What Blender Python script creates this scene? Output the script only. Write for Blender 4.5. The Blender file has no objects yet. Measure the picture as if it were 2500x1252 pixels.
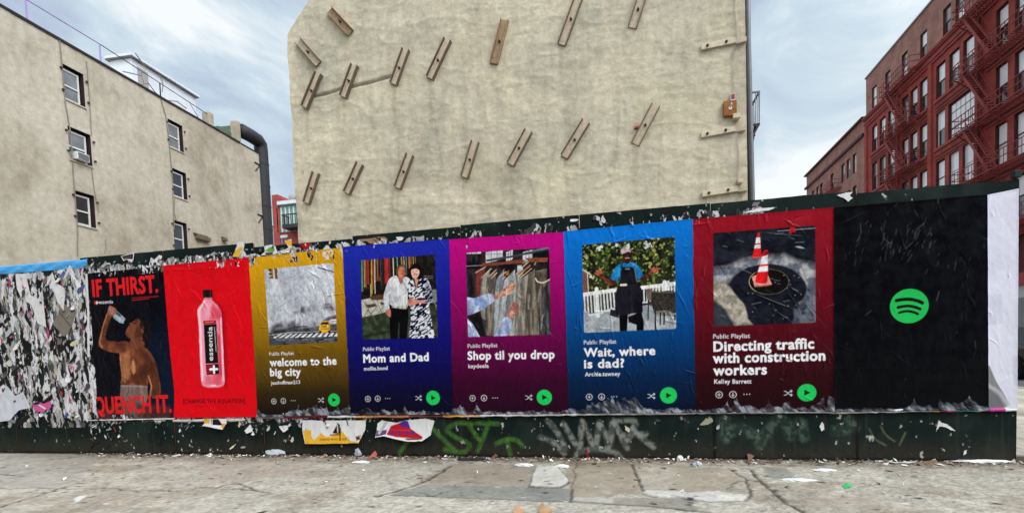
import bpy, math, random
import numpy as np
from math import radians, sin, cos, pi

# ------------------------------------------------------------------ camera
scene = bpy.context.scene
COL = scene.collection
rng = np.random.default_rng(7)
random.seed(7)
CAM_M = np.array([[0.97778559, 0.20667901, -0.03491603],      # rows: right, up, back
                  [0.02438123, 0.05330188, 0.99828075],
                  [0.20818477, -0.97695583, 0.04707873]])
FPX, CX, CY, PW, PH = 1262.44, 1250.0, 913.36, 2500.0, 1252.0
CAM_P = np.array([0.0, -5.2, 1.121])
cam_d = bpy.data.cameras.new('camera')
cam = bpy.data.objects.new('camera', cam_d)
COL.objects.link(cam)
from mathutils import Matrix, Vector
mw = Matrix([[CAM_M[j][i] for j in range(3)] + [CAM_P[i]] for i in range(3)] + [[0, 0, 0, 1]])
cam.matrix_world = mw
cam_d.sensor_fit = 'HORIZONTAL'
cam_d.sensor_width = 36.0
cam_d.lens = 36.0 * FPX / PW
cam_d.shift_y = (CY - PH / 2) / PW
cam_d.clip_start = 0.05
cam_d.clip_end = 3000
scene.camera = cam

# ------------------------------------------------------------------ world, sun, exposure
SUN_EL, SUN_AZ = radians(48), radians(126)      # azimuth clockwise from +Y: high, behind the camera
sun_dir = np.array([sin(SUN_AZ) * cos(SUN_EL), cos(SUN_AZ) * cos(SUN_EL), sin(SUN_EL)])
world = bpy.data.worlds.new('World')
scene.world = world
world.use_nodes = True
wn, wl = world.node_tree.nodes, world.node_tree.links
wn.clear()


def N(nodes, typ, **kw):
    n = nodes.new(typ)
    for k, v in kw.items():
        if k.startswith('i_'):
            n.inputs[k[2:].replace('_', ' ')].default_value = v
        elif k.startswith('n_'):
            n.inputs[int(k[2:])].default_value = v
        else:
            setattr(n, k, v)
    return n


out = N(wn, 'ShaderNodeOutputWorld')
bg = N(wn, 'ShaderNodeBackground')
bg.inputs['Strength'].default_value = 0.1
sky = N(wn, 'ShaderNodeTexSky', sky_type='NISHITA', sun_disc=False, sun_elevation=SUN_EL, sun_rotation=SUN_AZ)
tc = N(wn, 'ShaderNodeTexCoord')
sep = N(wn, 'ShaderNodeSeparateXYZ')
wl.new(tc.outputs['Generated'], sep.inputs[0])
zc = N(wn, 'ShaderNodeMath', operation='MAXIMUM', n_1=0.0)
wl.new(sep.outputs['Z'], zc.inputs[0])
za = N(wn, 'ShaderNodeMath', operation='ADD', n_1=0.5)
wl.new(zc.outputs[0], za.inputs[0])
dv = N(wn, 'ShaderNodeVectorMath', operation='DIVIDE')
cmb = N(wn, 'ShaderNodeCombineXYZ')
for k in range(3):
    wl.new(za.outputs[0], cmb.inputs[k])
wl.new(tc.outputs['Generated'], dv.inputs[0])
wl.new(cmb.outputs[0], dv.inputs[1])
mp = N(wn, 'ShaderNodeMapping')
mp.inputs['Scale'].default_value = (1.35, 1.1, 0.0)
mp.inputs['Rotation'].default_value = (0, 0, radians(28))
mp.inputs['Location'].default_value = (3.1, 1.7, 0)
wl.new(dv.outputs[0], mp.inputs[0])
nz = N(wn, 'ShaderNodeTexNoise', i_Scale=1.75, i_Detail=9.0, i_Roughness=0.6, i_Distortion=0.7)
wl.new(mp.outputs[0], nz.inputs['Vector'])
cr = N(wn, 'ShaderNodeValToRGB')
e = cr.color_ramp.elements
e[0].position, e[0].color = 0.38, (3.5, 4.1, 5.2, 1)
e[1].position, e[1].color = 0.59, (7.2, 7.5, 7.6, 1)
m_ = cr.color_ramp.elements.new(0.49)
m_.color = (4.7, 5.6, 6.2, 1)
wl.new(nz.outputs['Fac'], cr.inputs[0])
# the bright part of the overcast lies round the veiled sun, behind and above the camera
dt = N(wn, 'ShaderNodeVectorMath', operation='DOT_PRODUCT')
dt.inputs[1].default_value = tuple(sun_dir)
wl.new(tc.outputs['Generated'], dt.inputs[0])
mr = N(wn, 'ShaderNodeMapRange', interpolation_type='SMOOTHSTEP')
mr.inputs['From Min'].default_value = 0.12
mr.inputs['From Max'].default_value = 1.0
mr.inputs['To Min'].default_value = 1.0
mr.inputs['To Max'].default_value = 3.4
wl.new(dt.outputs['Value'], mr.inputs['Value'])
mul = N(wn, 'ShaderNodeVectorMath', operation='SCALE')
wl.new(cr.outputs[0], mul.inputs[0])
wl.new(mr.outputs[0], mul.inputs['Scale'])
mix = N(wn, 'ShaderNodeMix', data_type='RGBA')
mix.inputs[0].default_value = 0.9
wl.new(sky.outputs[0], mix.inputs[6])
wl.new(mul.outputs[0], mix.inputs[7])
wl.new(mix.outputs[2], bg.inputs['Color'])
wl.new(bg.outputs[0], out.inputs['Surface'])

sd = bpy.data.lights.new('sun', 'SUN')
sd.energy = 1.2
sd.angle = radians(18)
sd.color = (1.0, 0.93, 0.84)
sun = bpy.data.objects.new('sun', sd)
COL.objects.link(sun)
sun.rotation_euler = Vector(sun_dir).to_track_quat('Z', 'Y').to_euler()
scene.view_settings.view_transform = 'Standard'
scene.view_settings.look = 'None'
scene.view_settings.exposure = 0.5
scene.view_settings.gamma = 1.0
scene.view_settings.use_curve_mapping = False
scene.cycles.max_bounces = 6
scene.cycles.use_denoising = True


# ------------------------------------------------------------------ geometry of the place, measured
def ray(px, py):
    return CAM_M.T @ np.array([(px - CX) / FPX, -(py - CY) / FPX, -1.0])


def on_fence(px, py, y=0.0):
    d = ray(px, py)
    t = (y - CAM_P[1]) / d[1]
    return np.array([d[0] * t, CAM_P[2] + d[2] * t])


def on_ground(px, py, z=0.0):
    d = ray(px, py)
    t = (z - CAM_P[2]) / d[2]
    return np.array([CAM_P[0] + d[0] * t, CAM_P[1] + d[1] * t])


class Frame:
    """an upright wall plane: u along it, z up, w out of it"""
    def __init__(s, p0, ang, side=1):
        s.p0 = np.array(p0, float)
        s.d = np.array([sin(ang), cos(ang), 0])
        s.n = np.array([cos(ang), -sin(ang), 0]) * side

    def __call__(s, u, z, w=0.0):
        q = s.p0 + s.d * u + s.n * w
        return (q[0], q[1], z)

    def at(s, px, py, w=0.0):
        r = ray(px, py)
        p = s.p0 + s.n * w
        t = ((p - CAM_P) @ s.n) / (r @ s.n)
        q = CAM_P + r * t
        return float((q - p) @ s.d), float(q[2])


def lin(c):
    c = np.asarray(c, float) / 255.0
    return np.where(c <= 0.04045, c / 12.92, ((c + 0.055) / 1.055) ** 2.4)


# ------------------------------------------------------------------ noise
def hash2(x, y, seed):
    h = (x.astype(np.int64) * 374761393 + y.astype(np.int64) * 668265263 + seed * 974634777) & 0xffffffff
    h = ((h ^ (h >> 13)) * 1274126177) & 0xffffffff
    h = ((h ^ (h >> 16)) * 2246822519) & 0xffffffff
    return ((h ^ (h >> 15)) & 0xffffff) / float(0xffffff)


def vnoise(x, y, seed=0):
    x, y = np.asarray(x, float), np.asarray(y, float)
    xi, yi = np.floor(x), np.floor(y)
    fx, fy = x - xi, y - yi
    fx = fx * fx * fx * (fx * (fx * 6 - 15) + 10)
    fy = fy * fy * fy * (fy * (fy * 6 - 15) + 10)
    a, b = hash2(xi, yi, seed), hash2(xi + 1, yi, seed)
    c, d = hash2(xi, yi + 1, seed), hash2(xi + 1, yi + 1, seed)
    return (a * (1 - fx) + b * fx) * (1 - fy) + (c * (1 - fx) + d * fx) * fy


def fbm(x, y, seed=0, octs=4, gain=0.5):
    t, a, s = 0, 1.0, 0
    for k in range(octs):
        ca, sa = cos(k * 0.7), sin(k * 0.7)
        t = t + a * vnoise((x * ca - y * sa) * 2 ** k, (x * sa + y * ca) * 2 ** k, seed + k * 17)
        s += a
        a *= gain
    return t / s


def ridge(x, y, seed=0, octs=3):
    return 1 - np.abs(2 * fbm(x, y, seed, octs) - 1)


def sstep(a, b, x):
    t = np.clip((x - a) / (b - a), 0, 1)
    return t * t * (3 - 2 * t)


# ------------------------------------------------------------------ objects
def tag(o, label=None, cat=None, group=None, kind=None):
    if label: o['label'] = label
    if cat: o['category'] = cat
    if group: o['group'] = group
    if kind: o['kind'] = kind
    return o


def thing(name, label, cat, loc=(0, 0, 0), group=None):
    o = bpy.data.objects.new(name, None)
    o.empty_display_size = 0.1
    COL.objects.link(o)
    o.location = loc
    return tag(o, label, cat, group)


def link_mesh(name, me, mat, parent=None):
    o = bpy.data.objects.new(name, me)
    if mat: me.materials.append(mat)
    COL.objects.link(o)
    if parent:
        o.parent = parent
        if parent.type == 'EMPTY' or True:
            off = Vector((0, 0, 0))
            p = parent
            while p:
                off += p.location
                p = p.parent
            if off.length > 0:
                me.transform(Matrix.Translation(-off))
    return o


class MB:
    def __init__(s):
        s.v, s.f = [], []

    def quad(s, a, b, c, d):
        k = len(s.v)
        s.v += [a, b, c, d]
        s.f.append((k, k + 1, k + 2, k + 3))

    def poly(s, pts):
        k = len(s.v)
        s.v += list(pts)
        s.f.append(tuple(range(k, k + len(pts))))

    def hexa(s, p):
        """eight corners, bottom ring then top ring"""
        k = len(s.v)
        s.v += [tuple(q) for q in p]
        for f in ((3, 2, 1, 0), (4, 5, 6, 7), (0, 1, 5, 4), (1, 2, 6, 5), (2, 3, 7, 6), (3, 0, 4, 7)):
            s.f.append(tuple(k + i for i in f))

    def box(s, x0, x1, y0, y1, z0, z1):
        s.hexa([(x0, y0, z0), (x1, y0, z0), (x1, y1, z0), (x0, y1, z0),
                (x0, y0, z1), (x1, y0, z1), (x1, y1, z1), (x0, y1, z1)])

    def fbox(s, F, u0, u1, z0, z1, w0, w1):
        s.hexa([F(u0, z0, w0), F(u1, z0, w0), F(u1, z0, w1), F(u0, z0, w1),
                F(u0, z1, w0), F(u1, z1, w0), F(u1, z1, w1), F(u0, z1, w1)])

    def bar(s, a, b, w, h=None, up=(0, 0, 1)):
        a, b = Vector(a), Vector(b)
        h = h or w
        d = (b - a).normalized()
        u = Vector(up)
        if abs(d.dot(u)) > 0.98: u = Vector((1, 0, 0))
        x = d.cross(u).normalized() * w / 2
        y = x.cross(d).normalized() * h / 2
        s.hexa([a - x - y, a + x - y, a + x + y, a - x + y, b - x - y, b + x - y, b + x + y, b - x + y])

    def tube(s, pts, r, n=8, caps=True):
        pts = [Vector(p) for p in pts]
        k0 = len(s.v)
        up = Vector((0.13, 0.27, 0.95)).normalized()
        for i, p in enumerate(pts):
            d = (pts[min(i + 1, len(pts) - 1)] - pts[max(i - 1, 0)]).normalized()
            x = d.cross(up)
            if x.length < 0.05: x = d.cross(Vector((1, 0, 0)))
            x.normalize()
            y = x.cross(d)
            rr = r[i] if isinstance(r, (list, tuple)) else r
            for j in range(n):
                t = 2 * pi * j / n
                s.v.append(tuple(p + x * cos(t) * rr + y * sin(t) * rr))
        for i in range(len(pts) - 1):
            for j in range(n):
                a, b = k0 + i * n + j, k0 + i * n + (j + 1) % n
                s.f.append((a, b, b + n, a + n))
        if caps:
            s.f.append(tuple(k0 + j for j in range(n))[::-1])
            s.f.append(tuple(k0 + (len(pts) - 1) * n + j for j in range(n)))

    def build(s, name, mat, parent=None, smooth=False, bevel=0):
        me = bpy.data.meshes.new(name)
        me.from_pydata([tuple(p) for p in s.v], [], s.f)
        if smooth:
            me.polygons.foreach_set('use_smooth', [True] * len(me.polygons))
        o = link_mesh(name, me, mat, parent)
        if bevel:
            m = o.modifiers.new('bevel', 'BEVEL')
            m.width = bevel
            m.segments = 2
            m.limit_method = 'ANGLE'
        return o


def np_mesh(name, verts, quads, mat, parent=None, col=None, smooth=True):
    """verts n x 3, quads m x 4 (or m x 3), col n x 3 linear"""
    verts = np.ascontiguousarray(verts, np.float32)
    quads = np.ascontiguousarray(quads, np.int32)
    k = quads.shape[1]
    me = bpy.data.meshes.new(name)
    me.vertices.add(len(verts))
    me.vertices.foreach_set('co', verts.ravel())
    me.loops.add(quads.size)
    me.loops.foreach_set('vertex_index', quads.ravel())
    me.polygons.add(len(quads))
    me.polygons.foreach_set('loop_start', np.arange(0, quads.size, k, dtype=np.int32))
    me.polygons.foreach_set('loop_total', np.full(len(quads), k, np.int32))
    me.polygons.foreach_set('use_smooth', np.full(len(quads), smooth))
    me.update(calc_edges=True)
    if col is not None:
        at = me.color_attributes.new('Col', 'FLOAT_COLOR', 'POINT')
        c4 = np.ones((len(verts), 4), np.float32)
        c4[:, :3] = col
        at.data.foreach_set('color', c4.ravel())
    return link_mesh(name, me, mat, parent)


def grid_quads(n, m):
    i, j = np.meshgrid(np.arange(n - 1), np.arange(m - 1), indexing='ij')
    a = i * m + j
    return np.stack([a, a + m, a + m + 1, a + 1], -1).reshape(-1, 4)


def sub_mesh(name, V, Q, keep, mat, parent, col):
    q = Q[keep]
    if len(q) == 0: return None
    ids, inv = np.unique(q.ravel(), return_inverse=True)
    return np_mesh(name, V[ids], inv.reshape(q.shape), mat, parent, col[ids])


# ------------------------------------------------------------------ materials
def new_mat(name):
    m = bpy.data.materials.new(name)
    m.use_nodes = True
    n, l = m.node_tree.nodes, m.node_tree.links
    return m, n, l, n['Principled BSDF']


def simple(name, rgb, rough=0.6, metal=0.0, spec=0.4, var=0.18, scale=6.0, bump=0.0, bscale=40.0):
    """plain colour broken up by noise in object space"""
    m, n, l, b = new_mat(name)
    t = N(n, 'ShaderNodeTexCoord')
    z = N(n, 'ShaderNodeTexNoise', i_Scale=scale, i_Detail=6.0, i_Roughness=0.65)
    l.new(t.outputs['Object'], z.inputs['Vector'])
    r = N(n, 'ShaderNodeValToRGB')
    c = lin(rgb)
    r.color_ramp.elements[0].position, r.color_ramp.elements[1].position = 0.3, 0.72
    r.color_ramp.elements[0].color = (*(c * (1 - var)), 1)
    r.color_ramp.elements[1].color = (*np.clip(c * (1 + var), 0, 0.92), 1)
    l.new(z.outputs['Fac'], r.inputs[0])
    l.new(r.outputs[0], b.inputs['Base Color'])
    b.inputs['Roughness'].default_value = rough
    b.inputs['Metallic'].default_value = metal
    b.inputs['Specular IOR Level'].default_value = spec
    if bump:
        z2 = N(n, 'ShaderNodeTexNoise', i_Scale=bscale, i_Detail=5.0)
        l.new(t.outputs['Object'], z2.inputs['Vector'])
        bp = N(n, 'ShaderNodeBump', i_Strength=bump, i_Distance=0.02)
        l.new(z2.outputs['Fac'], bp.inputs['Height'])
        l.new(bp.outputs[0], b.inputs['Normal'])
    return m


def vcol_mat(name, rough=0.5, spec=0.3, bump=0.1, bscale=250.0, rvar=0.15):
    m, n, l, b = new_mat(name)
    a = N(n, 'ShaderNodeVertexColor', layer_name='Col')
    l.new(a.outputs[0], b.inputs['Base Color'])
    t = N(n, 'ShaderNodeTexCoord')
    z = N(n, 'ShaderNodeTexNoise', i_Scale=9.0, i_Detail=4.0)
    l.new(t.outputs['Object'], z.inputs['Vector'])
    r = N(n, 'ShaderNodeMapRange', n_1=0.3, n_2=0.7, n_3=max(rough - rvar, 0.02), n_4=rough + rvar)
    l.new(z.outputs['Fac'], r.inputs[0])
    l.new(r.outputs[0], b.inputs['Roughness'])
    b.inputs['Specular IOR Level'].default_value = spec
    if bump:
        z2 = N(n, 'ShaderNodeTexNoise', i_Scale=bscale, i_Detail=3.0)
        l.new(t.outputs['Object'], z2.inputs['Vector'])
        bp = N(n, 'ShaderNodeBump', i_Strength=bump, i_Distance=0.004)
        l.new(z2.outputs['Fac'], bp.inputs['Height'])
        l.new(bp.outputs[0], b.inputs['Normal'])
    return m


def stucco(name, base, light, dark, course=True, sc=1.0, streak=0.86, painted=False):
    """render over old brickwork: blotches, streaks, weathering and a trowelled, slightly coursed relief"""
    m, n, l, b = new_mat(name)
    t = N(n, 'ShaderNodeTexCoord')
    big = N(n, 'ShaderNodeTexNoise', i_Scale=0.35 * sc, i_Detail=6.0, i_Roughness=0.62, i_Distortion=0.4)
    l.new(t.outputs['Object'], big.inputs['Vector'])
    r1 = N(n, 'ShaderNodeValToRGB')
    r1.color_ramp.elements[0].position, r1.color_ramp.elements[1].position = 0.33, 0.68
    r1.color_ramp.elements[0].color = (*lin(dark), 1)
    r1.color_ramp.elements[1].color = (*lin(light), 1)
    k = r1.color_ramp.elements.new(0.5)
    k.color = (*lin(base), 1)
    l.new(big.outputs['Fac'], r1.inputs[0])
    # fine mottling
    fine = N(n, 'ShaderNodeTexNoise', i_Scale=4.5 * sc, i_Detail=7.0, i_Roughness=0.7)
    l.new(t.outputs['Object'], fine.inputs['Vector'])
    fr = N(n, 'ShaderNodeMapRange', n_1=0.3, n_2=0.7, n_3=0.80, n_4=1.14)
    l.new(fine.outputs['Fac'], fr.inputs[0])
    # rain streaks
    mp = N(n, 'ShaderNodeMapping')
    mp.inputs['Scale'].default_value = (2.2, 2.2, 0.13)
    l.new(t.outputs['Object'], mp.inputs[0])
    st = N(n, 'ShaderNodeTexNoise', i_Scale=1.3 * sc, i_Detail=5.0, i_Roughness=0.6)
    l.new(mp.outputs[0], st.inputs['Vector'])
    sr = N(n, 'ShaderNodeMapRange', n_1=0.34, n_2=0.6, n_3=streak, n_4=1.03)
    l.new(st.outputs['Fac'], sr.inputs[0])
    mm = N(n, 'ShaderNodeMath', operation='MULTIPLY')
    l.new(fr.outputs[0], mm.inputs[0])
    l.new(sr.outputs[0], mm.inputs[1])
    vm = N(n, 'ShaderNodeVectorMath', operation='SCALE')
    l.new(r1.outputs[0], vm.inputs[0])
    l.new(mm.outputs[0], vm.inputs['Scale'])
    last = vm.outputs[0]
    if painted:
        a = N(n, 'ShaderNodeVertexColor', layer_name='Col')
        v2 = N(n, 'ShaderNodeVectorMath', operation='MULTIPLY')
        l.new(last, v2.inputs[0])
        l.new(a.outputs[0], v2.inputs[1])
        last = v2.outputs[0]
    l.new(last, b.inputs['Base Color'])
    b.inputs['Roughness'].default_value = 0.92
    b.inputs['Specular IOR Level'].default_value = 0.15
    m2 = N(n, 'ShaderNodeMapping')
    m2.inputs['Scale'].default_value = (1.0, 1.0, 1.35) if course else (1, 1, 1.2)
    l.new(t.outputs['Object'], m2.inputs[0])
    b1 = N(n, 'ShaderNodeTexNoise', i_Scale=5.6 * sc, i_Detail=10.0, i_Roughness=0.76, i_Distortion=0.5)
    l.new(m2.outputs[0], b1.inputs['Vector'])
    bp = N(n, 'ShaderNodeBump', i_Strength=0.5, i_Distance=0.055)
    l.new(b1.outputs['Fac'], bp.inputs['Height'])
    l.new(bp.outputs[0], b.inputs['Normal'])
    return m


def brick(name, c1, c2, mortar, scale=1.0):
    m, n, l, b = new_mat(name)
    t = N(n, 'ShaderNodeTexCoord')
    sp = N(n, 'ShaderNodeSeparateXYZ')
    l.new(t.outputs['Object'], sp.inputs[0])
    ad = N(n, 'ShaderNodeMath', operation='ADD')
    l.new(sp.outputs[0], ad.inputs[0])
    l.new(sp.outputs[1], ad.inputs[1])
    cb = N(n, 'ShaderNodeCombineXYZ')
    l.new(ad.outputs[0], cb.inputs[0])
    l.new(sp.outputs[2], cb.inputs[1])
    k = N(n, 'ShaderNodeTexBrick')
    k.inputs['Color1'].default_value = (*lin(c1), 1)
    k.inputs['Color2'].default_value = (*lin(c2), 1)
    k.inputs['Mortar'].default_value = (*lin(mortar), 1)
    k.inputs['Scale'].default_value = scale
    k.inputs['Brick Width'].default_value = 0.42
    k.inputs['Row Height'].default_value = 0.15
    k.inputs['Mortar Size'].default_value = 0.012
    l.new(cb.outputs[0], k.inputs['Vector'])
    z = N(n, 'ShaderNodeTexNoise', i_Scale=0.8, i_Detail=7.0, i_Roughness=0.68)
    l.new(t.outputs['Object'], z.inputs['Vector'])
    r = N(n, 'ShaderNodeMapRange', n_1=0.3, n_2=0.7, n_3=0.72, n_4=1.25)
    l.new(z.outputs['Fac'], r.inputs[0])
    vm = N(n, 'ShaderNodeVectorMath', operation='SCALE')
    l.new(k.outputs[0], vm.inputs[0])
    l.new(r.outputs[0], vm.inputs['Scale'])
    l.new(vm.outputs[0], b.inputs['Base Color'])
    b.inputs['Roughness'].default_value = 0.85
    b.inputs['Specular IOR Level'].default_value = 0.2
    return m


def glass_mat(name, rgb, rough=0.08, spec=0.7, var=0.5, scale=0.9):
    m = simple(name, rgb, rough, 0, spec, var, scale)
    return m


MAT = dict(
    paper=vcol_mat('printed_paper', 0.3, 0.075, 0.12, 180),
    paint=vcol_mat('painted_plywood', 0.6, 0.07, 0.25, 120),
    scrap=vcol_mat('torn_paper', 0.8, 0.15, 0.2, 160),
    concrete=vcol_mat('concrete', 0.9, 0.15, 0.35, 90, 0.05),
    litter=vcol_mat('litter', 0.7, 0.25, 0.1, 120),
    stucco_mid=stucco('stucco_buff', (192, 181, 159), (203, 191, 168), (173, 167, 149), True, 1.0, 0.90, True),
    stucco_left=stucco('stucco_grey', (187, 178, 160), (196, 188, 172), (160, 149, 131), False, 0.8, 0.93),
    brick_red=brick('painted_red_brick', (166, 78, 70), (148, 68, 61), (134, 66, 60)),
    brick_brown=brick('brown_brick', (166, 118, 106), (146, 102, 92), (160, 130, 118)),
    trim_red=simple('red_trim', (150, 68, 62), 0.7, 0, 0.25, 0.25, 1.5),
    trim_dark=simple('dark_trim', (92, 50, 48), 0.7, 0, 0.25, 0.25, 1.5),
    iron_red=simple('red_iron', (138, 58, 55), 0.6, 0, 0.3, 0.25, 3),
    white_frame=simple('white_frame', (212, 212, 208), 0.5, 0, 0.4, 0.08, 5),
    dark_reveal=simple('dark_reveal', (52, 40, 42), 0.8, 0, 0.2, 0.25, 4),
    glass_dark=glass_mat('dark_glass', (44, 48, 52)),
    glass_grey=glass_mat('grey_glass', (108, 110, 112)),
    blind=simple('window_blind', (232, 236, 238), 0.2, 0, 0.7, 0.10, 1.2),
    coping=simple('dark_coping', (48, 44, 44), 0.8, 0, 0.2, 0.3, 5),
    duct=simple('black_duct', (36, 37, 42), 0.65, 0.0, 0.45, 0.4, 3.0, 0.2, 8),
    white_wall=simple('white_paint', (205, 210, 216), 0.7, 0, 0.2, 0.08, 2),
    green_metal=simple('green_metal', (86, 104, 84), 0.6, 0, 0.3, 0.2, 2),
    purple=simple('lilac_metal', (150, 132, 186), 0.5, 0, 0.4, 0.1, 4),
    channel=simple('channel_steel', (108, 93, 78), 0.65, 0.0, 0.35, 0.3, 9, 0.3, 60),
    channel_web=simple('channel_web', (186, 170, 146), 0.75, 0.0, 0.2, 0.22, 7, 0.3, 60),
    channel_rust=simple('channel_rust', (150, 126, 98), 0.75, 0.0, 0.25, 0.32, 9, 0.3, 60),
    bolt=simple('bolt_steel', (62, 54, 48), 0.6, 0.3, 0.4, 0.2, 20),
    plate=simple('painted_plate', (196, 182, 158), 0.75, 0, 0.25, 0.15, 9, 0.2, 50),
    rust=simple('rust', (142, 92, 50), 0.85, 0, 0.2, 0.38, 9, 0.4, 60),
    red_paint=simple('red_plastic', (150, 36, 42), 0.5, 0, 0.4, 0.2, 12),
    grey_metal=simple('grey_metal', (104, 106, 110), 0.45, 0.4, 0.5, 0.15, 5),
    black_metal=simple('black_metal', (34, 33, 36), 0.55, 0.1, 0.4, 0.3, 6),
    conduit=simple('conduit', (132, 124, 114), 0.7, 0, 0.3, 0.2, 5),
    teal=simple('teal_cladding', (112, 150, 138), 0.5, 0, 0.4, 0.08, 0.7),
    grey_wall=simple('grey_wall', (150, 148, 146), 0.9, 0, 0.2, 0.1, 1),
    asphalt=simple('asphalt', (84, 84, 86), 0.9, 0, 0.2, 0.2, 3, 0.4, 60),
    lot=simple('lot_dirt', (120, 112, 100), 0.95, 0, 0.1, 0.3, 1.5, 0.5, 20),
    kerb=simple('kerb_stone', (150, 146, 138), 0.85, 0, 0.2, 0.2, 4),
    yellow=simple('yellow_paint', (206, 140, 48), 0.7, 0, 0.2, 0.2, 6),
    car=simple('dark_car_paint', (40, 44, 50), 0.25, 0.2, 0.6, 0.1, 1),
    tyre=simple('tyre_rubber', (24, 24, 25), 0.85, 0, 0.2, 0.2, 8),
    alloy=simple('wheel_alloy', (140, 142, 146), 0.35, 0.7, 0.5, 0.1, 8),
    lamp_red=simple('lamp_red', (150, 24, 24), 0.2, 0, 0.6, 0.1, 8),
    shop=simple('shop_panel', (190, 192, 194), 0.5, 0, 0.4, 0.1, 0.6),
    wood=simple('raw_timber', (120, 96, 72), 0.85, 0, 0.15, 0.3, 8, 0.3, 40),
    tarp=simple('blue_tarp', (70, 164, 228), 0.4, 0, 0.45, 0.12, 6),
    plastic=simple('clear_plastic', (176, 182, 190), 0.25, 0, 0.6, 0.25, 14),
    card=simple('cardboard', (186, 150, 116), 0.85, 0, 0.15, 0.12, 12, 0.15, 60),
    green_wrap=simple('green_wrapper', (70, 196, 110), 0.35, 0, 0.5, 0.25, 40),
    gap_black=simple('gap_black', (30, 28, 27), .8, 0, .15, .4, 14, .3, 50),
    dark_green=simple('dark_green', (26, 40, 37), .6, 0, .2, .3, 10),
    white_paper=simple('white_paper', (214, 214, 212), 0.75, 0, 0.2, 0.1, 12),
)


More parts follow.
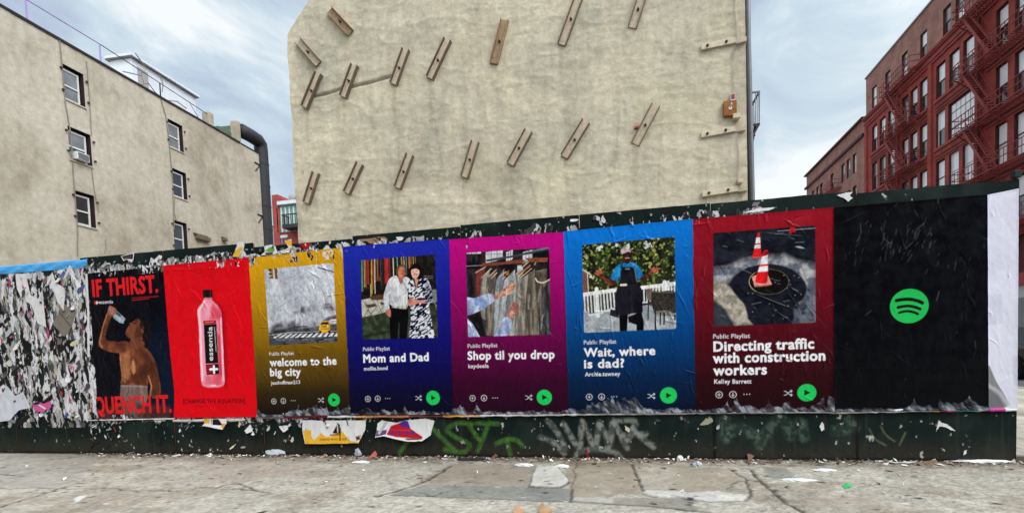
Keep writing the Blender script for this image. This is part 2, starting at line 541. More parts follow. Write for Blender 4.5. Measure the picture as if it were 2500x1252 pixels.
# ------------------------------------------------------------------ painting on a grid of vertices
class Canvas:
    def __init__(s, X, Z, rgb):
        s.X, s.Z = X, Z
        s.C = np.empty(X.shape + (3,))
        s.C[:] = lin(rgb)
        s.h = abs(Z[0, 1] - Z[0, 0])
        s.ID = np.zeros(X.shape, int)

    def _box(s, pts, pad):
        lo, hi = pts.min(0) - pad, pts.max(0) + pad
        m = (s.X >= lo[0]) & (s.X <= hi[0]) & (s.Z >= lo[1]) & (s.Z <= hi[1])
        i = np.where(m.any(1))[0]
        j = np.where(m.any(0))[0]
        if len(i) == 0 or len(j) == 0: return None
        return slice(i[0], i[-1] + 1), slice(j[0], j[-1] + 1)

    def _apply(s, sl, a, col, pid):
        c = s.C[sl]
        if callable(col):
            col = col(s.X[sl], s.Z[sl])
        else:
            col = lin(col)
        c[:] = c * (1 - a[..., None]) + col * a[..., None]
        if pid is not None:
            s.ID[sl][a > 0.5] = pid

    @staticmethod
    def segd(x, z, p, q):
        dx, dz = q[0] - p[0], q[1] - p[1]
        L = dx * dx + dz * dz + 1e-12
        t = np.clip(((x - p[0]) * dx + (z - p[1]) * dz) / L, 0, 1)
        return np.hypot(x - p[0] - t * dx, z - p[1] - t * dz)

    def poly(s, pts, col, a=1.0, soft=None, pid=None):
        pts = np.asarray(pts, float)
        soft = soft or s.h * 1.1
        sl = s._box(pts, soft)
        if sl is None: return
        x, z = s.X[sl], s.Z[sl]
        ins = np.zeros(x.shape, bool)
        d = np.full(x.shape, 1e9)
        for p, q in zip(pts, np.roll(pts, -1, 0)):
            d = np.minimum(d, s.segd(x, z, p, q))
            cond = (p[1] > z) != (q[1] > z)
            with np.errstate(divide='ignore', invalid='ignore'):
                ins ^= cond & (x < (q[0] - p[0]) * (z - p[1]) / (q[1] - p[1] + 1e-15) + p[0])
        sd_ = np.where(ins, d, -d)
        s._apply(sl, np.clip(0.5 + sd_ / soft, 0, 1) * a, col, pid)

    def line(s, pts, w, col, a=1.0, soft=None, pid=None):
        pts = np.asarray(pts, float)
        soft = soft or s.h * 1.1
        sl = s._box(pts, w / 2 + soft)
        if sl is None: return
        x, z = s.X[sl], s.Z[sl]
        d = np.full(x.shape, 1e9)
        for p, q in zip(pts[:-1], pts[1:]):
            d = np.minimum(d, s.segd(x, z, p, q))
        s._apply(sl, np.clip(0.5 + (w / 2 - d) / soft, 0, 1) * a, col, pid)

    def text(s, string, p0, p1, cap, col, bold=0.0, pid=None, a=1.0, shear=0.0):
        """fit a line of lettering between two points of its baseline; cap = height of capitals in metres"""
        cu = bpy.data.curves.new('t', 'FONT')
        cu.body = string
        cu.resolution_u = 3
        cu.space_character = 1.0 + bold * 1.4
        o = bpy.data.objects.new('t', cu)
        COL.objects.link(o)
        bpy.context.view_layer.update()
        me = o.evaluated_get(bpy.context.evaluated_depsgraph_get()).to_mesh()
        me.calc_loop_triangles()
        v = np.array([w.co[:2] for w in me.vertices])
        t = np.array([tr.vertices[:] for tr in me.loop_triangles])
        bpy.data.objects.remove(o)
        bpy.data.curves.remove(cu)
        p0, p1 = np.asarray(p0), np.asarray(p1)
        d = p1 - p0
        L = np.hypot(*d)
        d = d / L
        up = np.array([-d[1], d[0]])
        gx0, gx1 = v[:, 0].min(), v[:, 0].max()
        sx = L / (gx1 - gx0)
        sy = cap / 0.71
        P = p0 + np.outer((v[:, 0] - gx0) * sx + v[:, 1] * shear * sy, d) + np.outer(v[:, 1] * sy, up)
        s.glyphs(P[t], bold * cap, col, a, pid)

    def glyphs(s, T, r, col, a, pid):
        """coverage of a set of triangles grown by r"""
        soft = s.h * 0.9
        pad = r + soft
        lo, hi = T.reshape(-1, 2).min(0), T.reshape(-1, 2).max(0)
        sl = s._box(np.array([lo, hi]), pad + s.h)
        if sl is None: return
        x, z = s.X[sl], s.Z[sl]
        x0, z0 = x[0, 0], z[0, 0]
        hx, hz = (x[-1, 0] - x[0, 0]) / max(x.shape[0] - 1, 1), (z[0, -1] - z[0, 0]) / max(x.shape[1] - 1, 1)
        D = np.full(x.shape, 1e3)
        for t in T:
            l2, h2 = t.min(0) - pad, t.max(0) + pad
            i0, i1 = sorted((int((l2[0] - x0) / hx), int((h2[0] - x0) / hx)))
            j0, j1 = sorted((int((l2[1] - z0) / hz), int((h2[1] - z0) / hz)))
            i0, i1, j0, j1 = max(i0 - 12, 0), i1 + 13, max(j0 - 5, 0), j1 + 6
            if i1 <= i0 or j1 <= j0: continue
            q = np.s_[i0:i1, j0:j1]
            xx, zz = x[q], z[q]
            A, B, C_ = t
            e1 = (B[0] - A[0]) * (zz - A[1]) - (B[1] - A[1]) * (xx - A[0])
            e2 = (C_[0] - B[0]) * (zz - B[1]) - (C_[1] - B[1]) * (xx - B[0])
            e3 = (A[0] - C_[0]) * (zz - C_[1]) - (A[1] - C_[1]) * (xx - C_[0])
            ins = ((e1 >= 0) & (e2 >= 0) & (e3 >= 0)) | ((e1 <= 0) & (e2 <= 0) & (e3 <= 0))
            dd = np.minimum(np.minimum(s.segd(xx, zz, A, B), s.segd(xx, zz, B, C_)), s.segd(xx, zz, C_, A))
            D[q] = np.minimum(D[q], np.where(ins, 0, dd))
        s._apply(sl, np.clip((r + soft * 0.30 - D) / soft, 0, 1) * a, col, pid)


def smooth_pts(p, n=4, closed=False):
    p = np.asarray(p, float)
    o = []
    m = len(p)
    rngk = range(m) if closed else range(m - 1)
    for i in rngk:
        g = (lambda k: p[k % m]) if closed else (lambda k: p[min(max(k, 0), m - 1)])
        a, b, c, d = g(i - 1), g(i), g(i + 1), g(i + 2)
        for t in np.arange(n) / n:
            o.append(0.5 * ((2 * b) + (-a + c) * t + (2 * a - 5 * b + 4 * c - d) * t ** 2 + (-a + 3 * b - 3 * c + d) * t ** 3))
    if not closed: o.append(p[-1])
    return np.array(o)


class Ref:
    """reads a measured drawing (crop origin ox, oy, scale s) and gives metres on the hoarding"""
    def __init__(s, ox=0, oy=0, sc=1.0):
        s.ox, s.oy, s.s = ox, oy, sc

    def __call__(s, *pts):
        if len(pts) == 1 and np.ndim(pts[0]) == 2: pts = pts[0]
        return np.array([on_fence(s.ox + x * s.s, s.oy + y * s.s) for x, y in pts])

    def w(s, x, y, n):
        a, b = s((x, y), (x, y + n))
        return float(np.hypot(*(b - a)))


FULL = Ref()


# ------------------------------------------------------------------ ground
def build_ground():
    m = MB()
    m.quad((-400, -300, -0.14), (500, -300, -0.14), (500, 900, -0.14), (-400, 900, -0.14))
    tag(m.build('ground', MAT['asphalt']), kind='structure')
    m = MB()
    m.quad((-120, 0.4, -0.02), (3.3, 0.4, -0.02), (3.3, 120, -0.02), (-120, 120, -0.02))
    tag(m.build('lot_ground', MAT['lot']), kind='structure')
    # kerb along the side street
    m = MB()
    m.box(7.8, 7.98, -9, 140, -0.139, 0.012)
    tag(m.build('kerb', MAT['kerb'], bevel=0.02), kind='structure')
    m = MB()
    m.box(8.0, 8.12, 4.5, 60, -0.136, -0.13)
    tag(m.build('kerb_marking', MAT['yellow']), kind='structure')
    # pavement: one sheet, finely divided where it is seen
    fx = np.arange(-8.6, 4.6, 0.011)
    fy = np.arange(-2.35, 0.02, 0.014)
    xs = np.concatenate([np.linspace(-60, -9, 12), fx, np.linspace(4.7, 7.8, 16)])
    ys = np.concatenate([np.linspace(-9.0, -2.5, 10), fy, np.linspace(0.1, 3, 20), np.linspace(4, 140, 30)])
    X, Y = np.meshgrid(xs, ys, indexing='ij')
    cv = Canvas(X, Y, (160, 154, 141))
    cv.h = 0.010
    n1, n2, n3 = fbm(X * 0.9, Y * 1.6, 3, 4), fbm(X * 7, Y * 7, 4, 4), fbm(X * 38, Y * 38, 6, 3)
    cv.C *= (0.66 + 0.30 * n1 + 0.40 * n2)[..., None]
    cv.C *= (0.60 + 0.80 * n3)[..., None]
    st = sstep(.52, .72, fbm(X * 1.7 + 4, Y * 2.6, 41, 5))
    cv.C *= 1 - 0.24 * st[..., None] * np.array([.8, .95, 1.1])
    agg = hash2(np.floor(X * 90), np.floor(Y * 70), 3)
    cv.C *= (0.80 + 0.40 * agg)[..., None] * (0.88 + 0.24 * vnoise(X * 24, Y * 60, 8))[..., None]
    hgt = 0.004 * n2 + 0.0022 * n3 + 0.006 * n1
    G = lambda *p: np.array([on_ground(*q) for q in p])
    c3 = lambda *p: G(*[(x * .34, 1080 + y * .34) for x, y in p])
    c4 = lambda *p: G(*[(850 + x * .34, 1080 + y * .34) for x, y in p])
    c5 = lambda *p: G(*[(1650 + x * .34, 1080 + y * .34) for x, y in p])

    def field(pts, soft=0.03):
        k = Canvas(X, Y, (0, 0, 0))
        k.h = 0.010
        k.C[:] = 0
        k.poly(pts, (255, 255, 255), 1, soft)
        return k.C[..., 0]

    def patch(pts, rgb, a, soft=0.04, dz=0.0, rough=0.0, sd=5):
        f = field(pts, soft)
        f2 = np.clip(f * (0.65 + 0.7 * fbm(X * 5, Y * 6, sd, 4)), 0, 1) * a
        base = lin(np.array(rgb) * 0.96) * (0.62 + 0.46 * n2 + 0.34 * n3)[..., None]
        cv.C[:] = cv.C * (1 - f2[..., None]) + base * f2[..., None]
        return f * dz + f * rough * (n3 - 0.5)

    hgt = hgt + patch(c4((740, 150), (1345, 170), (1310, 320), (540, 305), (430, 325)), (140, 129, 113), 0.85, 0.05)
    hgt = hgt + patch(c4((1530, 150), (2040, 150), (2120, 370), (1610, 400)), (146, 134, 117), 0.85, 0.05)
    hgt = hgt + patch(c4((2045, 130), (2500, 120), (2500, 380), (2120, 345)), (160, 150, 134), 0.6, 0.06)
    hgt = hgt + patch(c5((0, 170), (380, 190), (500, 260), (300, 350), (0, 370)), (150, 138, 120), 0.7, 0.06)
    hgt = hgt + patch(c4((540, 305), (1310, 320), (1605, 335), (1600, 428), (1280, 420), (860, 400), (560, 388), (300, 380)), (120, 120, 114), 0.85, 0.02, -0.004)
    hgt = hgt + patch(c4((1345, 180), (1520, 175), (1560, 240), (1590, 285), (1525, 325), (1300, 322), (1320, 240)), (186, 183, 172), 0.95, 0.02, 0.010, 0.012, 9)
    hgt = hgt + patch(c4((2120, 345), (2400, 352), (2500, 380), (2500, 410), (2130, 378)), (190, 187, 178), 0.9, 0.02, 0.004, 0.01)
    hgt = hgt + patch(c5((0, 370), (300, 350), (520, 385), (490, 425), (250, 428), (0, 395)), (190, 187, 178), 0.9, 0.02, 0.004, 0.01)
    hgt = hgt + patch(c4((1610, 420), (1930, 400), (2130, 400), (2500, 420), (2500, 490), (1720, 440)), (128, 124, 114), 0.7, 0.03)
    hgt = hgt + patch(c4((1620, 395), (1900, 405), (1900, 440), (1610, 430)), (176, 172, 160), 0.8, 0.02, 0.004)
    hgt = hgt + patch(c3((0, 85), (700, 85), (560, 290), (330, 330), (0, 330)), (150, 146, 138), 0.6, 0.06)
    hgt = hgt + patch(c3((1400, 130), (2300, 120), (2200, 220), (1500, 300)), (156, 142, 130), 0.55, 0.1)
    hgt = hgt + patch(c5((850, 395), (1450, 380), (1500, 450), (1000, 470)), (164, 148, 134), 0.5, 0.06)
    hgt = hgt + patch(c5((600, 170), (800, 200), (900, 270), (700, 260)), (112, 112, 110), 0.6, 0.05)
    # dirt swept against the hoarding
    dirt = sstep(-0.46, -0.05, Y + 0.16 * (fbm(X * 3, Y * 3, 31, 3) - 0.5)) * np.clip(2.4 * fbm(X * 9, Y * 12, 12, 4) - 0.35, 0, 1) * (Y < 0.3) * sstep(-8.5, -5.0, X)
    cv.C[:] = cv.C * (1 - 0.85 * dirt[..., None]) + lin((92, 76, 62)) * (0.5 + 0.9 * n3)[..., None] * 0.85 * dirt[..., None]
    hgt = hgt + dirt * 0.012 * n3

    f = sstep(-0.075, -0.012, Y + 0.03 * (vnoise(X * 9, Y * 9, 5) - .5)) * (Y < .3) * .8  # contact shadow of the hoarding, painted into the pavement colour
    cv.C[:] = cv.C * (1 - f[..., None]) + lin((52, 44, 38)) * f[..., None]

    # cracks and joints: dark, sunk, ragged
    def crack(pts, w, depth=0.012, a=0.85, jit=0.012, rgb=(54, 49, 43)):
        w, a = w * 1.25, min(a * 1.2, .97)
        nonlocal hgt
        p = np.asarray(pts)
        q = []
        r = np.random.default_rng(int(abs(p.sum() * 100)) % 9999)
        for i in range(len(p) - 1):
            for t in np.arange(6) / 6:
                q.append(p[i] + (p[i + 1] - p[i]) * t + r.normal(0, jit, 2) * (0 if t == 0 else 1))
        q.append(p[-1])
        q = np.array(q)
        k = Canvas(X, Y, (0, 0, 0))
        k.h = 0.010
        k.C[:] = 0
        k.line(q, w, (255, 255, 255), 1, 0.014)
        f = k.C[..., 0]
        f *= 0.55 + 0.6 * vnoise(X * 16, Y * 16, 3)
        f = np.clip(f, 0, 1)
        cv.C[:] = cv.C * (1 - a * f[..., None]) + lin(rgb) * a * f[..., None]
        hgt = hgt - depth * f
    crack(c3((0, 328), (360, 332), (560, 335), (790, 330), (980, 348), (1150, 345), (1320, 348), (1430, 320), (1500, 322), (1570, 325)), 0.018, 0.014)
    crack(c3((1570, 325), (1640, 300), (1720, 299), (1780, 320), (1850, 348), (1930, 362)), 0.018, 0.014)
    crack(c3((1590, 338), (1700, 334), (1850, 348)), 0.018, 0.01)
    crack(c3((0, 470), (180, 410), (330, 365), (450, 330), (560, 292)), 0.022, 0.01, 0.8)
    crack(c3((620, 290), (900, 205), (1130, 140), (1270, 80)), 0.015, 0.006, 0.5, 0.006, (112, 104, 96))
    crack(c3((0, 185), (50, 172)), 0.02, 0.008)
    crack(c3((0, 228), (115, 240)), 0.02, 0.008)
    crack(c4((740, 168), (620, 240), (560, 275), (450, 320), (300, 365), (200, 385)), 0.03, 0.016, 0.85, 0.014)
    crack(c4((510, 360), (610, 388), (670, 358)), 0.014, 0.008)
    crack(c4((300, 380), (560, 389), (860, 401), (1280, 421), (1600, 429), (1607, 335)), 0.016, 0.010, 0.8, 0.004)
    crack(c4((1300, 322), (1525, 326), (1592, 286)), 0.016, 0.008, 0.8, 0.004)
    crack(c4((1345, 180), (1320, 240), (1300, 322)), 0.014, 0.006, 0.6, 0.004)
    crack(c4((1500, 180), (1560, 240), (1592, 286)), 0.014, 0.006, 0.6, 0.004)
    crack(c4((2040, 160), (2075, 250), (2120, 350)), 0.02, 0.010, 0.7, 0.005)
    crack(c4((2120, 372), (2200, 395), (2400, 411), (2520, 420)), 0.018, 0.010, 0.7, 0.005)
    crack(c4((1600, 425), (1900, 446), (2130, 456), (2500, 492)), 0.02, 0.010, 0.75, 0.006)
    crack(c4((1600, 330), (1640, 150)), 0.014, 0.006, 0.5, 0.008)
    crack(c5((380, 190), (500, 260), (520, 330), (540, 380), (490, 425), (250, 430), (0, 395)), 0.017, 0.010, 0.7, 0.006)
    crack(c5((520, 190), (620, 290), (700, 350), (780, 430), (930, 510)), 0.024, 0.010, 0.7, 0.008)
    crack(c5((0, 480), (120, 490), (230, 506)), 0.02, 0.01, 0.7)
    crack(c5((370, 340), (400, 300), (480, 280)), 0.014, 0.006, 0.6)
    # old gum and drips
    r = np.random.default_rng(5)
    for k in range(330):
        x, y = r.uniform(-8.2, 4.2), r.uniform(-2.3, -0.15)
        a_ = r.uniform(0.008, 0.026)
        th = np.linspace(0, 2 * pi, 9)[:-1]
        rad = a_ * r.uniform(.7, 1.2, 8)
        g = r.uniform(36, 76)
        cv.poly(np.c_[x + rad * np.cos(th) * 1.25, y + rad * np.sin(th)], (g, g - 3, g - 6), r.uniform(.55, .95), 0.01)
    for k in range(60):
        x, y = r.uniform(-8.2, 4.2), r.uniform(-2.2, -0.2)
        a_ = r.uniform(0.006, 0.015)
        th = np.linspace(0, 2 * pi, 7)[:-1]
        cv.poly(np.c_[x + a_ * np.cos(th) * 2, y + a_ * np.sin(th)], (206, 204, 196), r.uniform(.4, .9), 0.01)
    for pts in (c3((530, 405), (560, 390), (600, 384), (636, 380), (600, 400), (570, 425), (545, 432)), c3((742, 440), (785, 438), (780, 446), (745, 448))):
        cv.poly(pts, (208, 206, 198), 0.85, 0.02)
    inside = (Y > 0.05)
    hgt = np.where(inside, 0, hgt)
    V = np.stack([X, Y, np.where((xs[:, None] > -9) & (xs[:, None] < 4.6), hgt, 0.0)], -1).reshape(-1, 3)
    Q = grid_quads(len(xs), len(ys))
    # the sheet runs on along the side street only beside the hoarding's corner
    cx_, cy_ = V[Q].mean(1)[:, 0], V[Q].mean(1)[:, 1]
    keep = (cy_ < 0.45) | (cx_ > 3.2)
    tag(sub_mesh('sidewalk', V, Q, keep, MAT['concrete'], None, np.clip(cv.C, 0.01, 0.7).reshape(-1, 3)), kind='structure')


build_ground()

# ------------------------------------------------------------------ the hoarding
PANEL = 1.2245
EDGES = [3.297 - PANEL * k for k in range(11)]                    # right to left
fence = thing('plywood_hoarding', 'long dark green plywood hoarding along the pavement, covered in posters', 'fence', (0, 0, 0))
FS = {}


def paint_fence(cv, X, Z, k):
    n1, n2, n3 = fbm(X * 2.2, Z * 1.6, 5, 4), fbm(X * 16, Z * 5, 7, 4), fbm(X * 60, Z * 60, 9, 2)
    cv.C[:] = lin((18, 31, 29)) * (0.42 + 0.55 * n1 + 0.4 * n2 + 0.25 * n3)[..., None]
    # faded, chalky areas and run-downs
    f = sstep(0.5, 0.74, fbm(X * 3.1, Z * 2.4, 15, 4)) * 0.35
    cv.C[:] = cv.C * (1 - f[..., None]) + lin((46, 58, 54)) * f[..., None]
    f = sstep(0.62, 0.8, fbm(X * 22, Z * 1.5, 25, 3)) * 0.3 * (Z < 0.7)
    cv.C[:] = cv.C * (1 - f[..., None]) + lin((62, 62, 56)) * f[..., None]
    # splashed dirt at the foot
    f = sstep(0.30, 0.0, Z + 0.10 * (fbm(X * 6, Z * 6, 19, 3) - 0.5)) * 0.75
    cv.C[:] = cv.C * (1 - f[..., None]) + lin((54, 50, 44)) * (0.7 + 0.6 * n3)[..., None] * f[..., None]
    f = sstep(0.05, 0.012, Z + 0.02 * (vnoise(X * 14, Z * 3, 3) - .5)) * 0.8  # shadow of the gap underneath, painted along the panel foot
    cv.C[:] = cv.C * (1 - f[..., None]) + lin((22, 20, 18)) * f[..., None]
    # chips through to the white undercoat
    d = np.clip(0.16 - 0.05 * np.abs(Z - 0.36) / 0.2, 0.02, 0.2)
    f = sstep(0.815, 0.85, fbm(X * 26, Z * 17, 33, 3) + 0.3 * (d - 0.12))
    cv.C[:] = cv.C * (1 - f[..., None]) + lin((176, 176, 166)) * f[..., None]


GREEN_TAG = [[(975, 1105), (1004, 1066), (1036, 1030), (1052, 1022)], [(1040, 1026), (1072, 1062), (1112, 1100)], [(985, 1070), (1048, 1056)],
             [(1152, 1034), (1118, 1032), (1092, 1048), (1112, 1066), (1146, 1084), (1132, 1103), (1086, 1096)],
             [(1164, 1032), (1216, 1034)], [(1194, 1030), (1180, 1068), (1166, 1100)], [(1146, 1040), (1170, 1072)],
             [(1212, 1082), (1238, 1072), (1262, 1074), (1276, 1088)], [(1238, 1074), (1246, 1108)]]
_w = lambda *p: [(1080 + x * .4954, 500 + y * .4954) for x, y in p]
WHITE_TAG = [_w((482, 1142), (540, 1165), (600, 1222)), _w((520, 1062), (560, 1110), (590, 1160), (606, 1200)), _w((596, 1075), (640, 1150), (678, 1196), (684, 1090)),
             _w((690, 1065), (720, 1130), (752, 1190), (772, 1080)), _w((775, 1070), (808, 1140), (824, 1190), (840, 1070)), _w((846, 1060), (870, 1120), (912, 1196)),
             _w((894, 1132), (1002, 1128)), _w((870, 1060), (950, 1065), (936, 1110), (912, 1158)), _w((940, 1100), (985, 1150), (1040, 1190)), _w((648, 1252), (672, 1222), (720, 1206), (800, 1206), (862, 1226), (884, 1252))]
FAINT = [[(1855, 1085), (1880, 1045), (1905, 1020)], [(1770, 1025), (1772, 1070)], [(1772, 1065), (1806, 1040)], [(1820, 1050), (1850, 1068)], [(1920, 1030), (1930, 1062)], [(1955, 1030), (1962, 1066)], [(2040, 1050), (2066, 1048)], [(2075, 1020), (2086, 1040)]]
ARCS = [[(2122, 1046), (2136, 1070), (2162, 1086)], [(2150, 1040), (2164, 1062), (2184, 1076)], [(2196, 1085), (2210, 1056)]]


def build_fence():
    for k in range(10):
        x1, x0 = EDGES[k] - 0.003, EDGES[k + 1] + 0.003
        top = [2.405, 2.425, 2.43, 2.432, 2.415, 2.385, 2.44, 2.44, 2.40, 2.40][k]
        xs = np.linspace(x0, x1, int(PANEL / 0.007))
        full = k >= 8
        zs = np.concatenate([np.arange(0.012, 0.62, 0.007), np.linspace(0.65, 1.9, 8), np.arange(1.95, top, 0.007), [top]])
        X, Z = np.meshgrid(xs, zs, indexing='ij')
        cv = Canvas(X, Z, (20, 30, 30))
        cv.h = 0.007
        paint_fence(cv, X, Z, k)
        ex = np.minimum(X - x0, x1 - X)
        f = sstep(0.022, 0.0, ex + 0.012 * (fbm(X * 40, Z * 9, 44, 3) - 0.5)) * 0.8
        cv.C[:] = cv.C * (1 - f[..., None]) + lin((20, 18, 17)) * f[..., None]
        r = np.random.default_rng(60 + k)
        patchy = lambda c, lo, hi, sd: (lambda x, z: np.broadcast_to(lin(c), x.shape + (3,)))

        def spray(strokes, w, rgb, a, worn, sd, soft=0.03):
            for s_ in strokes:
                q = smooth_pts(FULL(s_), 5)
                kk = Canvas(X, Z, (0, 0, 0))
                kk.h = 0.007
                kk.C[:] = 0
                kk.line(q, w, (255, 255, 255), 1, soft)
                f = kk.C[..., 0]
                if not f.any(): continue
                f = f * a * np.clip(1.0 - worn * sstep(0.42, 0.58, fbm(X * 34, Z * 26, sd, 4)), 0, 1) * (0.75 + 0.4 * fbm(X * 12, Z * 12, sd + 1, 3))
                f = np.clip(f, 0, 1)
                cv.C[:] = cv.C * (1 - f[..., None]) + lin(rgb) * f[..., None]
        spray(GREEN_TAG, 0.046, (74, 120, 48), 0.72, 0.4, 70, 0.022)
        spray(WHITE_TAG, 0.052, (142, 146, 140), 0.72, 0.7, 80, 0.026)
        spray(FAINT, 0.085, (84, 104, 92), 0.6, 0.8, 90, 0.05)
        spray(ARCS, 0.012, (120, 122, 92), 0.6, 0.3, 95, 0.014)
        spray([[(1432, 1098), (1436, 1120)]], 0.018, (170, 34, 34), 0.9, 0.2, 97, 0.012)
        h = 0.0016 * fbm(X * 3, Z * 3, 8, 3) + 0.0009 * fbm(X * 30, Z * 12, 9, 3)
        zt = Z.copy()
        zt[:, -1] -= 0.010 * fbm(X[:, -1] * 6, X[:, -1] * 0, 3 + k, 3)
        if k == 3:                                                # splintered corner
            zt[-8:, -1] -= np.linspace(0, 0.05, 8)
        V = np.stack([X, -h, zt], -1).reshape(-1, 3)
        np_mesh('panel', V, grid_quads(len(xs), len(zs))[:, ::-1], MAT['paint'], fence, np.clip(cv.C, 0.003, .7).reshape(-1, 3))
        # edge and back of the sheet, and the framing behind it
        m = MB()
        m.box(x0, x1, 0.001, 0.019, 0.010, top - 0.012)
        m.build('plywood_backing', MAT['wood'], fence)
        m = MB()
        m.box(x0 - 0.045, x0 + 0.045, 0.021, 0.11, 0.0, 2.30)
        m.build('post', MAT['wood'], fence)
    m = MB()
    m.box(3.20, 3.292, 0.021, 0.12, 0.0, 2.40)
    m.build('post', MAT['wood'], fence)
    for z in (0.35, 1.2, 2.05):
        m = MB()
        m.box(EDGES[10], 3.24, 0.112, 0.15, z, z + 0.09)
        m.build('rail', MAT['wood'], fence)
    m = MB()
    m.box(3.245, 3.300, -0.026, 0.03, 2.41, 2.47)
    m.build('corner_block', MAT['dark_green'], fence, bevel=0.006)


build_fence()


